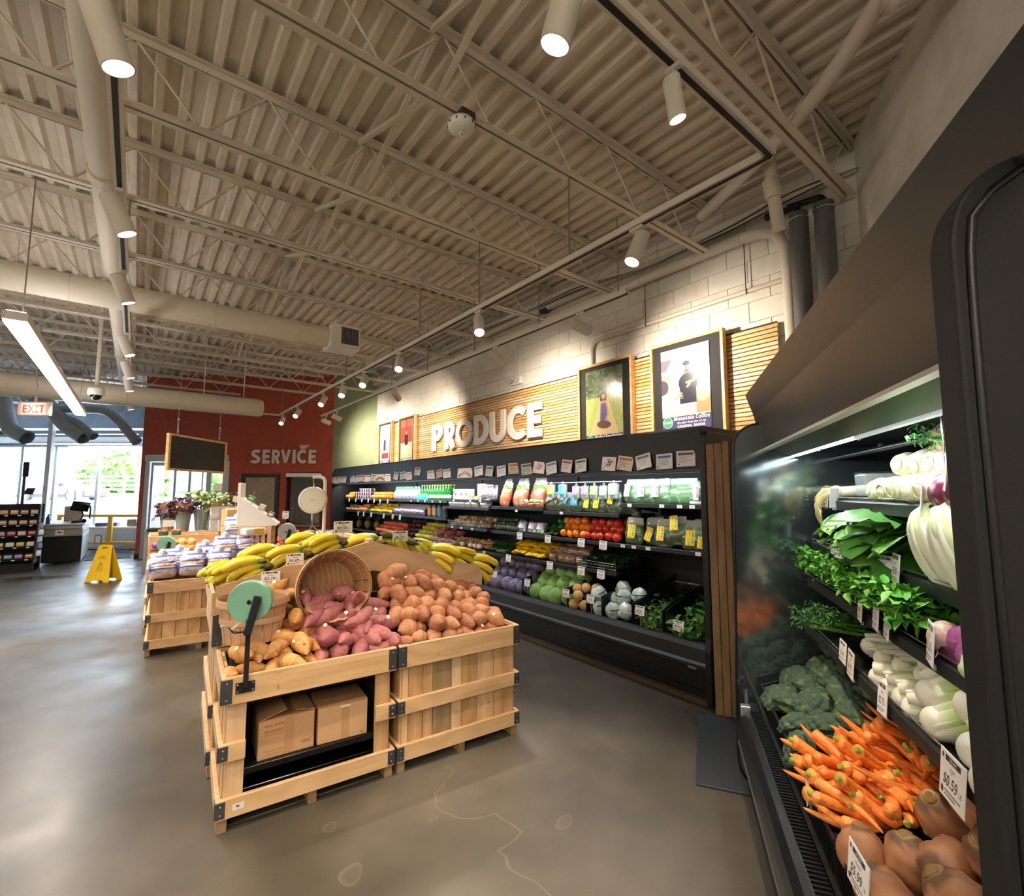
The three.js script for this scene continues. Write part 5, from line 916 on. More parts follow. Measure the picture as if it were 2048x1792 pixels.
{ // carrots in bags
  const G = pouchG('car', 0.17, 0.33, 0.09), gb = std(0x6fae3c, 0.4);
  [[-5.08, 0.24], [-4.88, 0.3], [-4.72, 0.32], [-4.53, 0.2], [-4.38, 0.22]].forEach(([z, r], i) => { const t = bag([X1c + (i % 2) * 0.05, 1.42, z], ['bag of carrots with a green band, leftmost and leaning', 'second leaning bag of carrots with a green band', 'third bag of carrots, steeply leaning', 'fourth bag of carrots, behind the small packs', 'rightmost bag of carrots'][i], 'bags of carrots', G, mCarBag, null, { name: 'carrot_bag', lean: -0.1, roll: -r }); part('green_band', T(globe(2, 0.08, { sy: 0.32, lump: 0.1 }), 0, 0.255, 0, 0, 0, 0, 1.05, 1, 0.5), gb, t); part('clear_top', T(globe(6, 0.055, { sy: 0.9, lump: 0.3 }), 0, 0.33, 0, 0, 0, 0, 1, 1, 0.4), mats.film, t); });
  const S = pouchG('cs', 0.12, 0.1, 0.08); [-4.6, -4.45, -4.32].forEach(z => { const t = bag([3.79, 1.42, z], 'small pack of baby carrots with a green stripe, before the tall carrot bags', 'small packs of baby carrots', S, mCarBag, null, { name: 'carrot_pack' }); part('green_band', box(0.1, 0.02, 0.01, 0, 0.07, 0.035), gb, t); });
}
{ // boxes, mushrooms
  const pinkBox = std(0xffffff, 0.5, 0, { map: canTex(64, 80, (c, w, h) => { c.fillStyle = '#efe0dc'; c.fillRect(0, 0, w, h); c.fillStyle = '#8a3550'; c.beginPath(); c.ellipse(w / 2, h * 0.52, 9, 14, 0, 0, 7); c.fill(); c.fillRect(w / 2 - 2, h * 0.26, 4, 10); }) });
  const bg = box(0.13, 0.15, 0.1, 0, 0.075, 0); [-6.22, -6.06, -5.93].forEach((z, i) => { const t = thing('fruit_box', 'pale pink carton printed with a dark red fruit', 'carton', [3.84, 1.5, z], cT, 'pink cartons'); part('carton', bg, std(0xecdcd6, 0.5), t); part('print', planeG(0.12, 0.14), pinkBox, t).position.set(0, 0.075, 0.048); });
  const tb = thing('fruit_box', 'plain buff carton standing behind the pink cartons', 'carton', [3.95, 1.5, -5.68], cT); part('carton', cbox(0.2, 0.22, 0.14, 0.003, 0, 0.11, 0), std(0xd9c4a2, 0.7), tb); part('flap', box(0.2, 0.004, 0.06, 0, 0.222, 0.04), std(0xc9b28e, 0.7), tb);
  const S = pouchG('sil', 0.12, 0.2, 0.07); [-5.56, -5.42, -5.3].forEach((z, i) => bag([3.85, 1.5, z], ['silver pouch next to the buff carton', 'middle of three silver pouches', 'silver pouch beside the carrot bags'][i], 'silver pouches', S, mSilver, null, { name: 'foil_pouch' }));
  [-5.78, -5.64].forEach((z, i) => { const t = thing('dip_tub', 'low yellow-lidded tub in front of the buff carton', 'tub', [3.78, 1.5, z], cT, 'yellow tubs'); part('tub', cyl(0.05, 0.043, 0.04, 18, 0, 0.02, 0), mats.white, t); part('lid', cyl(0.052, 0.052, 0.012, 18, 0, 0.046, 0), std(0xd9b43a, 0.4), t); });
  const mush = std(0xffffff, 0.3, 0, { map: canTex(96, 64, (c, w, h) => { c.fillStyle = '#ebe6e6'; c.fillRect(0, 0, w, h); c.fillStyle = '#8d6aa6'; c.beginPath(); c.ellipse(w * 0.5, h * 0.5, 30, 18, 0, 0, 7); c.fill(); c.fillStyle = '#f3eef4'; c.font = 'bold 12px sans-serif'; c.textAlign = 'center'; c.fillText('mushrooms', w / 2, h * 0.55, 54); }) });
  const mg = new RoundedBoxGeometry(0.15, 0.075, 0.11, 2, 0.02); [-6.28, -6.14, -6.0, -5.84, -5.66, -5.44].forEach((z, i) => { const t = thing('mushroom_pack', ['leftmost wrapped pack of mushrooms with a violet oval', 'second wrapped mushroom pack', 'third wrapped mushroom pack', 'fourth wrapped mushroom pack', 'fifth wrapped mushroom pack, standing apart', 'rightmost wrapped mushroom pack'][i], 'mushroom pack', [3.8, 1.395, z], cT + rr(-0.15, 0.15), 'wrapped mushroom packs'); const b = part('tray', mg, mats.white, t); b.position.y = 0.05; b.rotation.x = 0.5; const q = part('wrap_print', planeG(0.13, 0.08), mush, b); q.position.set(0, 0.0395, 0); q.rotation.x = -Math.PI / 2; });
}
// heaps of loose fruit and vegetables: set back row by row
function heap(nm, cat, geos, m, x0, y0, z0, z1, nx, ny, sx, sz, label, group, o = {}) {
  const { sy = 0.75 * sx, step = 0.35, rot = 6.28, tiltr = 0.4, s0 = 1, s1 = 1, child = null } = o; let first = null;
  for (let l = 0; l < ny; l++) for (let i = 0; i < nx; i++) for (let z = z0 - (l + i) % 2 * sz / 2; z >= z1; z -= sz) {
    if (i < l * step) continue;
    if (l + 1 < ny && i > (l + 1) * step + 1.2) continue;   // covered by the layer above
    const p = [x0 + i * sx + rr(-0.1, 0.1) * sx, y0 + l * sy + rr(0, 0.12) * sx, z + rr(-0.12, 0.12) * sz];
    const b = solo(nm, pick(geos), Array.isArray(m) ? pick(m) : m, label, cat, p, 0, group); b.rotation.set(rr(-tiltr, tiltr), o.along !== undefined ? o.along + rr(-0.3, 0.3) : R() * rot, rr(-tiltr, tiltr)); b.scale.setScalar(rr(s0, s1)); if (child) child(b);
  }
}
const fruitM = (a, b, sd, r = 0.4) => { const m = skinMat(a, b, sd, r, 0.0005); return m; };
const pepG = [1, 2, 3].map(i => globe(i * 1.3, 0.047, { lobes: 4, depth: 0.16, dimple: 0.28, sy: 1.02 })), pStem = M(T(new THREE.CylinderGeometry(0.005, 0.008, 0.026, 7), 0, 0.04, 0, 0, 0, 0.2)), mStem = std(0x5f8a3c, 0.6);
const stemOn = b => part('stem', pStem, mStem, b);
const mOrangePep = phy(0xee8412, 0.22), mRedPep = phy(0xcf3a26, 0.22), mGreenPep = phy(0x2f6a24, 0.25);
heap('bell_pepper', 'bell pepper', pepG, mOrangePep, 3.81, 1.15, -3.62, -4.0, 4, 3, 0.088, 0.098, 'orange bell pepper in the bright heap beside the red peppers', 'orange bell peppers', { child: stemOn, tiltr: 0.9 });
heap('bell_pepper', 'bell pepper', pepG, mRedPep, 3.81, 1.15, -3.18, -3.58, 4, 3, 0.088, 0.098, 'red bell pepper in the heap left of the kale bags', 'red bell peppers', { child: stemOn, tiltr: 0.9 });
heap('bell_pepper', 'bell pepper', pepG, mGreenPep, 3.95, 1.18, -4.02, -4.26, 3, 2, 0.088, 0.098, 'green bell pepper in the dim back of the third shelf', 'green bell peppers', { child: stemOn, tiltr: 0.9 });
const cukG = [1, 2, 3].map(i => tuber(i * 2.1, 0.2, 0.022, { e: 0.3, lump: 0.05, tail: 0.35, bend: 0.05 })), squG = [4, 5, 6].map(i => tuber(i, 0.17, 0.03, { e: 0.55, skew: 0.6, lump: 0.05, tail: 0.2, bend: 0.06 }));
const mCuk = [fruitM([48, 84, 40], [30, 58, 28], 81), fruitM([62, 100, 46], [38, 68, 30], 82)], mSqu = fruitM([240, 206, 40], [228, 184, 24], 83, 0.35), mAvo = [fruitM([38, 58, 34], [22, 36, 22], 84, 0.35), fruitM([44, 70, 38], [26, 42, 24], 85, 0.3)];
heap('cucumber', 'cucumber', cukG, mCuk[1], 3.84, 1.125, -4.04, -4.26, 2, 2, 0.07, 0.05, 'pale green cucumber before the green peppers', 'cucumbers on the third shelf', { along: 0, tiltr: 0.1 });
heap('avocado', 'avocado', [1, 2].map(i => globe(i, 0.034, { sy: 1.2 })), mAvo, 3.79, 1.14, -4.74, -5.24, 5, 3, 0.066, 0.066, 'dark green avocado in the packed rows left of the herb trays', 'avocados', { sy: 0.045, step: 1 });
{ const lab = labelMat('#e3dcec', '#8a6fb0', 'basil', 'herbs'); [-4.66, -4.47, -4.32].forEach((z, i) => { const t = thing('herb_tray', ['largest clear herb tray with a lilac label, left', 'middle clear herb tray with a lilac label', 'right clear herb tray with a lilac label'][i], 'tray', [3.8, 1.105, z], cT, 'herb trays with lilac labels'); t.rotation.order = 'YXZ'; t.rotation.x = -0.25; part('tray', T(new RoundedBoxGeometry(0.15, 0.14, 0.06, 2, 0.018), 0, 0.075, 0), mats.film, t); part('herbs', T(new RoundedBoxGeometry(0.125, 0.115, 0.04, 2, 0.012), 0, 0.07, -0.006), mKale[0], t); part('label', planeG(0.1, 0.07), lab, t).position.set(0, 0.09, 0.033); }); }
heap('summer_squash', 'squash', squG, mSqu, 3.78, 0.86, -4.22, -4.84, 4, 3, 0.09, 0.07, 'bright yellow summer squash in the heap on the fourth shelf', 'yellow summer squash', { sy: 0.05, along: 0, tiltr: 0.2 });
heap('cucumber', 'cucumber', cukG, mCuk, 3.8, 0.85, -4.9, -5.3, 4, 3, 0.09, 0.05, 'dark green cucumber left of the yellow squash', 'cucumbers on the fourth shelf', { sy: 0.04, along: 0, tiltr: 0.15 });
const rootG = [1, 2, 3].map(i => tuber(i * 4.3, 0.09, 0.026, { lump: 0.5, e: 0.6 })), garG = [1, 2].map(i => globe(i * 2.2, 0.03, { lobes: 7, depth: 0.12, sy: 0.85 }));
const mMushB = [fruitM([150, 122, 92], [112, 86, 62], 86, 0.8), fruitM([206, 184, 152], [166, 140, 108], 87, 0.8)], mGin = fruitM([196, 160, 112], [156, 118, 78], 88, 0.8), mGarlic = fruitM([232, 224, 212], [206, 192, 186], 89, 0.6);
heap('brown_mushroom', 'mushroom', garG, mMushB, 3.77, 1.14, -5.34, -6.28, 5, 3, 0.062, 0.062, 'small brown mushroom in the heap behind a wire fence', 'loose brown mushrooms', { sy: 0.042, step: 0.8 });
heap('ginger_root', 'ginger', rootG, mGin, 3.79, 0.86, -5.36, -6.3, 4, 2, 0.075, 0.078, 'knobbly ginger root in the heap on the fourth shelf', 'ginger roots', { sy: 0.045 });
{ const g = garG.map(q => T(q.clone(), 0, 0, 0, 0, 0, 0, 1.3)); [[-5.72], [-5.6], [-5.93], [-5.5]].forEach(([z]) => { const o = solo('garlic_bulb', g[0], mGarlic, 'white garlic bulb lying at the front among the ginger', 'garlic', [3.735, 0.87, z], R() * 6, 'garlic bulbs'); }); }
heap('sweet_potato', 'vegetable', sP.map(s => s.g), mPurple, 3.8, 0.86, -6.42, -6.84, 3, 3, 0.1, 0.11, 'reddish sweet potato sliding forward on the fourth shelf of the case', 'reddish sweet potatoes in the case', { sy: 0.06 });
const appG = [1, 2].map(i => globe(i, 0.038, { dimple: 0.2, lump: 0.08 })), mPear = [fruitM([206, 198, 70], [172, 172, 52], 90), fruitM([188, 186, 66], [150, 150, 48], 91)], mApple = [fruitM([206, 92, 56], [218, 140, 70], 92), fruitM([188, 70, 60], [214, 150, 84], 93)];
heap('yellow_apple', 'apple', appG, mPear, 3.78, 0.88, -6.9, -7.5, 5, 4, 0.076, 0.078, 'yellow-green apple in the stepped heap left of the red roots', 'yellow-green apples', { sy: 0.06, step: 0.8 });
heap('beet', 'beet', rootG.map(q => T(q.clone(), 0, 0, 0, 0, 0, 0, 1.4)), fruitM([98, 40, 44], [62, 26, 30], 94), 3.85, 0.88, -7.55, -8.0, 4, 4, 0.09, 0.1, 'dark red beet in the dim heap behind the banana price card', 'dark beets', { sy: 0.07 });
heap('apple', 'apple', appG, mApple, 3.78, 0.88, -8.1, -9.1, 4, 3, 0.078, 0.082, 'orange-red apple in the heap under the lemons', 'orange-red apples', { sy: 0.06, step: 0.8 });
const orG = [1, 2].map(i => globe(i, 0.04, { lump: 0.03 })), mOr = fruitM([240, 160, 40], [226, 132, 24], 95), mLem = fruitM([240, 212, 48], [226, 190, 30], 96), mLime = fruitM([96, 150, 52], [70, 120, 36], 97), mGrap = fruitM([232, 150, 100], [220, 120, 84], 98);
heap('orange', 'orange', orG, mOr, 3.79, 1.51, -8.55, -9.45, 4, 2, 0.08, 0.086, 'orange in the row on the top far shelf', 'oranges on the top far shelf', { sy: 0.06 });
heap('orange', 'orange', orG, mOr, 3.79, 1.51, -10.6, -10.88, 3, 2, 0.08, 0.09, 'orange at the far end of the top shelf', 'oranges at the far end', { sy: 0.06 });
heap('lemon', 'lemon', [tuber(2, 0.08, 0.03, { e: 0.55, lump: 0.05 })], mLem, 3.78, 1.245, -8.5, -9.4, 5, 3, 0.07, 0.075, 'yellow lemon in the stepped heap on the second far shelf', 'lemons', { sy: 0.055, step: 0.8 });
heap('lime', 'lime', [tuber(2, 0.06, 0.024, { e: 0.55, lump: 0.05 })], mLime, 3.78, 1.24, -9.45, -9.7, 3, 2, 0.06, 0.06, 'green lime beside the lemons', 'limes', {});
heap('grapefruit', 'grapefruit', orG, mGrap, 3.79, 1.25, -9.75, -10.1, 3, 2, 0.085, 0.09, 'pinkish grapefruit left of the limes', 'grapefruit', {});
heap('potato', 'potato', rootG, mGin, 3.79, 1.24, -10.15, -10.9, 3, 2, 0.08, 0.085, 'small pale potato at the far end of the second shelf', 'potatoes at the far end', {});
{ // berry punnets, silver-green bags, bottles, jars, netted onions
  const mBerry = bagMat([96, 44, 56], [60, 28, 40], [190, 160, 168], 99), bgx = new RoundedBoxGeometry(0.12, 0.07, 0.1, 2, 0.012);
  for (let i = 0; i < 7; i++) for (let l = 0; l < (i < 5 ? 3 : 2); l++) solo('berry_punnet', bgx, mBerry, 'dark red berry punnet stacked on the top far shelf', 'punnet', [3.82, 1.506 + l * 0.072, -9.55 - i * 0.13], cT, 'stacked berry punnets');
  const S = pouchG('sg', 0.15, 0.2, 0.09), gr = std(0x3fae58, 0.35); [-7.5, -7.62, -7.76, -7.9, -8.05, -8.2, -8.34].forEach((z, i) => { const t = bag([3.82, 1.475, z], 'silvery bag with a green top in the row left of the bottles', 'silvery bags with green tops', S, mWhiteBag, null); part('green_top', T(surf((u, v) => [(v - 0.5) * 0.13, u * 0.06, 0.006 * Math.sin(v * 9)], 2, 6, false), 0, 0.17, 0.012), gr, t); });
  const mBot = phy(0x2fae3e, 0.08, { transmission: 0.45, thickness: 0 }), lb = std(0xd9e4ea, 0.4), gB = lathe([[0, 0], [0.036, 0], [0.038, 0.01], [0.038, 0.13], [0.03, 0.16], [0.014, 0.2], [0.013, 0.235], [0, 0.235]], 16), gl = lathe([[0.0385, 0.04], [0.0385, 0.09]], 16), gc = cyl(0.015, 0.015, 0.018, 12, 0, 0.24, 0), mCap = std(0xd6c037, 0.4);
  for (let i = 0; i < 11; i++) for (const r of [0, 1]) { const t = thing('juice_bottle', r ? 'green glass bottle in the row behind on the top far shelf' : 'green glass bottle with a pale label in the front row of the top far shelf', 'bottle', [3.81 + r * 0.09, 1.475, -6.44 - i * 0.088], cT, r ? 'green bottles in the back row' : 'green bottles in the front row'); part('glass', gB, mBot, t); part('label', gl, lb, t); part('cap', gc, mCap, t); }
  for (let i = 0; i < 5; i++) { const t = thing('juice_bottle', 'small bottle with a turquoise label before the green bottles', 'bottle', [3.775, 1.475, -7.1 - i * 0.075], cT, 'small turquoise bottles'); part('glass', T(gB.clone(), 0, 0, 0, 0, 0, 0, 0.7, 0.45, 0.7), std(0x57c9b4, 0.25), t); part('cap', T(gc.clone(), 0, 0, 0, 0, 0, 0, 0.7, 0.45, 0.7), mats.white, t); }
  const jar = lathe([[0, 0], [0.042, 0], [0.045, 0.01], [0.045, 0.15], [0.036, 0.17], [0.036, 0.185], [0, 0.185]], 16), jl = lathe([[0.0455, 0.03], [0.0455, 0.14]], 16); [['#c9825e', 'rust'], ['#c99a5c', 'amber'], ['#5c7fb5', 'blue'], ['#3b3f3a', 'dark']].forEach(([c, n], i) => { const t = thing('canned_jar', `tall jar with a ${n} label on the second far shelf`, 'jar', [3.8, 1.215, -7.02 + i * 0.16], cT, 'tall jars'); part('glass', jar, std(0x6b716b, 0.2), t); part('label', jl, std(c, 0.5), t); part('lid', cyl(0.038, 0.038, 0.014, 14, 0, 0.19, 0), mats.black, t); });
  const N = pouchG('net', 0.13, 0.13, 0.1); for (let i = 0; i < 11; i++) for (const r of [0, 1]) bag([3.8 + r * 0.12, 1.215 + r * 0.05, -7.28 - i * 0.105], 'pale violet netted bag in the heap right of the lemons', 'pale violet netted bags', N, mNet, null, { name: 'netted_bag' });
  const P = pouchG('pep', 0.15, 0.15, 0.12); [[3.8, -3.68], [3.8, -3.82], [3.8, -3.95], [3.79, -4.1], [3.93, -3.75], [3.93, -3.9], [3.92, -4.05]].forEach(([x, z], i) => bag([x, 0.825 + (i > 3 ? 0.06 : 0), z], i > 3 ? 'bag of small mixed peppers in the second row' : 'clear bag of small mixed red and green peppers on the fourth shelf', i > 3 ? 'pepper bags in the second row' : 'pepper bags in the front row', P, mMixBag, null, { name: 'pepper_bag', lean: -0.6 }));
}
// pineapples and melons far down
{
  const pin = fruitM([150, 120, 60], [96, 84, 42], 101, 0.8), lf = leafGeo(0.2, 0.035, { curl: 0.5 }), ml = std(0x3f5c38, 0.6);
  [-9.3, -9.55, -9.8, -10.05, -10.3].forEach((z, i) => { const t = thing('pineapple', 'pineapple with a spiky crown on the lower far shelf', 'pineapple', [3.86 + (i % 2) * 0.08, 0.845, z], 0, 'pineapples'); part('fruit', T(globe(i, 0.06, { sy: 1.4, lump: 0.15, fr: 6 }), 0, 0.085, 0), pin, t); for (let k = 0; k < 9; k++) { const l = part('leaf', lf, ml, t); l.position.y = 0.16; l.rotation.order = 'YXZ'; l.rotation.set(0, k * 2.4, 1.25 - (k % 3) * 0.25); } });
  [[-9.4, '#9fae7e'], [-9.75, '#86b04f'], [-10.2, '#8fa878'], [-10.55, '#6f9a4a']].forEach(([z, c], i) => solo('melon', globe(i, 0.1, { lump: 0.04 }), std(c, 0.6), ['pale netted melon on the bottom deck behind the banana card', 'bright green round melon on the bottom deck', 'greyish melon at the far end of the bottom deck', 'green melon in the far corner of the bottom deck'][i], 'melon', [3.7, 0.66, z]));
  const b = thing('melon_crate', 'black crate carrying the melons on the far bottom deck', 'crate', [3.75, 0.39, -9.95], 0); part('body', cbox(0.34, 0.17, 1.6, 0.005, 0, 0.085, 0), mats.black, b); part('rim', cbox(0.36, 0.02, 1.62, 0.005, 0, 0.165, 0), mShelf, b);
}
// bottom deck, near half: cabbages, turnips, heads in wrap, clear salad bins
{
  const cabG = [1, 2, 3].map(i => globe(i * 1.7, 0.085, { lump: 0.12, lobes: 5, depth: 0.05 })), leafW = [1, 2].map(i => surf((u, v) => { const a = (v - 0.5) * 2.2 + i, e = 0.3 + u * 1.5, r = 0.09 + 0.01 * Math.sin(u * 3); return [r * Math.sin(e) * Math.cos(a), -r * Math.cos(e), r * Math.sin(e) * Math.sin(a)]; }, 8, 8, false));
  const mCab = [fruitM([122, 164, 84], [94, 140, 62], 102, 0.5), fruitM([144, 182, 106], [110, 152, 76], 103, 0.5)], mRedC = [fruitM([100, 96, 126], [72, 68, 96], 104, 0.4), fruitM([116, 112, 142], [80, 76, 104], 105, 0.4)];
  const wrapLeaf = m => b => { const l = part('outer_leaf', pick(leafW), m, b); l.rotation.y = R() * 6; };
  heap('red_cabbage', 'cabbage', cabG, mRedC, 3.66, 0.48, -4.45, -5.12, 3, 3, 0.13, 0.165, 'violet red cabbage in the heap on the bottom deck', 'red cabbages', { sy: 0.11, step: 0.8, s0: 0.92, s1: 1.08, child: wrapLeaf(mRedC[1]) });
  heap('green_cabbage', 'cabbage', cabG, mCab, 3.66, 0.48, -3.72, -4.32, 3, 3, 0.13, 0.17, 'green cabbage in the heap on the bottom deck', 'green cabbages', { sy: 0.1, step: 0.8, s0: 0.9, s1: 1.1, child: wrapLeaf(mCab[1]) });
  const turG = [1, 2].map(i => globe(i, 0.055, { lump: 0.08, sy: 0.95 })), mTur = fruitM([206, 170, 106], [180, 138, 76], 106, 0.5);
  [[3.64, 0.45, -3.62], [3.66, 0.46, -3.49], [3.63, 0.55, -3.55], [3.73, 0.62, -3.52], [3.75, 0.63, -3.4], [3.7, 0.6, -3.62]].forEach((p, i) => { const o = solo('rutabaga', turG[i % 2], mTur, 'round tan rutabaga heaped between black dividers on the bottom deck', 'rutabaga', p, R() * 6, 'tan rutabagas'); part('root_tip', T(new THREE.ConeGeometry(0.012, 0.04, 8), 0, -0.065, 0, Math.PI), mTur, o); });
  const mWr = bagMat([196, 208, 198], [150, 172, 152], [232, 238, 236], 107), hw = [1, 2].map(i => globe(i * 3, 0.078, { lump: 0.2, lobes: 4 })), band = T(new THREE.TorusGeometry(0.07, 0.006, 6, 20), 0, 0.02, 0, 1.1), mBand = std(0x4b4f86, 0.4);
  [[3.65, 0.47, -3.27], [3.67, 0.6, -3.3], [3.78, 0.55, -3.2]].forEach((p, i) => { const o = solo('wrapped_lettuce', hw[i % 2], mWr, ['wrapped pale head with a blue-violet band, front, behind a price card', 'wrapped pale head with a blue-violet band, on top', 'wrapped pale head in the dim back'][i], 'lettuce', p, i, 'wrapped pale heads'); part('band', band, mBand, o); });
  [[3.64, 0.48, -3.1], [3.65, 0.5, -2.96], [3.74, 0.6, -3.05], [3.78, 0.63, -2.9], [3.82, 0.66, -3.12]].forEach((p, i) => { const o = solo('cauliflower', hw[i % 2], mWr, ['pale wrapped cauliflower at the front left of its bin', 'pale wrapped cauliflower beside the clear salad box', 'pale cauliflower in the second row', 'cauliflower with a dark printed band, in the second row', 'cauliflower at the back, with a dark band'][i], 'cauliflower', p, i * 2, 'wrapped cauliflowers'); part('band', T(band.clone(), 0, 0, 0, 0.4), std(0x2d2a33, 0.4), o); });
  for (const [z, l] of [[-2.83, 'left of the clear salad boxes'], [-3.19, 'between cauliflower and wrapped heads'], [-3.39, 'right of the rutabagas'], [-3.67, 'between rutabagas and green cabbages'], [-4.39, 'between green and red cabbages'], [-5.2, 'left of the red cabbages']]) { const t = thing('deck_divider', 'black divider on the bottom deck, ' + l, 'divider', [3.58, 0.385, z]); part('panel', T(prism([[0, 0], [0.7, 0], [0.7, 0.42], [0.16, 0.25], [0, 0.22]], 0.008), 0, 0, -0.004), mats.black, t); part('edge', bar([0.0, 0.222, 0], [0.16, 0.252, 0], 0.012, 0.005), mShelf, t); }
  const lfs = [1, 2, 3].map(i => leafGeo(0.11, 0.07, { ruffle: 0.5, sd: i, curl: 0.4 })), gm = [std(0x86a84c, 0.5, 0, { side: THREE.DoubleSide }), std(0x66953f, 0.5, 0, { side: THREE.DoubleSide })], dark = [std(0x5d9440, 0.45, 0, { side: THREE.DoubleSide }), std(0x4c8236, 0.45, 0, { side: THREE.DoubleSide })];
  [[-2.8, -2.5, gm, 'clear-fronted black salad box of curly mixed greens'], [-2.48, -2.11, dark, 'clear-fronted black salad box of spinach leaves beside the end panel']].forEach(([a, b, m, l], bi) => {
    const t = thing('salad_box', l, 'box', [3.57, 0.386, (a + b) / 2]); const w = b - a;
    for (const s of [-1, 1]) part('side_panel', T(prism([[0, 0], [0.6, 0], [0.6, 0.36], [0.14, 0.27], [0, 0.22]], 0.008), 0, 0, s * (w / 2 - 0.006) - 0.004), mats.black, t);
    part('clear_front', box(0.005, 0.2, w - 0.03, 0.006, 0.1, 0), mats.acrylic, t); part('clear_lid', T(box(0.48, 0.004, w - 0.03), 0.36, 0.312, 0, 0, 0, 0.19), mats.acrylic, t); part('floor_panel', box(0.56, 0.006, w - 0.03, 0.3, 0.004, 0), mats.black, t); part('lid_edge', bar([0.6, 0.362, -w / 2 + 0.01], [0.6, 0.362, w / 2 - 0.01], 0.008, 0.006), mats.chrome, t);
    const gl = []; for (let i = 0; i < 240; i++) { const x = rr(0.02, 0.52), y = rr(0.02, 0.1 + 0.17 * Math.min(1, x * 2.2 + 0.3)); gl.push(T(pick(lfs).clone(), x - 0.02, y, rr(-w / 2 + 0.06, w / 2 - 0.06), rr(-1, 1), R() * 6.28, rr(-0.6, 0.9), bi ? 0.85 : 0.55)); }
    const f = part('leaves', M(gl.slice(0, 120)), m[0], t); f.userData.kind = 'stuff'; const f2 = part('leaves', M(gl.slice(120)), m[1], t); f2.userData.kind = 'stuff';
  });
  // loose greens on the fourth shelf behind a wire fence
  const gl = []; for (let i = 0; i < 320; i++) gl.push(T(pick(lfs).clone(), rr(3.76, 4.2), 0.84 + rr(0, 0.1), rr(-3.62, -3.15), rr(-1, 1), R() * 6.28, rr(-0.4, 0.8), 0.6));
  const s = solo('loose_spinach', M(gl), std(0x27491f, 0.5, 0, { side: THREE.DoubleSide }), 'dark loose greens heaped behind a wire fence at the end of the fourth shelf', 'greens'); s.userData.kind = 'stuff';
  for (const [a, b, y, xf, l] of [[-3.13, -3.64, 0.825, 3.725, 'chrome wire fence before the dark loose greens'], [-5.3, -6.3, 1.115, 3.705, 'chrome wire fence before the brown mushrooms'], [-5.4, -6.9, 0.825, 3.725, 'chrome wire fence before the ginger and garlic']]) { const t = thing('wire_fence', l, 'wire fence', [xf, y, 0]); for (const h of [0.02, 0.05, 0.075]) part('wire', rod([0, h, a], [0, h, b], 0.0025, 6), mats.chrome, t); for (let z = a; z > b; z -= 0.08) part('wire', rod([0, 0, z], [0, 0.075, z], 0.002, 5), mats.chrome, t); for (const z of [a, b]) part('wire', rod([0, 0.075, z], [0.3, 0.075, z], 0.0025, 6), mats.chrome, t); }
  // asparagus and dark bundles left of the cabbages
  const st = rod([0, 0, 0], [0, 0.26, 0], 0.006, 6), tip = T(new THREE.ConeGeometry(0.008, 0.05, 6), 0, 0.28, 0), asp = M(st, tip), mAsp = std(0x55683a, 0.6), mD = std(0x2f3a2c, 0.6);
  [[-5.3, mD, 'dark bundle of greens right of the asparagus'], [-5.42, mD, 'second dark bundle of greens on the bottom deck'], [-5.58, mAsp, 'bundle of asparagus standing on the bottom deck, right one'], [-5.74, mAsp, 'bundle of asparagus standing beside the banana display']].forEach(([z, m, l], i) => { const t = thing('asparagus_bundle', l, 'vegetable', [3.66, 0.386, z], 0); for (let k = 0; k < 22; k++) { const q = part('spear', asp, m, t); q.position.set(rr(-0.05, 0.05), 0, rr(-0.05, 0.05)); q.rotation.set(rr(-0.12, 0.12), R() * 6, rr(-0.12, 0.12)); } part('band', T(new THREE.TorusGeometry(0.056, 0.006, 6, 20), 0, 0.1, 0, Math.PI / 2), mBand, t); });
  const zuG = squG.map(g => T(g.clone(), 0, 0, 0, 0, 0, 0, 1.25)), mZ = fruitM([150, 176, 104], [104, 140, 70], 108, 0.4); [[3.72, 0.72, -5.72], [3.76, 0.74, -5.6], [3.8, 0.7, -5.85], [3.74, 0.66, -5.95]].forEach((p, i) => solo('striped_zucchini', zuG[i % 3], mZ, 'pale green striped zucchini lying behind the banana display', 'zucchini', p, 0.3 * i, 'pale zucchini'));
  const zc = thing('zucchini_crate', 'black crate under the pale zucchini on the bottom deck', 'crate', [3.8, 0.386, -5.95]); part('body', cbox(0.2, 0.25, 0.36, 0.005, 0.06, 0.125, 0), mats.black, zc); part('rim', cbox(0.22, 0.015, 0.38, 0.004, 0.06, 0.25, 0), mShelf, zc);
}
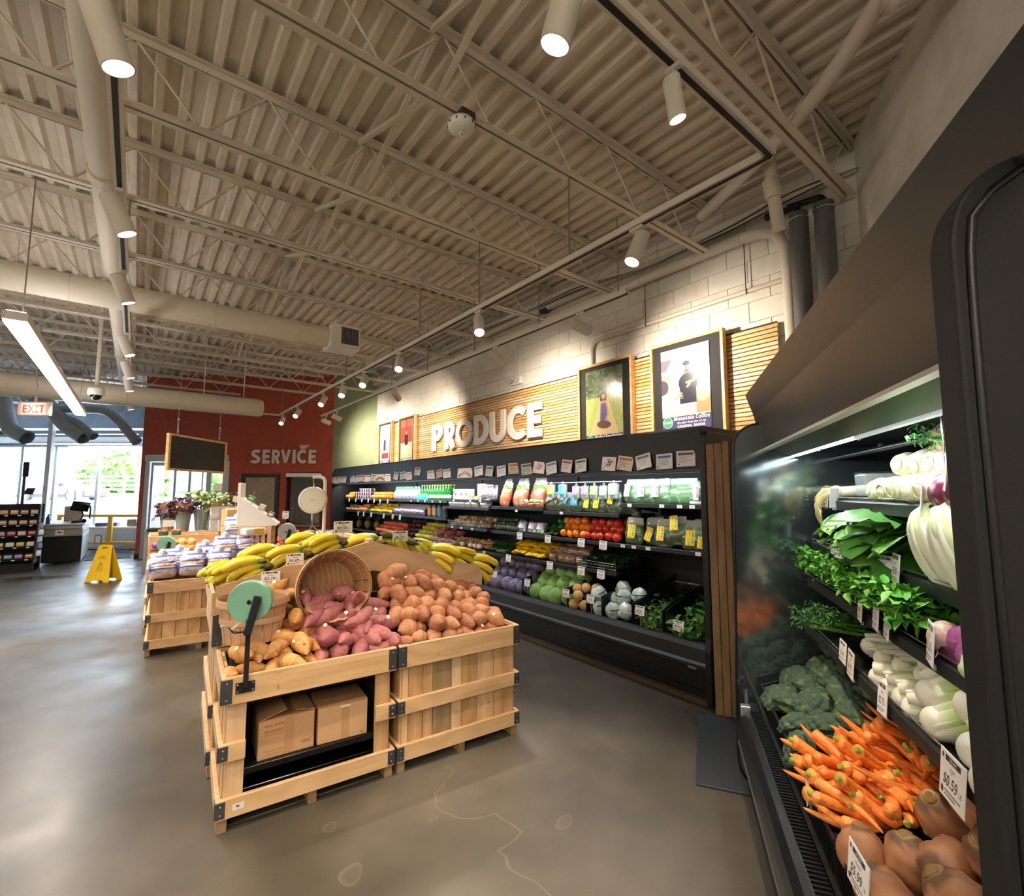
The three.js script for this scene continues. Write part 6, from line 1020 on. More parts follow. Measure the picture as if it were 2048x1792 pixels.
// price cards and small shelf tags
{
  const n3 = ['left of the herb trays', 'before the green peppers', 'before the orange peppers', 'before the red peppers']; [-4.62, -4.11, -3.59, -3.29].forEach((z, i) => priceTag([3.728, 1.075, z], cT, 0.1, 0.085, i, 'white price card hanging from the third shelf, ' + n3[i], null, -0.1));
  const n4 = ['before the yellow squash', 'before the pepper bags', 'left of two at the loose greens', 'right of two at the loose greens']; [-4.81, -4.05, -3.57, -3.3].forEach((z, i) => priceTag([3.7, 0.79, z], cT, 0.1, 0.085, i + 2, 'white price card hanging from the fourth shelf, ' + n4[i], null, -0.1));
  [[0.56, -5.72, 'by the banana display'], [0.6, -5.47, 'at the asparagus'], [0.6, -4.89, 'before the red cabbages'], [0.59, -4.26, 'before the left green cabbages'], [0.57, -3.64, 'at the rutabagas'], [0.57, -3.3, 'before the wrapped heads'], [0.57, -2.72, 'on the curly-greens box'], [0.52, -2.34, 'on the spinach box']].forEach(([y, z, l], i) => priceTag([3.545, y, z], cT, 0.1, 0.08, i % 8, 'price card on a clear stalk at the bottom deck, ' + l, null, -0.15, 0.1));
  [-9.9, -9.6, -9.2, -8.6, -8.2, -7.9, -7.17, -6.92, -6.66, -6.36, -6.12].forEach((z, i) => priceTag([3.68, i < 6 ? 1.17 : 0.8, z], cT, 0.07, 0.085, i % 8, i < 6 ? 'small price card hanging from the second far shelf below the fruit' : 'small price card hanging from the lower shelf by the ginger', i < 6 ? 'price cards on the second far shelf' : 'price cards on the lower shelf', -0.1));
  [-10.6, -10.2, -9.85, -9.5, -9.2, -8.9, -8.55].forEach((z, i) => priceTag([3.73, 1.44, z], cT, 0.06, 0.075, i, 'small price card hanging from the top far shelf', 'price cards on the top far shelf', -0.1));
  const tg = cbox(0.05, 0.028, 0.002, 0.0006), ln = box(0.034, 0.004, 0.0006), lm = std(0x6b6b70, 0.6);
  const put = (y, x, l, zs) => zs.forEach(z => { const t = thing('shelf_tag', l, 'shelf tag', [x, y, z], cT, l); part('paper', tg, tagBack, t); part('print_line', ln, lm, t).position.z = 0.0013; });
  put(1.478, 3.74, 'tiny white shelf tag on the uppermost near shelf edge', [-2.96, -2.6, -2.42, -2.3, -2.12]); put(1.086, 3.74, 'tiny white shelf tag on the third near shelf edge', [-3.05, -2.92, -2.76, -2.26]); put(1.373, 3.74, 'tiny white shelf tag on the second near shelf edge', [-3.9, -4.7]); put(1.482, 3.74, 'tiny white shelf tag under the pink cartons', [-6.2, -5.75, -5.5]); put(1.098, 3.69, 'tiny white shelf tag under the brown mushrooms', [-6.15, -5.9, -5.62]); put(1.457, 3.74, 'tiny white shelf tag under the green bottles', [-6.6, -6.85, -7.1, -7.35, -7.6]); put(0.808, 3.71, 'tiny white shelf tag under the ginger', [-5.35, -5.6, -5.9]);
}
// ================================================================ NEAR CASE ALONG THE TURNED RIGHT WALL
// local frame: s along the case away from the viewer, q from the viewer's line into the case
const S0 = 0.86, S1 = 3.0, NB = [1.93, 0, 0.9];
const nb = g => T(g, -NB[0], 0, -NB[2]);
const exq = (poly, s0, s1, bev = 0) => T(prism(poly, s1 - s0, bev), s1, 0, 0, 0, -Math.PI / 2, 0);
const nspan = (s0, s1, y0, y1, q0, q1, c = 0.003) => cspan(s0, s1, y0, y1, q0, q1, c);
const nthing = (n, l, c, p, turn = 0, g) => thing(n, l, c, nearc(...p), CA + turn, g);
const nsolo = (n, geo, m, l, c, p, rot = [0, 0, 0], g) => { const o = solo(n, geo, m, l, c, nearc(...p), 0, g); o.rotation.order = 'YXZ'; o.rotation.set(rot[0], CA + rot[1], rot[2]); return o; };
{
  const t = nthing('display_case', 'tall black refrigerated vegetable case with a broad brushed black hood and misted greens', 'display case', NB);
  const L = (n, g, m = mCaseIn, par = t, l) => part(n, nb(g), m, par, l);
  const mHood = phy(0x25221f, 0.38, { metalness: 0.35 }), mIn = std(0x0b0d0d, 0.4), mBar = phy(0x14161a, 0.22);
  L('hood_panel', exq([[0.42, 2.165], [0.46, 2.04], [0.475, 2.04], [0.45, 2.17]], S0 - 0.55, S1 + 0.06), mHood);
  L('hood_panel', exq([[0.46, 2.04], [0.5, 1.85], [0.515, 1.85], [0.475, 2.04]], S0 - 0.05, S1 + 0.06), mHood);
  L('hood_trim', exq([[0.498, 1.838], [0.5, 1.852], [0.53, 1.852], [0.53, 1.838]], S0 - 0.05, S1 + 0.04), mats.alu);
  L('hood_end', T(new THREE.BoxGeometry(0.008, 0.32, 0.9), S1 + 0.06, 2.0, 0.92), mHood); L('hood_top', nspan(S0, S1 + 0.06, 2.15, 2.17, 0.45, 1.45), mHood);
  L('inner_slope', exq([[0.53, 1.845], [0.62, 1.8], [0.66, 1.83], [0.6, 1.9], [0.53, 1.9]], S0, S1), std(0x4a4744, 0.35, 0.6));
  const lamp = std(0xffffff, 0.4, 0, { emissive: 0xeff7ff, emissiveIntensity: 5 });
  L('lamp_housing', nspan(S0 + 0.02, S1 - 0.02, 1.806, 1.836, 0.62, 0.7), std(0x6d7173, 0.2, 0.8)); L('lamp_tube', nspan(2.05, S1 - 0.03, 1.796, 1.806, 0.63, 0.655, 0.002), lamp); L('lamp_cover', nspan(S0 + 0.03, 2.04, 1.794, 1.806, 0.63, 0.655, 0.002), std(0xbfc6c2, 0.2, 0.3, { emissive: 0xeff7ff, emissiveIntensity: 0.35 }));
  for (const s of [1.35, 2.02, 2.5]) L('lamp_clip', T(new THREE.TorusGeometry(0.022, 0.003, 6, 16, Math.PI), s, 1.81, 0.64, 0, 0, Math.PI), mats.chrome);
  for (const [a, b] of [[0.9, 1.9], [1.95, 2.95]]) { const l = new THREE.RectAreaLight(0xf3fbff, NEARCASE, b - a, 0.03); l.rotation.order = 'YXZ'; l.position.set((a + b) / 2 - NB[0], 1.788, 0.645 - NB[2]); l.rotation.set(-1.2, Math.PI, 0); t.add(l); }
  const l2 = new THREE.RectAreaLight(0xf3fbff, NEARCASE * 0.5, 2.0, 0.03); l2.position.set(0, 1.785, 0.66 - NB[2]); l2.rotation.set(-Math.PI / 2, 0, 0); t.add(l2);
  L('ceiling_panel', nspan(S0, S1, 1.84, 1.86, 0.66, 1.4), mIn); L('back_panel', nspan(S0, S1, 0.3, 1.86, 1.36, 1.4), mIn); for (const s of [1.25, 1.55, 1.85, 2.15, 2.45]) L('fixing_knob', T(sph(0.016, 0, 0, 0, 10, 8), s, 1.8, 0.86), mats.steelDark); L('mist_pipe', rod([S0, 1.785, 0.84], [S1, 1.785, 0.84], 0.012, 10), mats.black);
  L('base_panel', exq([[0.34, 0.02], [0.34, 0.34], [1.38, 0.34], [1.38, 0.02]], S0, S1), mCase);
  L('bumper', exq([[0.29, 0.33], [0.282, 0.36], [0.284, 0.42], [0.295, 0.455], [0.315, 0.485], [0.335, 0.5], [0.34, 0.5], [0.34, 0.33]], S0, S1 - 0.16), mBar); L('bumper_edge', exq([[0.283, 0.322], [0.283, 0.332], [0.31, 0.332], [0.31, 0.322]], S0, S1 - 0.16), std(0x77797a, 0.4, 0.5));
  L('bumper_cap', nspan(S1 - 0.2, S1 - 0.16, 0.46, 0.515, 0.3, 0.345), mats.alu); L('rail_post', rod([S1 - 0.14, 0.5, 0.335], [S1 - 0.1, 0.56, 0.34], 0.012, 8), mats.steelDark);
  const gr = L('grille_bed', nspan(S0, S1 - 0.05, 0.47, 0.482, 0.34, 0.395), mats.black); const bg = nb(box(0.006, 0.006, 0.05)); 
  for (let i = 0; i < 100; i++) { const b = part('grille_bar', bg, mShelf, gr); b.position.set(S0 + 0.03 + i * 0.0195, 0.486, 0.368); }
  L('deck', exq([[0.4, 0.45], [0.4, 0.48], [1.36, 0.62], [1.36, 0.5]], S0, S1), mIn);
  for (const [y, q, dep] of [[1.555, 0.72, 0.4], [1.335, 0.7, 0.45], [1.15, 0.67, 0.55], [0.95, 0.62, 0.62]]) { const s = L('shelf', exq([[q, y - 0.028], [q, y], [q + dep, y + 0.07], [q + dep, y + 0.045]], S0 + 0.02, S1 - 0.06), mShelf); L('price_rail', exq([[q - 0.01, y - 0.034], [q - 0.012, y + 0.004], [q - 0.004, y + 0.01], [q, y - 0.03]], S0 + 0.02, S1 - 0.06), mBump, t); const w = L('wire_rail', rod([S0 + 0.02, y + 0.022, q - 0.004], [S1 - 0.06, y + 0.022, q - 0.004], 0.003, 6), mats.chrome, t); }
  // far end: dark mirror-like clear panel with rounded corners and black edge; near end: thick black panel with a rounded top
  const ep = (r) => { const s = new THREE.Shape(); s.moveTo(0.3 + r, 0.02); s.quadraticCurveTo(0.3, 0.02, 0.3, 0.02 + r); s.lineTo(0.34, 1.86); s.quadraticCurveTo(0.35, 1.97, 0.45, 1.98); s.lineTo(1.4, 1.98); s.lineTo(1.4, 0.02); return s; };
  L('end_glass', T(new THREE.ExtrudeGeometry(ep(0.18), { depth: 0.006, bevelEnabled: false, curveSegments: 8 }), S1, 0, 0, 0, -Math.PI / 2, 0), phy(0x8b989b, 0.1, { metalness: 0.9 }), t, 'dark mirror-like end panel');
  L('end_edge', tube([[S1, 0.02, 0.6], [S1, 0.02, 0.46], [S1, 0.06, 0.34], [S1, 0.2, 0.298], [S1, 1.0, 0.318], [S1, 1.82, 0.338], [S1, 1.94, 0.37], [S1, 1.985, 0.45], [S1, 1.985, 0.6]], 0.008, 60, 8), mats.black);
  const ns = new THREE.Shape(); ns.moveTo(0.385, 0.02); ns.lineTo(0.385, 1.93); ns.quadraticCurveTo(0.385, 2.06, 0.5, 2.06); ns.lineTo(1.42, 2.06); ns.lineTo(1.42, 0.02);
  L('near_end_panel', T(new THREE.ExtrudeGeometry(ns, { depth: 0.05, bevelEnabled: true, bevelSize: 0.006, bevelThickness: 0.006, bevelSegments: 2, curveSegments: 10 }), S0, 0, 0, 0, -Math.PI / 2, 0), phy(0x060607, 0.65));
  L('panel_trim', tube([[S0 - 0.056, 0.05, 0.4], [S0 - 0.056, 1.0, 0.4], [S0 - 0.056, 1.92, 0.4], [S0 - 0.056, 2.02, 0.44], [S0 - 0.056, 2.045, 0.52], [S0 - 0.056, 2.045, 1.2]], 0.006, 60, 6), mats.black);
  L('inner_liner', nspan(S0, S0 + 0.01, 0.48, 1.84, 0.42, 1.36), std(0x241f1c, 0.25, 0.3));
}
// ---- deck bins: broccoli, carrots, rutabagas
function deckBin(s0, s1, label) {
  const t = nthing('produce_bin', label, 'bin', [(s0 + s1) / 2, 0.5, 0.62]); const w = s1 - s0;
  for (const x of [-w / 2 + 0.004, w / 2 - 0.004]) part('side_panel', T(prism([[-0.2, -0.02], [0.3, 0.06], [0.3, 0.28], [-0.2, 0.085]], 0.006), x + 0.003, 0, 0, 0, -Math.PI / 2, 0), mats.black, t);
  const f = part('front_panel', T(box(w, 0.12, 0.006), 0, 0.03, -0.2), std(0x2b2224, 0.35), t); const rb = box(0.004, 0.09, 0.004); for (let i = 0; i < Math.floor(w / 0.012); i++) part('rib', rb, mats.black, f).position.set(-w / 2 + 0.01 + i * 0.012, 0.03, -0.204);
  part('bed', T(box(w, 0.008, 0.54), 0, 0.11, 0.05, -0.42), mats.blackMat, t); return t;
}
deckBin(2.24, 2.94, 'black ribbed bin holding the broccoli'); deckBin(1.725, 2.23, 'black ribbed bin holding the carrots'); deckBin(1.0, 1.715, 'black bin holding the rutabagas');
{
  // broccoli crowns
  const crown = sd => {
    const rs = Array.from({ length: 60 }, (_, i) => { const t = Math.acos(1 - (i + 0.5) / 60 * 1.3), a = i * 2.399 + sd; return V(Math.sin(t) * Math.cos(a), Math.cos(t), Math.sin(t) * Math.sin(a)); });
    const g = mergeVertices((() => { const q = new THREE.IcosahedronGeometry(1, 26); q.deleteAttribute('normal'); q.deleteAttribute('uv'); return q; })()), p = g.attributes.position, v = V();
    const col = new Float32Array(p.count * 3), A = lin('#46604a'), B = lin('#33493a'), C = lin('#8a9a3c');
    for (let i = 0; i < p.count; i++) {
      v.fromBufferAttribute(p, i).normalize(); let b = -1; for (const q of rs) b = Math.max(b, v.dot(q)); const d = Math.acos(Math.min(1, b)), lob = 1 - (d / 0.25) ** 2;
      const fine = noi.noise(v.x * 26 + sd, v.y * 26, v.z * 26), k = v.y < -0.1 ? 0.55 + 0.3 * (1 + v.y) : 1; const r = (0.86 + 0.1 * Math.max(-0.4, lob) + 0.03 * fine + 0.022 * noi.noise(v.x * 55, v.y * 55 + sd, v.z * 55) + 0.09 * noi.noise(v.x * 2.2 + sd, v.y * 2.2, v.z * 2.2)) * k;
      const yl = sm(0.18, 0.42, noi.noise(v.x * 2.4 + sd * 3, v.y * 2.4, v.z * 2.4 + sd)); const c = cl(cl(A, B, 0.5 - 0.8 * fine), C, 0.32 * yl); col.set(v.y < -0.35 ? lin('#9cae6a') : c, i * 3);
      p.setXYZ(i, v.x * r, v.y * r * 0.8, v.z * r);
    }
    g.setAttribute('color', new THREE.BufferAttribute(col, 3)); g.computeVertexNormals(); return T(norm(g), 0, 0, 0, 0, 0, 0, 0.098);
  };
  const G = [1, 2, 3].map(crown), mB = vc(0.75), st = cyl(0.02, 0.026, 0.09, 10, 0, -0.09, 0), mS = std(0x93a768, 0.6);
  const pts = []; for (let r = 0; r < 4; r++) for (let i = 0; i < 5; i++) pts.push([2.3 + i * 0.135 + (r % 2) * 0.06, 0.625 + r * 0.078 - 0.035 * Math.abs(i - 2), 0.49 + r * 0.095]);
  pts.forEach(([s, y, q], i) => { const o = nsolo('broccoli_crown', G[i % 3], mB, 'dark green broccoli crown heaped beside the carrots, ' + ['front row at the ribbed panel', 'second row', 'third row', 'back row'][Math.floor(i / 5)], 'broccoli', [s + rr(-0.015, 0.015), y, q], [rr(-0.7, -0.15), R() * 6, rr(-0.3, 0.3)], 'broccoli crowns in the ' + ['front', 'second', 'third', 'back'][Math.floor(i / 5)] + ' row'); o.scale.setScalar(rr(0.85, 1.1)); part('stalk', st, mS, o); });
  // carrots
  const cG = [1, 2, 3, 4].map(i => surf((u, v) => { const a = v * 6.2832, L = [0.2, 0.22, 0.18, 0.24][i - 1], r0 = [0.016, 0.018, 0.02, 0.014][i - 1]; const q = u < 0.03 ? u / 0.03 : Math.pow(1 - u, 0.42) * (1 - 0.25 * u); const r = r0 * q * (1 + 0.05 * noi.noise(u * 14 + i, a, 2)); return [(u - 0.45) * L, r * Math.cos(a) + 0.012 * Math.sin(u * 2.6 + i), r * Math.sin(a) + 0.01 * Math.sin(u * 3.5 + i * 2)]; }, 20, 10)), mC = [fruitM([240, 146, 62], [226, 120, 44], 111, 0.45), fruitM([232, 134, 52], [214, 108, 38], 112, 0.45), fruitM([246, 158, 76], [232, 130, 54], 113, 0.45)], topG = M(cyl(0.006, 0.009, 0.012, 8, 0, 0, 0, 0, 0, Math.PI / 2)), mTop = std(0x9aa33a, 0.6);
  for (let lay = 0; lay < 4; lay++) for (let i = 0; i < 24; i++) {
    const q = 0.46 + (i % 6) * 0.055 + rr(-0.02, 0.02), s = 1.8 + Math.floor(i / 6) * 0.115 + rr(-0.03, 0.03), y = 0.575 + (q - 0.43) * 0.5 + lay * 0.021;
    if (s > 2.14 && lay > 2) continue;
    const k = i % 4, zn = (s < 1.95 ? ', near half' : ', far half') + (q < 0.6 ? ', by the ribbed front' : ', towards the back'), o = nsolo('carrot', cG[k], pick(mC), 'loose orange carrot in the tangled heap' + zn, 'carrot', [s, y, q], [0, pick([rr(-0.5, 0.6), rr(0.5, 1.7), rr(2.6, 3.8), rr(-1.6, -0.6)]), rr(-0.16, 0.16)], 'loose carrots' + zn);  o.scale.set(1, 1.2, 1.2); o.rotation.x = -0.42 * Math.cos(o.rotation.y - CA) ; o.rotation.z += 0.4 * Math.sin(o.rotation.y - CA);
    if (R() < 0.5) part('crown_end', topG, mTop, o).position.set(-0.45 * [0.2, 0.22, 0.18, 0.24][k] - 0.003, 0.012 * Math.sin(i), 0).y = 0.012 * Math.sin(k + 1);
  }
  // rutabagas
  const ru = [1, 2, 3].map(i => { const g = globe(i * 2.3, 0.062, { sy: 1.2, lump: 0.16, fr: 2.2 }); const a = lin('#b9845a'), b = lin('#95603f'), c = lin('#5d3d33'), d = lin('#c7a06a'); return tint(g, (x, y, z) => { const n = noi.noise(x * 40 + i, y * 18, z * 40), m = noi.noise(x * 110, y * 110, z * 110 + i); let k = cl(a, b, 0.5 + 0.7 * n); k = cl(k, c, 0.55 * sm(0.2, 0.5, m)); if (y > 0.055) k = Math.hypot(x, z) < 0.016 ? d : cl(k, lin('#4a3a2a'), 0.75); return k; }); }), mR = vc(0.62), rt = M(T(new THREE.ConeGeometry(0.012, 0.06, 8), 0, -0.095, 0, Math.PI), rod([0.004, -0.11, 0], [0.012, -0.15, 0.01], 0.003, 5)), mRt = std(0x9c6c48, 0.7), scar = lathe([[0.02, 0], [0.016, 0.008], [0.012, 0.004], [0.008, 0.012], [0, 0.012]], 12), mSc = std(0x8d6c3a, 0.7);
  [[1.66, 0.6, 0.47], [1.6, 0.64, 0.56], [1.64, 0.74, 0.66], [1.47, 0.72, 0.6], [1.4, 0.8, 0.66], [1.5, 0.6, 0.47], [1.55, 0.83, 0.72], [1.36, 0.62, 0.5], [1.27, 0.84, 0.63], [1.22, 0.66, 0.52], [1.16, 0.86, 0.66], [1.1, 0.68, 0.52], [1.34, 0.72, 0.56], [1.6, 0.56, 0.52], [1.46, 0.86, 0.72], [1.25, 0.74, 0.58]].forEach(([s, y, q], i) => { const o = nsolo('rutabaga', ru[i % 3], mR, i === 3 ? 'brown rutabaga turned with its dark leaf scar to the front' : 'earthy brown rutabaga in the black bin before the carrots, ' + (q > 0.58 ? 'back row' : 'front row'), 'rutabaga', [s, y, q], i === 3 ? [-1.5, 0.4, 0.3] : [rr(-0.9, 0.9), R() * 6, rr(-0.8, 0.8)], i === 3 ? null : q > 0.58 ? 'brown rutabagas at the back' : 'brown rutabagas in front'); o.scale.setScalar(rr(0.92, 1.08)); if (i % 2) part('root_tip', rt, mRt, o); part('leaf_scar', scar, mSc, o).position.y = 0.068; });
}
// ---- lowest shelf: dill, leeks, celery, bok choy, fennel
const DS = { side: THREE.DoubleSide };
const smallLeaf = [1, 2, 3].map(i => leafGeo(0.026, 0.02, { nu: 3, nv: 2, curl: 0.4, ruffle: 0.6, sd: i, point: 0.6 }));
const mHerb = [std(0x4f9a2c, 0.5, 0, DS), std(0x3f8326, 0.5, 0, DS), std(0x6fb23c, 0.5, 0, DS)];
function herbBunch(p, turn, label, group, o = {}) { // stems towards the back, leafy head to the front
  const { n = 260, len = 0.22, wd = 0.11, mats2 = mHerb, ls = 1, feather = false } = o, t = nthing('herb_bunch', label, 'herbs', p, turn, group), sets = [[], [], []];
  for (let i = 0; i < n; i++) { const u = Math.pow(R(), 0.7), a = R() * 6.28, r = wd * (0.25 + 0.75 * u) * Math.sqrt(R()); const x = r * Math.cos(a), y = 0.05 + Math.abs(r * Math.sin(a)) * 0.9, z = -len * u + 0.04; sets[i % 3].push(T(pick(smallLeaf).clone(), x, y, z, rr(-1, 1), R() * 6.28, rr(-0.5, 0.9), (feather ? 0.8 : 1.25) * ls, 1 * ls, (feather ? 0.28 : 1.25) * ls)); }
  sets.forEach((s, i) => { part('foliage', M(s), mats2[i], t).userData.kind = 'stuff'; });
  const st = []; for (let i = 0; i < 14; i++) { const a = R() * 6.28; st.push(rod([0.02 * Math.cos(a), 0.03 + 0.015 * Math.sin(a), 0.16], [wd * 0.6 * Math.cos(a), 0.05 + wd * 0.4 * Math.abs(Math.sin(a)), -len * 0.5], 0.0025, 5)); } part('stems', M(st), mHerb[2], t); part('tie', T(new THREE.TorusGeometry(0.028, 0.004, 6, 16), 0, 0.035, 0.1), std(0x3557a0, 0.5), t); return t;
}
const mDill = [std(0x3d7434, 0.6, 0, DS), std(0x2f5f2c, 0.6, 0, DS), std(0x4d8a3e, 0.6, 0, DS)];
herbBunch([2.52, 0.985, 0.74], 0.2, 'feathery dark green dill bunch, upper one above the broccoli', 'dill bunches', { mats2: mDill, feather: true, n: 420, wd: 0.1 }); herbBunch([2.62, 0.93, 0.7], -0.2, 'feathery dark dill bunch hanging low behind the price cards', 'dill bunches', { mats2: mDill, feather: true, n: 380, wd: 0.1 });
[[2.8, 'curly parsley bunch at the far end of the third shelf', 1.25], [2.66, 'parsley bunch beside the far end of the third shelf', 1.2], [2.5, 'fine-leaved dark parsley bunch, third from the far end', 0.85], [2.34, 'dense parsley bunch in the middle of the third shelf', 0.9], [2.18, 'cilantro bunch over the two price cards', 1.2], [2.03, 'cilantro bunch hanging over the shelf edge', 1.3], [1.88, 'bright cilantro bunch with long stems', 1.3], [1.74, 'cilantro bunch next to the purple kohlrabi', 1.35]].forEach(([s, l, ls], i) => herbBunch([s, 1.175, 0.76], rr(-0.3, 0.3), l, null, { ls, n: 300, wd: 0.115, len: 0.2 }));
const mStalkW = (() => { const A = lin('#f0efdc'), B = lin('#a9d05c'), C = lin('#5f9c33'); return (L) => (x) => { const t = x / L; return t < 0.45 ? cl(A, B, sm(0.12, 0.45, t)) : cl(B, C, sm(0.45, 0.8, t)); }; })();
function stalkHead(p, rot, label, cat, name, group, o = {}) { // white base at the front, green ribs to the back (+x local)
  const { n = 9, L = 0.26, r = 0.05, w = 0.034 } = o, t = nthing(name, label, cat, p, 0, group); t.rotation.order = 'YXZ'; t.rotation.set(rot[0], CA + rot[1], rot[2]);
  const f = mStalkW(L), rib = pg['rib' + L + w] ??= tint(norm(surf((u, v) => { const a = v * 6.2832, k = Math.sin(Math.PI * Math.min(1, u * 0.9 + 0.12)) ** 0.5; return [u * L, 0.013 * k * Math.sin(a) + 0.03 * u * u, w / 2 * k * Math.cos(a)]; }, 10, 8)), f), m = pg.vcr ??= vc(0.35);
  for (let i = 0; i < n; i++) { const a = i * 2.4, q = part('stalk', rib, m, t), rad = r * (0.35 + 0.65 * ((i % 3) / 2)); q.position.set(0, rad * Math.cos(a), rad * Math.sin(a)); q.rotation.set(-a + 1.57, -0.12 * Math.sin(a), 0.14 * Math.cos(a)); }
  part('base', T(globe(2, r * 0.8, { lump: 0.12 }), 0.012, 0, 0, 0, 0, 0, 1.0, 1, 1), std(0xe9e8d4, 0.4), t);
  const lv = pg.slv ??= M(...Array.from({ length: 26 }, () => T(pick(smallLeaf).clone(), L * rr(0.85, 1.25), rr(-0.05, 0.08), rr(-0.07, 0.07), rr(-1, 1), R() * 6, rr(-0.4, 0.8), 2.2))); part('leaves', lv, mHerb[0], t); return t;
}
[[2.2, 1.02, 0.68, 'scallion', 'bundle of leek ends at the far left of the lowest shelf'], [2.08, 1.01, 0.68, 'celery', 'celery head with bright stalks in the middle of the lowest shelf'], [1.98, 1.02, 0.7, 'celery', 'celery head with leafy top behind the yellow leaves']].forEach(([s, y, q, c, l], i) => stalkHead([s, y, q], [0.2, -Math.PI / 2 + rr(-0.2, 0.2), 0.1], l, c, 'celery', null, { n: 12, r: 0.042, w: 0.024, L: 0.3 }));
[[2.03, 0.96, 0.65], [1.92, 0.965, 0.645], [1.83, 0.97, 0.645], [1.75, 0.97, 0.64], [1.87, 1.03, 0.72]].forEach(([s, y, q], i) => stalkHead([s, y, q], [0.15, -Math.PI / 2 - rr(0.1, 0.6), 0.2], ['pale bok choy at the front edge, left one', 'pale bok choy at the front edge, second', 'pale bok choy at the front edge, third', 'pale bok choy above the shelf rail, fourth', 'bok choy lying on the second row'][i], 'bok choy', 'bok_choy', null, { n: 9, r: 0.045, w: 0.046, L: 0.2 }));
[[1.68, 1.04, 0.66, 1.1], [1.62, 0.99, 0.645, 1.1], [1.52, 1.07, 0.68, 1.2], [1.44, 1.0, 0.65, 1.25], [1.37, 0.965, 0.64, 1.3], [1.5, 1.12, 0.78, 1.1]].forEach(([s, y, q, k], i) => { const t = stalkHead([s, y, q], [0.1, -Math.PI / 2 - rr(0.7, 1.1), 0.55], ['big white fennel with green stalks, upper left', 'white fennel bulb lying below it', 'fennel with bright green stalks at the right', 'large fennel bulb cut off by the end panel', 'lowest big fennel bulb resting on the shelf rail', 'fennel in the back row'][i], 'fennel', 'fennel_bulb', null, { n: 8, r: 0.048, w: 0.05, L: 0.24 }); t.scale.setScalar(k); });
// purple kohlrabi / onions at the right of the third shelf
{
  const kG = [1, 2].map(i => globe(i * 3, 0.042, { lump: 0.1 })), mK = [fruitM([172, 92, 148], [140, 60, 120], 115, 0.35), fruitM([226, 206, 190], [196, 160, 160], 116, 0.4)], rt2 = T(new THREE.ConeGeometry(0.006, 0.03, 7), 0, -0.05, 0, Math.PI);
  [[1.64, 1.21, 0.69, 1], [1.56, 1.22, 0.7, 0], [1.5, 1.2, 0.69, 0], [1.6, 1.27, 0.78, 0], [1.45, 1.21, 0.7, 0], [1.53, 1.28, 0.78, 0]].forEach(([s, y, q, k], i) => { const o = nsolo('purple_onion', kG[i % 2], mK[k], ['pale cream bulb in front of the purple ones', 'round violet bulb beside the cream bulb', 'violet bulb under the pale cut head', 'violet bulb in the second row', 'violet bulb cut off by the end panel', 'violet bulb at the back'][i], 'bulb', [s, y, q], [rr(-0.8, 0.8), i, rr(-0.8, 0.8)]); part('root_tip', rt2, mK[1], o); });
  const tr = nthing('purple_tray', 'dark violet tray under the purple bulbs', 'tray', [1.52, 1.165, 0.76]); part('base', cbox(0.3, 0.02, 0.18, 0.004), std(0x4a1f3c, 0.4), tr); part('rim', cbox(0.31, 0.03, 0.01, 0.003, 0, 0.015, -0.09), std(0x5a2448, 0.4), tr);
  const wh = nsolo('cut_radicchio', globe(4, 0.055, { lump: 0.15 }), std(0xe6ead2, 0.45), 'pale cut head at the right end of the third shelf', 'radicchio', [1.43, 1.19, 0.685]); part('core', T(globe(2, 0.02, {}), 0, 0, -0.045), std(0xcbd6a0, 0.5), wh);
  const tie = nthing('red_tie', 'thin red twist tie on the shelf rail', 'tie', [1.45, 1.14, 0.665]); part('strand', rod([0, 0, 0], [0.05, 0.03, -0.01], 0.003, 6), std(0xc0392b, 0.5), tie); part('knot', sph(0.005, 0.05, 0.03, -0.01, 8, 6), std(0xc0392b, 0.5), tie);
}
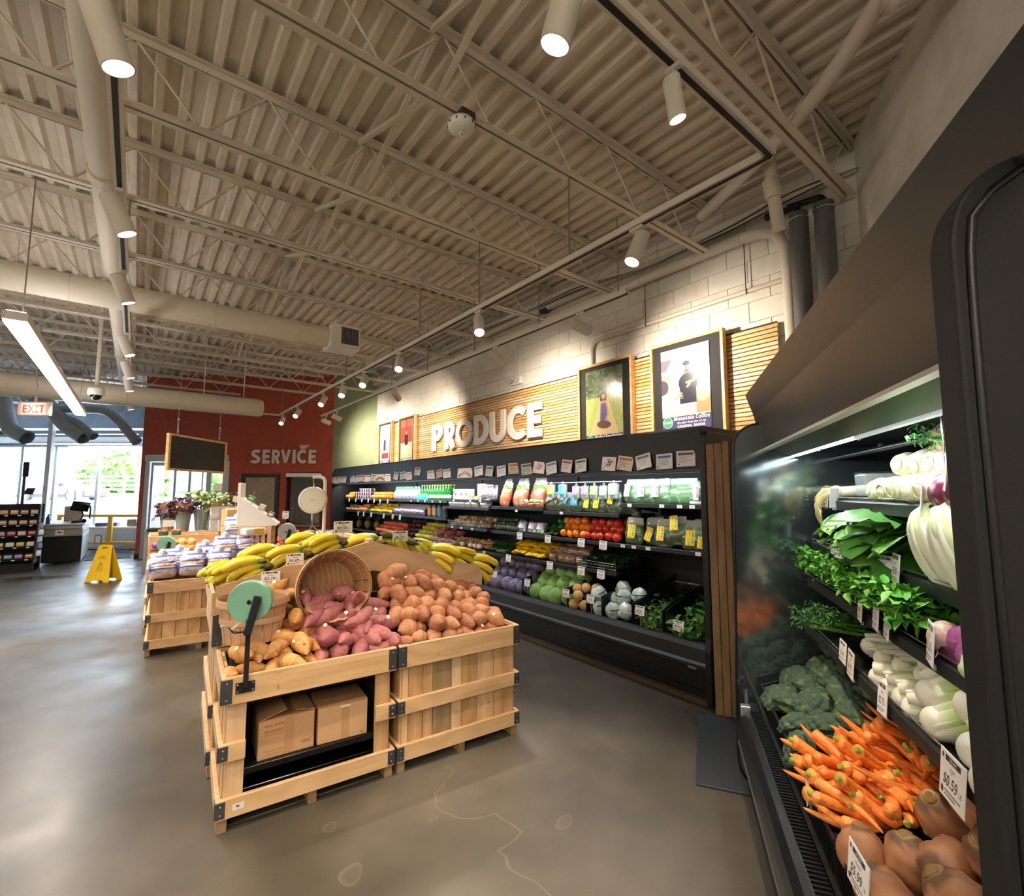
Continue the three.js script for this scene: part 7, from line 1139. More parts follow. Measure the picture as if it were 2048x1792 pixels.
// second shelf: collards, celery with violet band, napa cabbage
{
  const cl1 = [1, 2, 3, 4].map(i => leafGeo(0.26, 0.2, { curl: 0.3, ruffle: 0.22, fold: 0.12, sd: i * 2, point: 0.85, nu: 14, nv: 8, stem: 0.1 })), mCo = [std(0x5f9a3a, 0.42, 0, DS), std(0x4d8832, 0.42, 0, DS), std(0x73ad48, 0.4, 0, DS)];
  [['collard_bunch', 2.1, 'bunch of broad green collard leaves with a yellow tie, on the second shelf'], ['collard_bunch', 2.3, 'collard bunch drooping at the far end of the second shelf']].forEach(([n, s, l], b) => { const t = nthing(n, l, 'greens', [s, 1.37, 0.77]); for (let i = 0; i < 11; i++) { const q = part('leaf', cl1[i % 4], mCo[i % 3], t); q.position.set(rr(-0.08, 0.08), 0.02 + i * 0.01, 0.1 - i * 0.008); q.rotation.order = 'YXZ'; q.rotation.set(rr(-0.5, 0.5), Math.PI / 2 + rr(-0.8, 0.8) , rr(-0.15, 0.35)); } part('tie', T(new THREE.TorusGeometry(0.032, 0.005, 6, 16), 0.13, 0.05, 0.02, 0, 1.2, 0), std(0xe5cf2e, 0.5), t); const rib = part('rib', tube([[0.1, 0.05, 0.06], [0.0, 0.1, -0.02], [-0.1, 0.13, -0.05]], 0.006, 12, 6), std(0xb5835a, 0.5), t); });
  for (const [s, k] of [[1.9, 0], [1.82, 1]]) { const t = stalkHead([s, 1.4, 0.76], [0.1, -Math.PI / 2 - 0.5, 0], k ? 'cut pale stalks beside the violet-banded bunch' : 'bunch of pale green stalks with a violet and yellow band', 'celery', 'celery_bunch', null, { n: 9, r: 0.03, w: 0.018, L: 0.22 }); part('band', T(lathe([[0.036, 0], [0.036, 0.025]], 18), 0.04, 0, 0, 0, 0, Math.PI / 2), std(0x3d3f8a, 0.4, 0, DS), t); part('band', T(lathe([[0.0365, 0], [0.0365, 0.018]], 18), 0.07, 0, 0, 0, 0, Math.PI / 2), std(0xe2b53c, 0.4, 0, DS), t); }
  const nG = [1, 2, 3].map(i => { const g = norm(globe(i * 1.9, 0.085, { sy: 1.75, lobes: 9, depth: 0.09, lump: 0.1, nu: 26, nv: 36, fr: 2.5 })); const A = lin('#f3f2e2'), B = lin('#e6eab8'), C = lin('#c9d67e'); return tint(g, (x, y, z) => { const n = 0.5 + noi.noise(x * 60 + i, y * 22, z * 60); return y < -0.04 ? A : cl(cl(A, B, sm(-0.04, 0.06, y)), C, 0.6 * sm(0.06, 0.14, y) * n + 0.25 * n * sm(-0.02, 0.05, y)); }); }), mN = vc(0.4), flap = surf((u, v) => { const a = (v - 0.5) * 1.9, e = 0.25 + u * 2.4, r = 0.088 + 0.004 * Math.sin(v * 30) * u; return [r * Math.sin(e) * Math.cos(a), -r * 1.7 * Math.cos(e), r * Math.sin(e) * Math.sin(a)]; }, 14, 16, false), mF = std(0xeceed2, 0.4, 0, DS);
  [[1.72, 1.43, 0.75, 'big white napa cabbage at the left of the pair on the second shelf', 0.95], [1.58, 1.43, 0.75, 'big pale napa cabbage cut off by the end panel', 1.0], [1.65, 1.52, 0.86, 'napa cabbage lying behind the pair', 0.9]].forEach(([s, y, q, l, k], i) => { const o = nsolo('napa_cabbage', nG[i], mN, l, 'cabbage', [s, y, q], [-0.25, 0.3 * i, -0.35]); o.scale.setScalar(k); for (let j = 0; j < 3; j++) { const f = part('outer_leaf', flap, mF, o); f.rotation.y = j * 2.1 + 1; } });
}
// top shelf: leeks with roots, fennel, celery root, radicchio
{
  const rootM = std(0xd8c98c, 0.6), hair = []; for (let i = 0; i < 60; i++) { const a = R() * 6.28, r = rr(0.0, 0.028), L = rr(0.06, 0.14), dx = rr(-0.03, 0.03); hair.push(tube([[r * Math.cos(a), r * Math.sin(a), 0], [r * 1.5 * Math.cos(a) + dx * 0.4, r * 1.5 * Math.sin(a) - 0.01, -0.03], [r * 1.9 * Math.cos(a) + dx, r * 1.2 * Math.sin(a) - L * 0.6, -0.05 - 0.02 * R()], [r * 1.8 * Math.cos(a) + dx * 1.6, r * Math.sin(a) - L, -0.045]], 0.0014, 6, 4)); } const hairG = M(hair);
  [[2.66, 1.6, 0.76, 'leek with a beard of pale roots hanging over the top shelf edge'], [2.76, 1.59, 0.78, 'leek behind it at the far end of the top shelf']].forEach(([s, y, q, l]) => { const t = nthing('leek', l, 'leek', [s, y, q], -0.3); part('shank', tint(norm(rod([0, 0, -0.02], [0.02, 0.03, 0.3], 0.026, 14, 0.022)), (x, yy, z) => cl(lin('#eceac8'), lin('#7d9c4e'), sm(0.03, 0.2, z))), vc(0.4), t); part('bulb', sph(0.033, 0, 0, -0.02, 14, 10), std(0xd9cf9c, 0.5), t); part('roots', hairG, rootM, t).position.set(0, 0, -0.04); });
  const fG = [1, 2, 3].map(i => globe(i * 2.7, 0.055, { sy: 0.85, lump: 0.12, lobes: 3, depth: 0.06 })), mFe = [fruitM([222, 226, 196], [204, 212, 170], 117, 0.35), fruitM([230, 230, 206], [210, 214, 180], 118, 0.35)], ring = M(...[0.014, 0.024].map(r => T(new THREE.TorusGeometry(r, 0.0022, 5, 18), 0, 0, -0.048))), mRing = std(0xc5b27c, 0.5);
  const st2 = M(rod([0, 0.02, 0.02], [0.05, 0.1, 0.16], 0.014, 8), rod([0.01, 0.0, 0.03], [-0.05, 0.08, 0.17], 0.013, 8), rod([-0.01, 0.02, 0.02], [0.0, 0.12, 0.15], 0.012, 8)), mSt = std(0xb7cf86, 0.45);
  [[2.18, 1.605, 0.76], [2.08, 1.61, 0.76], [1.98, 1.61, 0.755], [1.88, 1.61, 0.75], [2.14, 1.7, 0.83], [2.02, 1.7, 0.83], [1.92, 1.69, 0.83], [1.82, 1.68, 0.8], [1.78, 1.61, 0.75]].forEach(([s, y, q], i) => { const o = nsolo('fennel_bulb', fG[i % 3], mFe[i % 2], i < 4 ? 'pale fennel bulb in the front row of the top shelf' : i < 8 ? 'pale fennel bulb in the second row of the top shelf' : 'pale fennel bulb at the right end, by the price card', 'fennel', [s, y, q], [rr(-0.2, 0.2), rr(-0.5, 0.5), rr(-0.3, 0.3)], i < 4 ? 'fennel in the front row' : i < 8 ? 'fennel in the second row' : null); part('cut_base', ring, mRing, o); part('stalks', st2, mSt, o); });
  [[1.86, 1.79, 0.86], [1.72, 1.8, 0.84], [1.8, 1.76, 0.9]].forEach(([s, y, q], i) => nsolo('celery_root', globe(i * 4 + 1, 0.07, { lump: 0.35, sy: 0.8, fr: 3 }), mMushB[1], ['tan celery root on top of the fennel, left', 'greyish celery root on top of the fennel, right', 'celery root behind the other two'][i], 'celery root', [s, y - 0.015, q], [0, i, 0.2]));
  const fr = herbBunch([1.72, 1.7, 0.86], -0.7, 'feathery fennel fronds trailing over the bulbs on the top shelf', null, { mats2: mDill, feather: true, n: 220, wd: 0.08 });
  const rd = [1, 2].map(i => tint(norm(globe(i * 3, 0.055, { lump: 0.1, lobes: 5, depth: 0.06, nu: 20, nv: 28 })), (x, y, z) => cl(lin('#6e1f3c'), lin('#d9b6c0'), sm(0.2, 0.32, Math.abs(noi.noise(x * 30 + i, y * 14, z * 30))) > 0.5 ? 0.0 : sm(0.12, 0.02, Math.abs(noi.noise(x * 34, y * 10 + i, z * 34))) * 0.8)));
  [[1.66, 1.6, 0.74], [1.58, 1.6, 0.74], [1.62, 1.67, 0.8]].forEach(([s, y, q], i) => nsolo('radicchio', rd[i % 2], vc(0.35), ['dark red radicchio beside the lower price card', 'dark red white-veined radicchio by the end panel', 'radicchio in the second row'][i], 'radicchio', [s, y, q], [0.3, i, 0.4]));
  const gl = nsolo('root_cluster', T(globe(7, 0.035, { lump: 0.6, fr: 4 }), 0, 0, 0), rootM, 'yellow rooty leek end beside the upper price card', 'leek', [1.555, 1.68, 0.74]); part('roots', T(hairG.clone(), 0, 0, 0, 0, 0, 0, 0.6), rootM, gl);
  const dv = nthing('shelf_divider', 'clear rounded plastic divider at the right end of the top shelf', 'divider', [1.62, 1.6, 0.8]); part('panel', T(new RoundedBoxGeometry(0.004, 0.22, 0.18, 2, 0.002), 0, 0.1, 0), mats.acrylic, dv); part('edge', rod([0, 0.21, -0.09], [0, 0.0, -0.09], 0.003, 6), mats.chrome, dv);
  const db = nthing('clear_box', 'small clear plastic box left of the fennel on the top shelf', 'box', [2.3, 1.585, 0.78]); part('shell', T(new RoundedBoxGeometry(0.11, 0.09, 0.12, 2, 0.01), 0, 0.045, 0), mats.film, db); part('lid', T(cbox(0.112, 0.008, 0.122, 0.002), 0, 0.094, 0), mats.acrylic, db);
}
// price cards of the near case (turned to the aisle)
[[1.59, 1.655, 0.7, 0.088, 0.105, 2, 'upper price card on the top shelf, beside the end panel', -0.25], [1.74, 1.575, 0.7, 0.085, 0.095, 3, 'lower price card on the top shelf, under the fennel', -0.2], [2.7, 1.575, 0.7, 0.085, 0.09, 5, 'price card half hidden by the leek roots', 0.3], [2.56, 1.575, 0.7, 0.06, 0.09, 3, 'narrow price card right of the leek roots', -0.6], [2.56, 1.365, 0.685, 0.06, 0.085, 0, 'left of two cards at the collards', 0.2], [2.47, 1.365, 0.685, 0.055, 0.1, 1, 'right of two cards at the collards', 0.6], [2.0, 1.345, 0.68, 0.085, 0.08, 2, 'dull price card turned aside below the celery bunch', 0.7], [1.9, 1.355, 0.68, 0.09, 0.095, 6, 'price card below the violet-banded bunch', 0.1], [2.15, 1.175, 0.65, 0.075, 0.1, 4, 'pinkish price card under the parsley', 0.1], [2.0, 1.19, 0.65, 0.085, 0.115, 2, 'blue-headed price card under the cilantro', 0.1], [1.9, 1.18, 0.645, 0.085, 0.1, 6, 'price card overlapping the blue-headed one', 0.05], [1.63, 1.195, 0.65, 0.09, 0.11, 1, 'price card beside the purple bulbs', 0.0], [2.22, 0.99, 0.605, 0.09, 0.08, 0, 'left of two overlapping cards above the broccoli', 0.2], [2.12, 0.975, 0.6, 0.09, 0.095, 4, 'right of two overlapping cards above the broccoli', 0.15], [1.84, 0.965, 0.6, 0.06, 0.1, 3, 'narrow price card between broccoli and bok choy', 0.3], [1.45, 0.93, 0.6, 0.12, 0.11, 7, 'large tilted price card above the carrots', 0.2], [1.96, 0.6, 0.405, 0.075, 0.08, 1, 'price card on the front of the carrot bin', 0.1], [1.49, 0.66, 0.41, 0.12, 0.1, 6, 'big price card on the rutabaga bin at the bottom edge', 0.3]].forEach(([s, y, q, w, h, k, l, tw]) => { const t = priceTag(nearc(s, y, q), CA + Math.PI + tw - 0.25, w, h, k, 'white price card: ' + l, null, -0.1, y < 0.7 ? 0.05 : 0); });
// ================================================================ MIDDLE DISTANCE: MORE BINS, ONIONS, FLOWERS, SCALE
bin('empty-fronted wooden bin at the left, stacked with potato bags', [0.15, 0, -6.02], 0.92, 0.95, { top: 0.72, railH: 0.12, turn: -0.05 });
bin('wooden bin behind the bags, carrying onions', [0.15, 0, -6.99], 0.92, 0.95, { top: 0.72, railH: 0.12, turn: -0.03, front: false });
bin('wooden bin beneath the slatted crate and apples', [1.09, 0, -5.55], 0.86, 1.2, { top: 0.72, railH: 0.12, turn: -0.04, front: false });
const riser = (l, p, w, h, d, m = mats.crate) => { const t = thing('display_riser', l, 'riser', p); part('body', boxUV(cbox(w, h, d, 0.004, 0, h / 2, 0)), m, t); part('lip', boxUV(cbox(w, 0.03, 0.016, 0.003, 0, h + 0.012, d / 2)), mats.rail, t); return t; };
riser('low wooden riser under the loose onions', [0.5, 0.7, -6.85], 0.62, 0.2, 0.45); riser('wooden riser under the upper potato bags', [1.02, 0.7, -6.35], 0.42, 0.14, 0.5);
riser('tall wooden riser carrying the flower buckets', [0.66, 0, -8.25], 0.95, 1.04, 0.5);
{
  const bagT = canTex(256, 256, (c, w, h) => {
    c.fillStyle = '#e8e4ea'; c.fillRect(0, 0, w, h); for (let i = 0; i < 90; i++) { c.strokeStyle = pick(['rgba(90,105,190,.5)', 'rgba(205,200,215,.8)', 'rgba(255,255,255,.8)']); c.lineWidth = rr(2, 9); c.beginPath(); c.moveTo(R() * w, R() * h); c.lineTo(R() * w, R() * h); c.stroke(); }
    for (const y of [0, 128]) { c.fillStyle = '#5c6fc0'; c.fillRect(0, 30 + y * 0 + (y ? 0 : 0), w, 22); }
    c.fillStyle = '#5a6ec4'; c.fillRect(0, 150, w, 26); for (const x of [20, 148]) { c.fillStyle = '#5a6ec4'; c.beginPath(); c.moveTo(x - 14, 190); c.lineTo(x + 104, 168); c.lineTo(x + 104, 92); c.lineTo(x - 14, 112); c.fill(); c.fillStyle = '#eef0f6'; c.fillRect(x, 150, 80, 14); c.save(); c.translate(x, 122); c.rotate(-0.08); c.fillStyle = '#e9a23c'; c.fillRect(0, 0, 84, 24); c.fillStyle = '#fbf3e2'; c.font = 'bold 19px sans-serif'; c.scale(1, -1); c.fillText('POTATOES', 4, -5, 76); c.restore(); }
  });
  bagT.wrapS = bagT.wrapT = THREE.RepeatWrapping; bagT.flipY = true; const swap = g => { g = norm(g); const u = g.attributes.uv; for (let i = 0; i < u.count; i++) u.setXY(i, -u.getY(i) * 1, u.getX(i)); return g; };
  const mBag = phy(0xffffff, 0.3, { map: bagT, clearcoat: 0.4 }), G = [1, 2, 3].map(i => swap(pouch(i * 2.1, 0.24, 0.26, 0.2, { crinkle: 0.2, flat: 0.08 }))), tuft = T(globe(3, 0.035, { lump: 0.6, fr: 4 }), 0, 0, 0), mTuft = std(0xe4e2e8, 0.4);
  [[0.27, 0.725, -6.16, 'white and blue potato bag at the front left corner of the left bin'], [0.52, 0.73, -6.14, 'white and blue potato bag second on the left bin front'], [0.76, 0.73, -6.15, 'potato bag at the front right of the left bin, behind the bananas'], [0.4, 0.74, -6.4, 'crumpled potato bag behind the front pair'], [0.68, 0.78, -6.42, 'potato bag in the second row, beside the red onions'], [0.84, 0.86, -6.32, 'upper potato bag at the left of the stack'], [1.06, 0.86, -6.3, 'upper potato bag in the middle of the stack'], [1.22, 0.86, -6.34, 'upper potato bag at the right of the stack'], [0.96, 1.06, -6.5, 'topmost potato bag with a small white neck'], [1.15, 0.74, -6.02, 'potato bag low behind the upturned bananas']].forEach(([x, y, z, l], i) => {
    const t = thing('potato_bag', l, 'bag', [x, y, z], rr(-0.25, 0.25), null); const b = part('sack', G[i % 3], mBag, t); b.rotation.x = -0.25; part('neck', tuft, mTuft, t).position.set(rr(-0.04, 0.04), 0.25, -0.07);
  });
  const st = thing('wrapped_tray', 'white wrapped tray with a yellow label on top of the potato bags', 'tray', [1.12, 1.1, -6.32], 0.2); part('tray', new RoundedBoxGeometry(0.26, 0.09, 0.18, 3, 0.03), mats.whiteGloss, st).position.y = 0.05; part('label', T(cbox(0.11, 0.06, 0.004, 0.001), 0.02, 0.055, 0.091), std(0xe0b93a, 0.4), st);
}
heap('yellow_onion', 'onion', [1, 2].map(i => globe(i, 0.042, { lump: 0.06 })), [fruitM([222, 180, 112], [196, 146, 78], 121, 0.4), fruitM([214, 170, 104], [184, 134, 70], 122, 0.4)], 0.3, 0.955, -6.68, -7.02, 5, 1, 0.085, 0.085, 'round yellow onion in the row before the wooden rail', 'yellow onions', {});
heap('yellow_onion', 'onion', [globe(1, 0.042, { lump: 0.06 })], fruitM([222, 180, 112], [196, 146, 78], 121, 0.4), 0.38, 1.015, -6.78, -7.02, 3, 1, 0.088, 0.085, 'yellow onion in the upper layer before the wooden rail', 'yellow onions above', {});
heap('red_onion', 'onion', [2, 3].map(i => globe(i, 0.036, { lump: 0.12 })), [fruitM([132, 74, 78], [100, 48, 58], 123, 0.45), fruitM([150, 96, 88], [112, 60, 64], 124, 0.45)], 0.36, 0.92, -6.5, -6.64, 6, 1, 0.075, 0.075, 'small dull red onion below the yellow onions', 'red onions', {});
heap('red_onion', 'onion', [2].map(i => globe(i, 0.04, { lump: 0.12 })), fruitM([128, 78, 150], [92, 50, 110], 125, 0.4), 0.22, 0.99, -6.86, -6.95, 2, 1, 0.08, 0.08, 'violet onion at the left by the second bag roll', 'violet onions', {});
bagStand('small green produce-bag roll on a black stand by the onions', [0.3, 0.86, -6.58], 0.1, 0.85, mGreenBag, 0.12);
{ // wooden trough with pint baskets
  const t = thing('wooden_trough', 'shallow wooden trough behind the onions', 'trough', [0.52, 0.92, -7.35]); for (const [x0, x1, z0, z1] of [[-0.36, 0.36, 0.14, 0.16], [-0.36, 0.36, -0.16, -0.14], [-0.36, -0.34, -0.14, 0.14], [0.34, 0.36, -0.14, 0.14], [0.12, 0.14, -0.14, 0.14]]) part('board', boxUV(cspan(x0, x1, 0, 0.16, z0, z1, 0.003)), mats.rail, t); part('bottom', boxUV(cspan(-0.34, 0.34, 0.1, 0.11, -0.14, 0.14)), mats.crate, t);
  const mPint = std(0x2f7a68, 0.7), mTom = [phy(0xe8842c, 0.3), phy(0xd9552e, 0.3)], tg2 = globe(1, 0.016, {}); const s = thing('trough_stand', 'plain wooden stand under the trough', 'stand', [0.52, 0, -7.35]); part('leg_panel', boxUV(cbox(0.68, 0.9, 0.26, 0.004, 0, 0.46, 0)), mats.crate, s); part('foot', cbox(0.7, 0.02, 0.28, 0.003, 0, 0.01, 0), mats.black, s);
  [[0.3, 'left'], [0.43, 'right']].forEach(([x, n]) => { const p = thing('pint_basket', `teal pulp pint basket of orange cherry tomatoes, the ${n} one`, 'pint basket', [x, 1.035, -7.28]); part('tub', T(new THREE.CylinderGeometry(0.07, 0.056, 0.09, 4, 1), 0, 0.045, 0, 0, Math.PI / 4), mPint, p); for (let i = 0; i < 12; i++) part('tomato', tg2, mTom[i % 2], p).position.set(-0.04 + (i % 4) * 0.026, 0.092 + (i % 3) * 0.004, -0.03 + Math.floor(i / 4) * 0.03); });
}
{ // flower buckets
  const mBu = phy(0xd6dbd8, 0.12, { transmission: 0.7, thickness: 0 }), gB = lathe([[0, 0], [0.07, 0], [0.105, 0.29], [0.11, 0.3], [0.1, 0.29], [0.066, 0.008], [0, 0.008]], 24), kr = surf((u, v) => { const a = v * 5.4; return [(0.05 + 0.08 * u) * Math.cos(a), 0.2 * u, (0.05 + 0.08 * u) * Math.sin(a)]; }, 3, 20, false), mKr = std(0xb58c5e, 0.85, 0, DS);
  const lf = [1, 2].map(i => leafGeo(0.1, 0.06, { sd: i, curl: 0.4, nu: 6, nv: 4 })), fl = globe(2, 0.017, { lump: 0.3 }), mats3 = { g: [std(0x7f9c4f, 0.5, 0, DS), std(0x9db56c, 0.5, 0, DS)], p: [std(0x5c3b58, 0.55, 0, DS), std(0x4a2f46, 0.55, 0, DS)], w: std(0xdfe6c4, 0.5), y: std(0xcdb83a, 0.5), m: std(0x6b4766, 0.55) };
  [[0.38, 'p', 'clear bucket of dark purple basil flowers in brown paper, left', 0.3], [0.55, 'p', 'clear bucket of dark purple bouquets in brown paper, second', 0.36], [0.77, 'g', 'clear bucket of tall green and white hydrangea-like stems', 0.46], [0.95, 'g', 'clear bucket of leafy green stems beside the clear bags', 0.42]].forEach(([x, k, l, h], bi) => {
    const t = thing('flower_bucket', l, 'flower bucket', [x, 1.06, -8.22 + (bi % 2) * 0.06]); part('bucket', gB, mBu, t); if (bi !== 2) part('paper_wrap', kr, mKr, t).position.y = 0.2; const st = []; for (let i = 0; i < 10; i++) st.push(rod([rr(-0.04, 0.04), 0.01, rr(-0.04, 0.04)], [rr(-0.1, 0.1), h * 0.9, rr(-0.1, 0.1)], 0.004, 5)); part('stems', M(st), mats3.g[0], t);
    for (const s of [0, 1]) { const l2 = []; for (let i = 0; i < 34; i++) { const a = R() * 6.28, r = 0.17 * Math.sqrt(R()); l2.push(T(pick(lf).clone(), r * Math.cos(a), h + rr(-0.1, 0.08), r * Math.sin(a), rr(-0.8, 0.8), R() * 6.28, rr(-0.4, 0.7))); } part('foliage', M(l2), mats3[k][s], t).userData.kind = 'stuff'; }
    const f2 = []; for (let i = 0; i < 40; i++) { const a = R() * 6.28, r = 0.17 * Math.sqrt(R()); f2.push(T(fl.clone(), r * Math.cos(a), h + rr(-0.08, 0.11), r * Math.sin(a))); } part('blossoms', M(f2), k === 'g' ? mats3.w : mats3.m, t).userData.kind = 'stuff'; if (k === 'p') for (let i = 0; i < 3; i++) part('yellow_flower', fl, mats3.y, t).position.set(rr(-0.1, 0.1), h - 0.02, 0.14);
  });
  const sg = thing('price_sign', 'pale price sign standing before the purple flowers', 'sign', [0.38, 1.19, -7.9], 0.1); part('card', cbox(0.13, 0.085, 0.004, 0.001), tagBack, sg); part('stalk', rod([0, -0.04, -0.01], [0.0, -0.15, -0.01], 0.004, 6), mats.steelDark, sg);
  const st3 = thing('sign_stand', 'small stand under the pale price sign', 'stand', [0.38, 0.62, -7.9]); part('post', rod([0, 0, 0], [0, 0.42, 0], 0.012, 8), mats.steelDark, st3); part('base', cyl(0.08, 0.09, 0.62, 16, 0, -0.31, 0), mats.crate, st3);
}
{ // clear packets rack, kraft cartons, gray table
  const rk = thing('packet_stand', 'stand hung with clear silvery packets beside the flowers', 'stand', [0.9, 0, -7.2]); part('post', rod([0, 0, -0.1], [0, 1.4, -0.1], 0.014, 8), mats.steelDark, rk); part('base', cbox(0.26, 0.98, 0.2, 0.004, 0.02, 0.49, -0.04), mats.crate, rk);
  const mP = phy(0xcfd3d8, 0.15, { metalness: 0.4 }), G = pouchG('pk', 0.11, 0.16, 0.03); for (let i = 0; i < 6; i++) { const p = part('packet', G[i % 3], mP, rk); p.position.set(-0.08 + (i % 3) * 0.09, 1.1 + Math.floor(i / 3) * 0.16, -0.04 + (i % 2) * 0.03); p.rotation.x = -0.1; }
  const tg4 = part('price_card', cbox(0.1, 0.08, 0.003, 0.001, -0.06, 1.52, -0.05), tagBack, rk); tg4.rotation.z = -0.15;
  for (const [x, y, z, w, h, l] of [[0.99, 0.98, -6.98, 0.2, 0.2, 'lower buff paper carton between the packets and the white wedge'], [1.0, 1.185, -7.0, 0.22, 0.2, 'upper buff paper carton, tilted, behind the white wedge']]) { const c = thing('paper_carton', l, 'carton', [x, y, z], 0.2); part('body', cbox(w, h, 0.2, 0.004, 0, h / 2, 0), std(0xcfa873, 0.8), c); part('flap', T(box(w, 0.004, 0.1), 0, h + 0.01, 0.05, 0.2), std(0xd8b584, 0.8), c); part('fold_line', box(w * 0.9, 0.003, 0.002, 0, h * 0.5, 0.1012), std(0xa98452, 0.8), c); }
  riser('wooden riser behind the potato bags', [1.02, 0, -6.98], 0.5, 0.965, 0.3);
  const tb = thing('side_table', 'weathered grey table at the end of the flower stand, with a green tray', 'table', [0.38, 0, -12.6]); part('top', cbox(0.36, 0.03, 0.9, 0.004, 0, 0.785, 0), std(0x9b968c, 0.8), tb); for (const x of [-0.15, 0.15]) for (const z of [-0.4, 0.4]) part('leg', cspan(x - 0.025, x + 0.025, 0, 0.77, z - 0.025, z + 0.025, 0.003), std(0xa8a49b, 0.8), tb); part('stretcher', cbox(0.32, 0.05, 0.03, 0.003, 0, 0.35, 0.4), std(0x9b968c, 0.8), tb);
  const tr = thing('plant_tray', 'low tray of moss-green sprouts on the grey table', 'tray', [0.38, 0.802, -12.5]); part('tray', cbox(0.3, 0.03, 0.5, 0.004, 0, 0.015, 0), std(0x4d4438, 0.8), tr); part('sprouts', T(globe(3, 0.14, { sy: 0.25, lump: 0.5, fr: 6 }), 0, 0.035, 0, 0, 0, 0, 0.95, 1, 1.6), std(0x7d7a44, 0.9), tr); part('side_flap', T(box(0.01, 0.2, 0.5), -0.17, 0.1, 0, 0, 0, 0.3), std(0x8b8477, 0.8), tr);
}
{ // white wedge display on a slatted crate
  const c = thing('slatted_crate', 'pale slatted wooden crate standing upright under the white wedge', 'crate', [1.17, 0.92, -6.42], -0.35);
  for (let i = 0; i < 6; i++) { part('slat', boxUV(cbox(0.042, 0.29, 0.012, 0.002), 1, true), mats.plank[3], c).position.set(-0.15 + i * 0.06, 0.145, 0.13); part('slat', boxUV(cbox(0.042, 0.29, 0.012, 0.002), 1, true), mats.plank[1], c).position.set(-0.15 + i * 0.06, 0.145, -0.13); }
  for (const y of [0.012, 0.28]) part('panel', boxUV(cbox(0.36, 0.02, 0.25, 0.003, 0, y, 0)), mats.crate, c); for (const s of [-1, 1]) part('end_board', boxUV(cbox(0.014, 0.24, 0.25, 0.002, s * 0.17, 0.146, 0)), mats.crate, c);
  const b = thing('crate_plinth', 'low wooden plinth under the slatted crate', 'plinth', [1.17, 0.7, -6.42], -0.35); part('body', boxUV(cbox(0.38, 0.215, 0.28, 0.004, 0, 0.108, 0)), mats.crate, b); part('lip', cbox(0.4, 0.012, 0.3, 0.003, 0, 0.212, 0), mats.rail, b);
  const w = thing('white_wedge_display', 'white wedge-shaped countertop display with a tall back panel', 'display', [1.17, 1.212, -6.42], -0.35); part('back_panel', cspan(-0.2, -0.165, 0, 0.5, -0.12, 0.12, 0.004), mats.white, w);
  for (const z of [-0.12, 0.112]) part('side_panel', T(prism([[-0.165, 0], [0.23, 0], [0.23, 0.03], [-0.165, 0.34]], 0.008), 0, 0, z), mats.white, w); part('slope', T(box(0.5, 0.008, 0.22), 0.03, 0.17, 0, 0, 0, -0.66), mats.white, w); part('floor_panel', box(0.39, 0.008, 0.22, 0.03, 0.004, 0), mats.white, w);
  for (const [x, y, col, h, l] of [[-0.09, 0.31, 0x3fae58, 0.06, 'small green packet standing in the white wedge'], [0.03, 0.2, 0xd9d7c8, 0.07, 'small white packet in the white wedge'], [0.13, 0.12, 0x5b6b60, 0.06, 'small dark printed packet low in the white wedge']]) { const p = thing('seed_packet', l, 'packet', [1.17 + x * 0.94 , 1.212 + y - 0.02, -6.42 + x * 0.34], -0.35); part('packet', T(cbox(0.075, h, 0.05, 0.004, 0, h / 2, 0), 0, 0, 0, 0, 0, -0.4), std(col, 0.45), p); part('label', T(cbox(0.05, h * 0.5, 0.002, 0.0005, 0, h / 2, 0.026), 0, 0, 0, 0, 0, -0.4), mats.white, p); }
  const sp = thing('sprout', 'thin wooden stick leaning out of the white wedge', 'stick', [1.1, 1.46, -6.42]); part('stick', rod([0, 0, 0], [0.02, 0.16, 0], 0.005, 6, 0.003), mats.crate, sp); part('blade', T(leafGeo(0.12, 0.014, { curl: 0.1 }), 0.02, 0.02, 0, 0, 0, 0.3), mHerb[0], sp);
}
{ // apples, grapefruit and green bananas by the grey roll
  const gp = [1, 2].map(i => globe(i, 0.06, { dimple: 0.1 })), mG = [fruitM([222, 128, 92], [208, 96, 70], 126, 0.4), fruitM([206, 84, 70], [180, 60, 56], 127, 0.4)]; [[1.36, 0.97, -6.1], [1.48, 0.98, -6.14], [1.4, 1.06, -6.18], [1.44, 0.95, -5.98], [1.55, 0.97, -6.2], [1.5, 1.05, -6.24]].forEach((p, i) => solo('grapefruit', gp[i % 2], mG[i > 3 ? 1 : 0], i > 3 ? 'red apple-like fruit behind the grapefruit' : 'pink-orange grapefruit heaped right of the slatted crate', 'fruit', p, i, i > 3 ? 'red fruit by the crate' : 'grapefruit by the crate'));
  const st = thing('fruit_plinth', 'wooden plinth under the grapefruit and green fruit', 'plinth', [1.55, 0.7, -6.1]); part('body', boxUV(cbox(0.42, 0.2, 0.42, 0.004, 0, 0.1, 0)), mats.crate, st); part('lip', cbox(0.44, 0.012, 0.44, 0.003, 0, 0.2, 0), mats.rail, st);
  const o = bananaHand(8, 'bunch of small green bananas behind the grey bag roll'); o.position.set(1.6, 1.06, -6.15); o.rotation.set(0, 0.3, 0.2);
  bagStand('grey produce-bag roll on a black stand beside the grapefruit', [1.38, 0.905, -5.92], -0.1, 0.95, std(0xa9a8a6, 0.45), 0.18);
  priceTag([1.45, 1.33, -6.3], -0.3, 0.07, 0.09, 5, 'dark-topped small card on a stalk by the grey bag roll', null, 0, 0.14); priceTag([1.47, 1.13, -6.0], -0.3, 0.12, 0.07, 6, 'blank-looking card before the red fruit', null, -0.2, 0.06); priceTag([1.52, 1.2, -5.0], -0.5, 0.16, 0.07, 2, 'tilted price card on a wire over the left bananas', null, -0.8, 0.08);
}
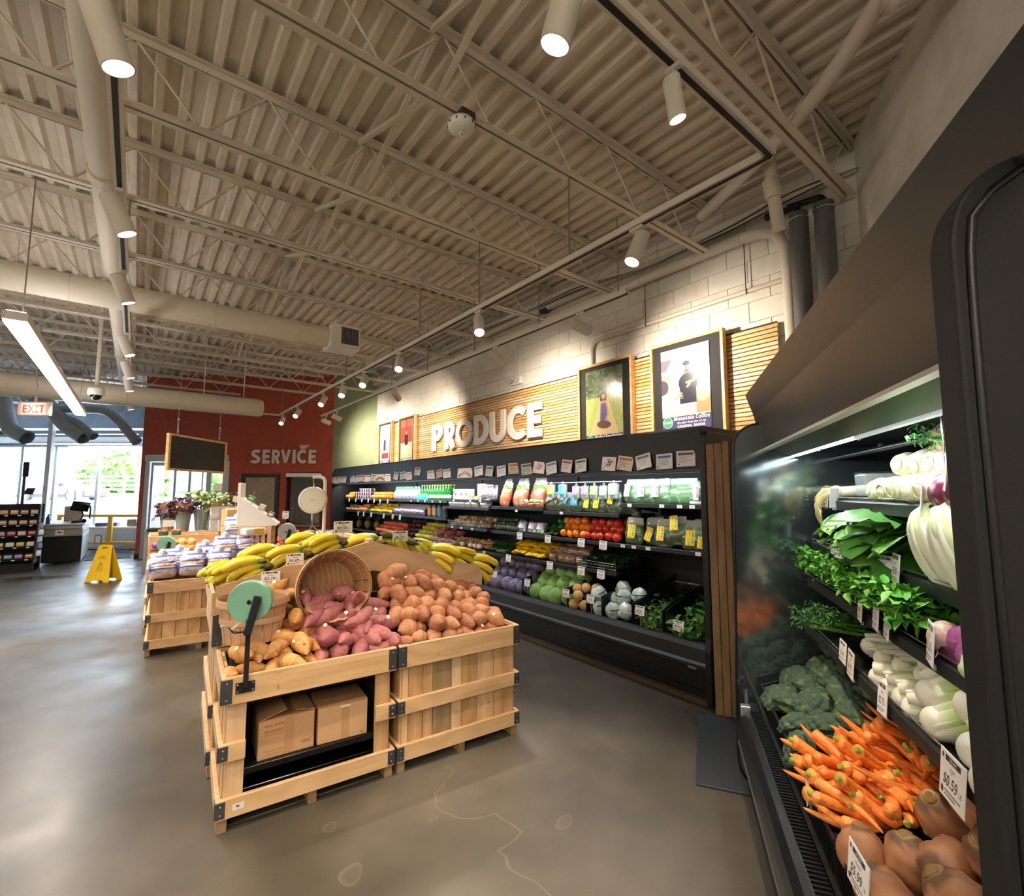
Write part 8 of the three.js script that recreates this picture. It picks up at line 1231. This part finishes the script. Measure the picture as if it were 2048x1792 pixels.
{ // hanging dial scale
  const t = thing('hanging_scale', 'white round dial scale hanging from a bent white post behind the bananas', 'scale', [1.45, 0, -4.9], -0.5);
  part('post', tube([[0.03, 0.05, 0], [0.03, 0.9, 0], [0.03, 1.66, 0], [0.02, 1.73, 0], [-0.02, 1.755, 0], [-0.09, 1.75, 0]], 0.016, 60, 10), mats.white, t); part('hook', tube([[-0.085, 1.745, 0], [-0.08, 1.7, 0], [-0.07, 1.68, 0.01], [-0.08, 1.66, 0]], 0.005, 16, 6), mats.chrome, t);
  const d = part('dial_case', T(lathe([[0, -0.03], [0.12, -0.03], [0.132, -0.02], [0.132, 0.02], [0.12, 0.028], [0, 0.028]], 40), -0.08, 1.525, 0, Math.PI / 2, 0, 0), std(0xdedace, 0.4), t);
  const face = canTex(128, 128, (c, w, h) => { c.fillStyle = '#dcd8cb'; c.fillRect(0, 0, w, h); c.strokeStyle = '#9b968a'; c.lineWidth = 1.5; for (let i = 0; i < 60; i++) { const a = i * Math.PI / 30; c.beginPath(); c.moveTo(64 + 56 * Math.cos(a), 64 + 56 * Math.sin(a)); c.lineTo(64 + 61 * Math.cos(a), 64 + 61 * Math.sin(a)); c.stroke(); } c.fillStyle = '#8d887c'; c.font = '11px sans-serif'; c.textAlign = 'center'; c.fillText('KILO', 64, 68); });
  part('dial_face', T(new THREE.CircleGeometry(0.118, 36), -0.08, 1.525, 0.0295), std(0xffffff, 0.35, 0, { map: face }), t); part('stem', M(rod([-0.08, 1.39, 0], [-0.08, 1.33, 0], 0.012, 10), rod([-0.08, 1.33, 0], [-0.08, 1.28, 0], 0.004, 6)), mats.alu, t);
  for (const a of [0, 2.1, 4.2]) part('pan_wire', rod([-0.08, 1.28, 0], [-0.08 + 0.13 * Math.cos(a), 1.16, 0.13 * Math.sin(a)], 0.003, 5), mats.alu, t); part('pan', T(lathe([[0, -0.03], [0.1, -0.02], [0.14, 0.01], [0.14, 0.014], [0.1, -0.014], [0, -0.024]], 28), -0.08, 1.15, 0), mats.alu, t); part('base', cyl(0.05, 0.14, 0.05, 24, 0.03, 0.025, 0), mats.white, t);
}
// ================================================================ TILLS, DOORS AND THE STREET
{ // automatic door in the red wall
  const d = struct('door_1'); d.position.set(...front(0, 0, 11.8)); d.rotation.y = FA; const mA = std(0xb3b6b8, 0.4, 0.6), b = (n, r0, r1, y0, y1, z0 = -0.1, z1 = 0.02, m = mA, par = d) => part(n, cspan(r0, r1, y0, y1, z0, z1, 0.004), m, par);
  b('header', -9.0, -6.93, 2.36, 2.52, -0.12, 0.05); b('jamb', -9.0, -8.9, 0, 2.36); b('jamb', -7.03, -6.93, 0, 2.36); b('sensor', -8.3, -8.1, 2.43, 2.48, 0.05, 0.08, mats.black);
  for (const [x0, x1] of [[-8.88, -8.25], [-7.95, -7.45], [-7.45, -7.05]]) { const l = part('leaf', M(cspan(x0, x0 + 0.06, 0.02, 2.34, -0.06, -0.02, 0.003), cspan(x1 - 0.06, x1, 0.02, 2.34, -0.06, -0.02, 0.003), cspan(x0 + 0.06, x1 - 0.06, 2.26, 2.34, -0.06, -0.02, 0.003), cspan(x0 + 0.06, x1 - 0.06, 0.02, 0.14, -0.06, -0.02, 0.003)), mA, d); part('pane', span(x0 + 0.06, x1 - 0.06, 0.14, 2.26, -0.044, -0.036), mats.glass, l); }
  const e = struct('door_2'); e.position.set(...front(0, 0, 11.8)); e.rotation.y = FA; const c = (n, r0, r1, y0, y1, z0, z1, m) => part(n, boxUV(cspan(r0, r1, y0, y1, z0, z1, 0.004)), m, e); const dk = std(0x2f2925, 0.6);
  c('door_frame', -6.62, -6.52, 0, 2.06, 0, 0.04, dk); c('door_frame', -5.79, -5.69, 0, 2.06, 0, 0.04, dk); c('door_frame', -6.52, -5.79, 1.97, 2.06, 0, 0.04, dk); c('door_leaf', -6.52, -5.79, 0.01, 1.97, 0.002, 0.02, wallMat([158, 138, 112], [136, 118, 94], 47, 0.5)); part('door_handle', M(rod([-5.87, 1.0, 0.02], [-5.87, 1.0, 0.06], 0.012, 8), rod([-5.87, 1.0, 0.06], [-5.98, 1.0, 0.06], 0.01, 8)), mats.chrome, e);
  const w = struct('window_11'); w.position.set(...front(0, 0, 11.8)); w.rotation.y = FA; part('window_frame', M(cspan(-5.54, -5.5, 0.8, 2.08, -0.16, 0.03, 0.003), cspan(-4.68, -4.64, 0.8, 2.08, -0.16, 0.03, 0.003), cspan(-5.5, -4.68, 2.06, 2.1, -0.16, 0.03, 0.003)), std(0x6b2a20, 0.6), w); part('sill', cspan(-5.58, -4.6, 0.78, 0.82, -0.17, 0.14, 0.004), std(0x8f7458, 0.5), w); part('pane', span(-5.5, -4.68, 0.82, 2.06, -0.09, -0.084), mats.glass, w); part('blind_box', cspan(-5.52, -4.66, 1.98, 2.07, 0.0, 0.06, 0.004), mats.white, w);
  const ob = thing('office_desk', 'dim office desk with cupboards seen through the service window', 'desk', front(-5.1, 0, 13.2), FA); part('top', cbox(1.2, 0.04, 0.6, 0.004, 0, 0.78, 0), std(0x54504b, 0.6), ob); part('cupboard', cbox(0.7, 0.5, 0.35, 0.004, 0.1, 1.65, -0.2), std(0x77736e, 0.6), ob); part('panel', cbox(1.1, 0.74, 0.04, 0.004, 0, 0.39, -0.2), std(0x3d3a37, 0.7), ob);
  const bk = thing('wicker_basket', 'small tan basket on the office desk behind the service window', 'basket', front(-5.25, 0.805, 13.05), FA); part('body', lathe([[0, 0], [0.12, 0], [0.15, 0.16], [0.14, 0.16], [0.11, 0.012], [0, 0.012]], 20), mats.basket, bk); part('rim', T(new THREE.TorusGeometry(0.147, 0.01, 6, 20), 0, 0.16, 0, Math.PI / 2), mats.basketIn, bk);
  const pp = thing('paper_stack', 'white paper stack on the office desk', 'paper', front(-4.85, 0.805, 13.05), FA); for (let i = 0; i < 3; i++) part('sheet_block', cbox(0.22, 0.03, 0.16, 0.002, 0, 0.016 + i * 0.033, 0), mats.white, pp).rotation.y = i * 0.05;
}
{ // grey wire shelf and literature rack by the door
  const t = thing('wall_shelf', 'dim grey wire shelf stand with a round pale plate, by the red wall', 'shelf', front(-5.9, 0, 9.6), FA + 0.1); const k = std(0x4f524f, 0.6, 0.4); for (const x of [-0.4, 0.4]) for (const z of [-0.12, 0.12]) part('post', rod([x, 0, z], [x, 1.62, z], 0.012, 8), k, t); for (const y of [0.3, 0.8, 1.2, 1.58]) { const s = part('shelf', cbox(0.84, 0.012, 0.28, 0.003, 0, y, 0), k, t); for (let i = 0; i < 6; i++) part('wire', rod([-0.42, y + 0.012, -0.12 + i * 0.048], [0.42, y + 0.012, -0.12 + i * 0.048], 0.003, 5), mats.alu, s); }
  const p = thing('round_plate', 'round pale plate standing on the grey shelf', 'plate', front(-5.86, 1.6, 9.6), FA); part('plate', T(cyl(0.09, 0.09, 0.012, 28, 0, 0, 0), 0, 0.1, 0, Math.PI / 2), std(0xf0ead4, 0.5), p); part('foot', cbox(0.06, 0.02, 0.05, 0.003, 0, 0.01, 0), mats.steelDark, p);
  const r = thing('leaflet_rack', 'small white wire leaflet rack on the red wall', 'rack', front(-5.35, 1.15, 9.5), FA); for (let i = 0; i < 3; i++) part('pocket', M(cbox(0.16, 0.08, 0.004, 0.001, 0, i * 0.15, 0.03), cbox(0.16, 0.01, 0.05, 0.001, 0, i * 0.15 - 0.04, 0.01)), mats.white, r); part('back_wire', M(rod([-0.08, -0.06, 0], [-0.08, 0.42, 0], 0.004, 5), rod([0.08, -0.06, 0], [0.08, 0.42, 0], 0.004, 5), tube([[-0.08, 0.42, 0], [-0.04, 0.47, 0], [0.04, 0.47, 0], [0.08, 0.42, 0]], 0.004, 12, 5)), mats.white, r); part('leg', rod([0, -1.15, -0.01], [0, -0.04, -0.01], 0.01, 8), mats.white, r);
}
{ // candy rack
  const t = thing('snack_rack', 'black five-tier snack rack at the left edge, beside the till', 'rack', [-1.92, 0, -14.0]); const k = mats.blackMat; part('back_panel', cspan(-0.45, 0.4, 0, 1.36, -0.5, -0.44, 0.01), k, t); for (const x of [-0.45, 0.37]) part('side_panel', T(prism([[-0.44, 0], [0.12, 0], [0.12, 0.2], [-0.2, 1.34], [-0.44, 1.36]], 0.03), x, 0, 0, 0, -Math.PI / 2, 0), k, t); part('plinth', cspan(-0.42, 0.37, 0, 0.16, -0.44, 0.1), k, t);
  const tiers = [[0.24, 0.06], [0.48, -0.01], [0.7, -0.07], [0.92, -0.13], [1.13, -0.19]]; for (const [y, z] of tiers) { const s = part('tier', cspan(-0.42, 0.37, y, y + 0.015, z - 0.2, z, 0.002), k, t); for (let i = 0; i < 4; i++) part('price_tab', box(0.05, 0.022, 0.003), tagBack, s).position.set(-0.32 + i * 0.19, y - 0.005, z + 0.002); }
  const bxs = new RoundedBoxGeometry(0.12, 0.09, 0.06, 2, 0.015), cols = [['#c4653e', '#a8443c', '#4b8fb0', '#8a6fae', '#b8504a'], ['#d8c25a', '#cdbb4e', '#e9e4d2', '#d0b04a', '#e4dcc0'], ['#c9a9b4', '#b98f9c', '#c4505a', '#d8c4c0', '#b23a3a'], ['#d9cfb8', '#c9a690', '#d3b8a0', '#c09a84', '#b88e78'], ['#9c8fb4', '#cf9a7c', '#d4b878', '#b78d92', '#d8cba0']];
  tiers.forEach(([y, z], j) => cols[j].forEach((c, i) => { const p = thing('snack_pack', ['snack pouch on the lowest tier of the rack', 'snack bar box on the second tier of the rack', 'snack pack on the middle tier of the rack', 'snack carton on the fourth tier of the rack', 'snack bar on the top tier of the rack'][j], 'snack', [-2.24 + i * 0.15, y + 0.062, -14.05 + z], 0, 'snacks on tier ' + (j + 1)); part('pack', bxs, std(c, 0.4), p).rotation.x = -0.25; part('band', box(0.1, 0.02, 0.002, 0, 0.005, 0.034), mats.white, p).rotation.x = -0.25; }));
  for (let i = 0; i < 5; i++) { const p = thing('hanging_packet', 'pale packet hanging on the side of the snack rack', 'packet', [-1.5, 0.3 + i * 0.14, -13.96 - (i % 2) * 0.12], 0.9, 'packets on the rack side'); part('packet', T(pouch(i, 0.1, 0.12, 0.03), 0, 0, 0), [mats.white, std(0x8d7d92, 0.4), std(0xb9c2b4, 0.4)][i % 3], p); part('header', cbox(0.09, 0.02, 0.004, 0.001, 0, 0.12, 0), mats.steelDark, p); }
}
{ // till counter
  const t = thing('checkout_counter', 'grey-topped black checkout counter with a belt', 'counter', [-1.2, 0, -15.6]); part('body', cspan(-0.35, 0.3, 0.05, 0.62, -1.1, 0.78, 0.01), mats.blackMat, t); part('fascia', cspan(-0.38, 0.31, 0.62, 0.78, -1.12, 0.82, 0.008), std(0x8f8d88, 0.5, 0.2), t); part('fascia', cspan(-0.37, 0.3, 0.785, 0.86, -1.11, 0.81, 0.008), std(0xa5a39d, 0.5, 0.2), t); part('top', cspan(-0.4, 0.34, 0.865, 0.9, -1.15, 0.85, 0.008), std(0xaeb6bb, 0.35, 0.2), t); part('belt', cspan(-0.28, 0.22, 0.9, 0.904, -1.0, 0.7), mats.steelDark, t); part('side_steel', cspan(0.302, 0.315, 0.06, 0.62, -1.1, 0.78), mats.alu, t);
  const pl = part('plate', cbox(0.14, 0.12, 0.006, 0.002, -0.08, 0.71, 0.823), mats.white, t); part('logo', T(new THREE.CylinderGeometry(0.035, 0.035, 0.003, 20), -0.08, 0.712, 0.828, Math.PI / 2, 0, 0, 1, 1, 0.5), std(0x5a4c44, 0.6), pl);
  const m = thing('till_screen', 'black angled touch screen and card arm on the till counter', 'till', [-1.02, 0.9, -15.9], -0.3); part('base', cbox(0.2, 0.02, 0.16, 0.004, 0, 0.01, 0), mats.black, m); part('screen', T(cbox(0.34, 0.26, 0.03, 0.006), 0, 0.36, 0.04, -0.6, 0.3, 0), mats.blackGloss, m); part('arm', tube([[0, 0.02, 0], [0.04, 0.15, -0.02], [0.0, 0.3, 0.0]], 0.018, 16, 8), mats.black, m); part('hood', tube([[-0.15, 0.42, 0], [0.1, 0.4, 0.03], [0.2, 0.34, 0.05], [0.2, 0.06, 0.05]], 0.02, 24, 8), mats.black, m);
  const g = thing('paper_sack', 'brown paper bag standing behind the till screen', 'bag', [-1.18, 0.9, -16.25], 0.1); part('sack', boxUV(cbox(0.34, 0.36, 0.2, 0.01, 0, 0.18, 0)), std(0xb9a58c, 0.85), g); part('fold', box(0.28, 0.01, 0.16, 0, 0.362, 0), std(0x9a866c, 0.85), g);
  const h = thing('card_reader', 'black handheld scanner lying on the till counter', 'scanner', [-1.02, 0.906, -15.0], 0.4); part('body', cbox(0.22, 0.05, 0.07, 0.012, 0, 0.025, 0), mats.black, h); part('knob', cyl(0.05, 0.05, 0.05, 20, 0.12, 0.03, 0, Math.PI / 2), mats.blackGloss, h);
  const sb = thing('spray_bottle', 'dark blue spray bottle at the till counter edge', 'bottle', [-1.5, 0.9, -14.95]); part('body', lathe([[0, 0], [0.04, 0], [0.04, 0.13], [0.014, 0.18], [0.014, 0.2], [0, 0.2]], 16), std(0x2c3b58, 0.3), sb); part('trigger', cbox(0.05, 0.025, 0.02, 0.004, 0.01, 0.21, 0), mats.white, sb);
  const p = thing('display_pole', 'tall black pole with a till display and card terminal', 'pole', front(-11.65, 0, 11.5), FA); part('pole', rod([0, 0, 0], [0, 2.0, 0], 0.03, 12), mats.black, p); part('display', cbox(0.13, 0.36, 0.06, 0.02, 0.02, 2.15, 0), mats.blackMat, p); part('arm', rod([0, 1.62, 0], [0.18, 1.64, 0.05], 0.016, 8), mats.black, p); part('terminal', T(cbox(0.2, 0.16, 0.03, 0.006), 0.22, 1.63, 0.06, -0.4), mats.blackGloss, p);
}
{ // wet floor sign
  const face = canTex(256, 448, (c, w, h) => { c.fillStyle = '#f0c413'; c.fillRect(0, 0, w, h); c.fillStyle = '#4a3a10'; c.textAlign = 'center'; c.font = 'bold 30px sans-serif'; c.fillText('CUIDADO', w / 2, 96); c.fillText('PISO MOJADO', w / 2, 130, 190); c.strokeStyle = '#4a3a10'; c.lineWidth = 7; c.beginPath(); c.moveTo(w / 2, 180); c.lineTo(w / 2 + 62, 282); c.lineTo(w / 2 - 62, 282); c.closePath(); c.stroke(); c.beginPath(); c.arc(w / 2 - 8, 218, 8, 0, 7); c.fill(); c.lineWidth = 8; c.beginPath(); c.moveTo(w / 2 - 4, 226); c.lineTo(w / 2 + 16, 246); c.lineTo(w / 2 + 36, 238); c.moveTo(w / 2 + 14, 246); c.lineTo(w / 2 - 18, 256); c.lineTo(w / 2 - 28, 272); c.stroke(); c.font = 'bold 30px sans-serif'; c.fillText('CAUTION', w / 2, 330); c.fillText('Wet Floor', w / 2, 366); });
  const t = thing('wet_floor_sign', 'yellow folding wet floor caution sign standing in the aisle', 'sign', [-0.36, 0, -11.6], FA); const mY = std(0xf0c413, 0.45);
  const S = () => { const s = new THREE.Shape(); s.moveTo(-0.215, 0); s.lineTo(-0.13, 0); s.lineTo(-0.09, 0.035); s.lineTo(0.09, 0.035); s.lineTo(0.13, 0); s.lineTo(0.215, 0); s.lineTo(0.12, 0.62); s.quadraticCurveTo(0.115, 0.65, 0.08, 0.65); s.lineTo(-0.08, 0.65); s.quadraticCurveTo(-0.115, 0.65, -0.12, 0.62); s.lineTo(-0.215, 0); const h = new THREE.Path(); h.moveTo(-0.05, 0.59); h.lineTo(0.05, 0.59); h.lineTo(0.055, 0.62); h.lineTo(-0.055, 0.62); s.holes.push(h); return s; };
  for (const s of [1, -1]) { const p = part('panel', new THREE.ExtrudeGeometry(S(), { depth: 0.012, bevelEnabled: true, bevelSize: 0.003, bevelThickness: 0.003, bevelSegments: 1 }), mY, t); p.position.z = s * 0.15 - 0.006; p.rotation.x = -s * 0.22; if (s > 0) { const q = part('print', new THREE.PlaneGeometry(0.2, 0.42), std(0xffffff, 0.45, 0, { map: face }), p); q.position.set(0, 0.32, 0.0165); } }
  part('hinge', rod([-0.08, 0.64, 0], [0.08, 0.64, 0], 0.012, 8), mY, t);
  const m = solo('floor_mat', boxUV(cbox(0.85, 0.014, 2.6, 0.005, 0, 0.007, 0)), std(0x2c3238, 0.95), 'dark entrance mat on the floor behind the wet floor sign', 'mat', [-0.42, 0, -16.5]);
  part('border', M(cbox(0.9, 0.01, 0.04, 0.003, 0, 0.006, 1.3), cbox(0.9, 0.01, 0.04, 0.003, 0, 0.006, -1.3)), mats.black, m);
}
{ // yellow rail with low shelving and boxes before the windows
  const mY = std(0xd8a62e, 0.5), t = thing('yellow_rail', 'yellow-painted rail with posts in front of the windows', 'rail', front(-11.0, 0, 13.2), FA); for (const x of [-1.3, 0.08, 0.98]) part('post', cspan(x - 0.06, x + 0.06, 0, 1.0, -0.03, 0.03, 0.004), mY, t); for (const y of [0.97, 0.24]) part('bar', cspan(-1.36, 1.04, y - 0.035, y + 0.035, -0.035, 0.035, 0.004), mY, t);
  const c = thing('low_cabinet', 'low pale blue cabinets under the front windows', 'cabinet', front(-11.6, 0, 13.85), FA); part('body', cspan(-2.2, 1.9, 0.02, 0.6, -0.25, 0.2, 0.006), std(0xb8c4d2, 0.6), c); part('top', cspan(-2.25, 1.95, 0.6, 0.64, -0.28, 0.24, 0.005), std(0xdfe4ea, 0.5), c); for (let i = 0; i < 5; i++) { const d = part('door', cspan(-2.15 + i * 0.8, -1.4 + i * 0.8, 0.08, 0.56, 0.2, 0.22, 0.004), std(i % 2 ? 0xa5bad6 : 0xc9d0d8, 0.55), c); part('handle', cbox(0.1, 0.015, 0.02, 0.003, -1.78 + i * 0.8, 0.5, 0.23), mats.alu, d); }
  [[-12.3, 0x9a8f88, 0.22, 'brownish box on the window cabinets'], [-10.75, 0x7d766f, 0.2, 'grey carton on the window cabinets, behind the rail'], [-10.45, 0x9b938a, 0.16, 'small carton beside it on the window cabinets'], [-10.1, 0xaeb6c2, 0.24, 'pale bag on the window cabinets by the red wall'], [-11.5, 0x4c4870, 0.1, 'long violet-blue bundle on the window cabinets']].forEach(([r, col, h, l], i) => { const b = thing('carton', l, 'box', front(r, 0.645, 13.8), FA + i * 0.1); part('body', cbox(i === 4 ? 0.5 : 0.24, h, 0.22, 0.01, 0, h / 2, 0), std(col, 0.7), b); part('flap', cbox(i === 4 ? 0.46 : 0.2, 0.008, 0.18, 0.003, 0, h, 0), std(col, 0.8), b); });
  const s = thing('notice_board', 'small framed notice leaning on the yellow rail', 'notice', front(-11.15, 0.34, 13.12), FA); part('frame', cbox(0.2, 0.26, 0.02, 0.003), std(0x8d8177, 0.6), s); part('paper', box(0.13, 0.18, 0.002, 0, 0, 0.0115), mats.white, s);
  const col = struct('column_trim', cspan(-0.06, 0.06, 0, 4.2, -0.05, 0.05, 0.005), std(0xc9ccd2, 0.5)); col.position.set(...front(-12.0, 0, 12.44)); col.rotation.y = FA;
}
// ---------------------------------------------------------------- the street outside
{
  const fp = (n, g, m) => { const o = struct(n, g, m); o.rotation.y = FA; return o; };
  const prof = [[-14.45, -0.1], [-16, 0.1], [-22, 1.1], [-28, 1.2], [-30, 1.25], [-30, -0.6], [-14.45, -0.6]];
  fp('ground', exG(prof, -48, 6), wallMat([188, 186, 180], [172, 170, 166], 51, 0.9)); fp('lawn', exG([[-30, 1.25], [-31, 1.45], [-46, 2.2], [-46, -0.6], [-30, -0.6]], -60, 6), wallMat([112, 150, 78], [88, 128, 60], 53, 0.95)); fp('kerb', exG([[-22.2, 1.1], [-22.2, 1.22], [-22.5, 1.24], [-22.5, 1.1]], -48, 6), std(0xc9c7c2, 0.9));
  function exG(poly, r0, r1) { return boxUV(T(prism(poly, r1 - r0), r1, 0, 0, 0, -Math.PI / 2, 0)); }
  // car
  const t = thing('car', 'red hatchback driving past outside the shop windows', 'car', front(-24.75, 1.15, 26.5), FA); t.scale.setScalar(0.92); const mR = phy(0xb01e34, 0.25, { clearcoat: 1 });
  part('body', T(prism([[-2.0, 0.32], [-2.05, 0.62], [-1.85, 0.88], [-0.9, 0.95], [0.9, 0.92], [1.75, 0.78], [2.05, 0.6], [2.08, 0.3]], 1.7, 0.08), 0, 0, -0.85), mR, t); part('cabin', T(prism([[-1.7, 0.9], [-1.2, 1.42], [0.0, 1.45], [0.85, 0.92]], 1.44, 0.08), 0, 0, -0.72), mR, t); part('side_window', T(prism([[-1.35, 0.95], [-1.08, 1.34], [-0.05, 1.37], [0.55, 0.95]], 1.46), 0, 0, -0.73), std(0x9fb4ba, 0.15), t); part('sill', cspan(-1.9, 2.0, 0.2, 0.34, -0.82, 0.82, 0.02), std(0x27292c, 0.6), t);
  for (const x of [-1.3, 1.35]) for (const s of [-1, 1]) { const w = part('wheel', cyl(0.33, 0.33, 0.2, 24, x, 0.33, s * 0.78, Math.PI / 2), std(0x202123, 0.8), t); part('hub', cyl(0.22, 0.22, 0.21, 20, x, 0.33, s * 0.785, Math.PI / 2), mats.alu, w); } part('headlamp', sph(0.09, 2.0, 0.66, 0.6, 12, 8), mats.white, t); part('mirror', cbox(0.14, 0.1, 0.16, 0.02, 0.55, 1.0, 0.85), mR, t);
  // hedge, fence, houses, tree trunk
  const hb = (l, r, d, w, h, dep, c0, n, yb) => { const t2 = thing('hedge', l, 'hedge', front(r, yb, d), FA); const lf2 = leafGeo(0.36, 0.22, { nu: 3, nv: 2 }); for (let s = 0; s < 2; s++) { const g = []; for (let i = 0; i < n; i++) { const a = R() * 6.28, v = Math.acos(rr(-0.2, 1)), k = rr(0.85, 1.08); g.push(T(lf2.clone(), w / 2 * k * Math.sin(v) * Math.cos(a), h * k * Math.abs(Math.cos(v)) * 0.98 + 0.1, dep / 2 * k * Math.sin(v) * Math.sin(a), rr(-1, 1), R() * 6.3, rr(-1, 1), rr(0.8, 1.5))); } part('foliage', M(g), std(c0[s], 0.6, 0, DS), t2).userData.kind = 'stuff'; } part('stem_mass', T(globe(r, 1, { lump: 0.3, fr: 3 }), 0, h * 0.42, 0, 0, 0, 0, w * 0.42, h * 0.46, dep * 0.4), std(0x55742f, 0.9), t2); return t2; };
  hb('broad bright green hedge across the street, behind the car', -27, 34, 8, 3.0, 2.2, [0x86ad4c, 0x6f9840], 500, 1.6); hb('green bushes at the right of the hedge, behind the pale tree', -21, 34, 6, 3.0, 2.2, [0x7ba548, 0x8fb45a], 380, 1.6); hb('low green shrub on the verge, in front of the road bend', -22.6, 30.6, 1.6, 0.5, 0.8, [0x6f9a44, 0x7fae50], 120, 1.4); hb('green hedge far left, below the blue house', -42, 33, 8, 1.0, 2, [0x7fae58, 0x6f9a48], 300, 1.5);
  const f = thing('board_fence', 'pale horizontal board fence in front of the hedge', 'fence', front(-28.5, 1.45, 31.4), FA); for (let i = 0; i < 4; i++) part('board', cbox(11, 0.12, 0.04, 0.005, 0, 0.35 + i * 0.28, 0.06), std(0xd8d4ca, 0.8), f); for (let i = 0; i < 6; i++) part('post', cbox(0.12, 1.4, 0.1, 0.005, -5.4 + i * 2.16, 0.7, 0), std(0xcfcabf, 0.8), f);
  const h = thing('house', 'pale blue house with a dark window across the street', 'house', front(-37.5, 1.6, 37), FA); part('wall', cspan(-6, 5, 0, 5.5, -3, 0, 0.02), std(0x9fc0cf, 0.8), h); part('roof', T(prism([[-6.4, 5.5], [5.4, 5.5], [4.4, 7.6], [-5.4, 7.6]], 3.6), 0, 0, -3.3), std(0x6d7277, 0.85), h); for (const x of [-4, -1, 2.2]) { const w = part('window', cspan(x - 0.55, x + 0.55, 1.6, 3.2, 0, 0.06, 0.01), mats.white, h); part('pane', cbox(0.9, 1.4, 0.02, 0.002, x, 2.4, 0.07), std(0x39434c, 0.15), w); }
  const g2 = thing('house', 'grey-blue building with square windows, seen through the automatic door', 'house', front(-20.5, 1.6, 37), FA); part('wall', cspan(-3.6, 7, 0, 6.5, -3, 0, 0.02), std(0x8ba3bd, 0.8), g2); part('roof', cspan(-3.9, 7.3, 6.5, 6.8, -3.3, 0.3, 0.02), std(0x5f666c, 0.85), g2); for (const x of [-1.8, 0.4, 2.6]) for (const y of [1.2, 3.6]) { const w = part('window', cspan(x - 0.6, x + 0.6, y, y + 1.5, 0, 0.06, 0.01), mats.white, g2); part('pane', cbox(1.0, 1.3, 0.02, 0.002, x, y + 0.75, 0.07), std(0x3d5a85, 0.15), w); }
  const tr = thing('tree_trunk', 'pale forked tree trunk on the verge across the street', 'tree', front(-24.1, 1.5, 31), FA); part('trunk', tube([[0, -0.2, 0], [0.05, 1.2, 0], [0.25, 2.2, 0], [0.6, 3.4, 0]], 0.13, 24, 10), std(0xd9d2c4, 0.85), tr); part('branch', tube([[0.05, 1.2, 0], [-0.2, 2.0, 0.1], [-0.5, 3.0, 0.2]], 0.08, 16, 8), std(0xd9d2c4, 0.85), tr); part('branch', tube([[0.2, 2.0, 0], [0.1, 2.6, -0.1], [0.05, 3.4, -0.2]], 0.06, 16, 8), std(0xd9d2c4, 0.85), tr);
  for (const [x, l] of [[-21.2, 'left'], [-20.8, 'right']]) { const b = thing('bollard', `pale bollard at the edge of the street, the ${l} of two`, 'bollard', front(x, 1.1, 23.2), FA); part('post', cyl(0.1, 0.1, 0.75, 16, 0, 0.375, 0), std(0xd4d0c6, 0.7), b); part('cap', sph(0.1, 0, 0.75, 0, 16, 8), std(0xd4d0c6, 0.7), b); }
}
renderer.render(scene, camera);
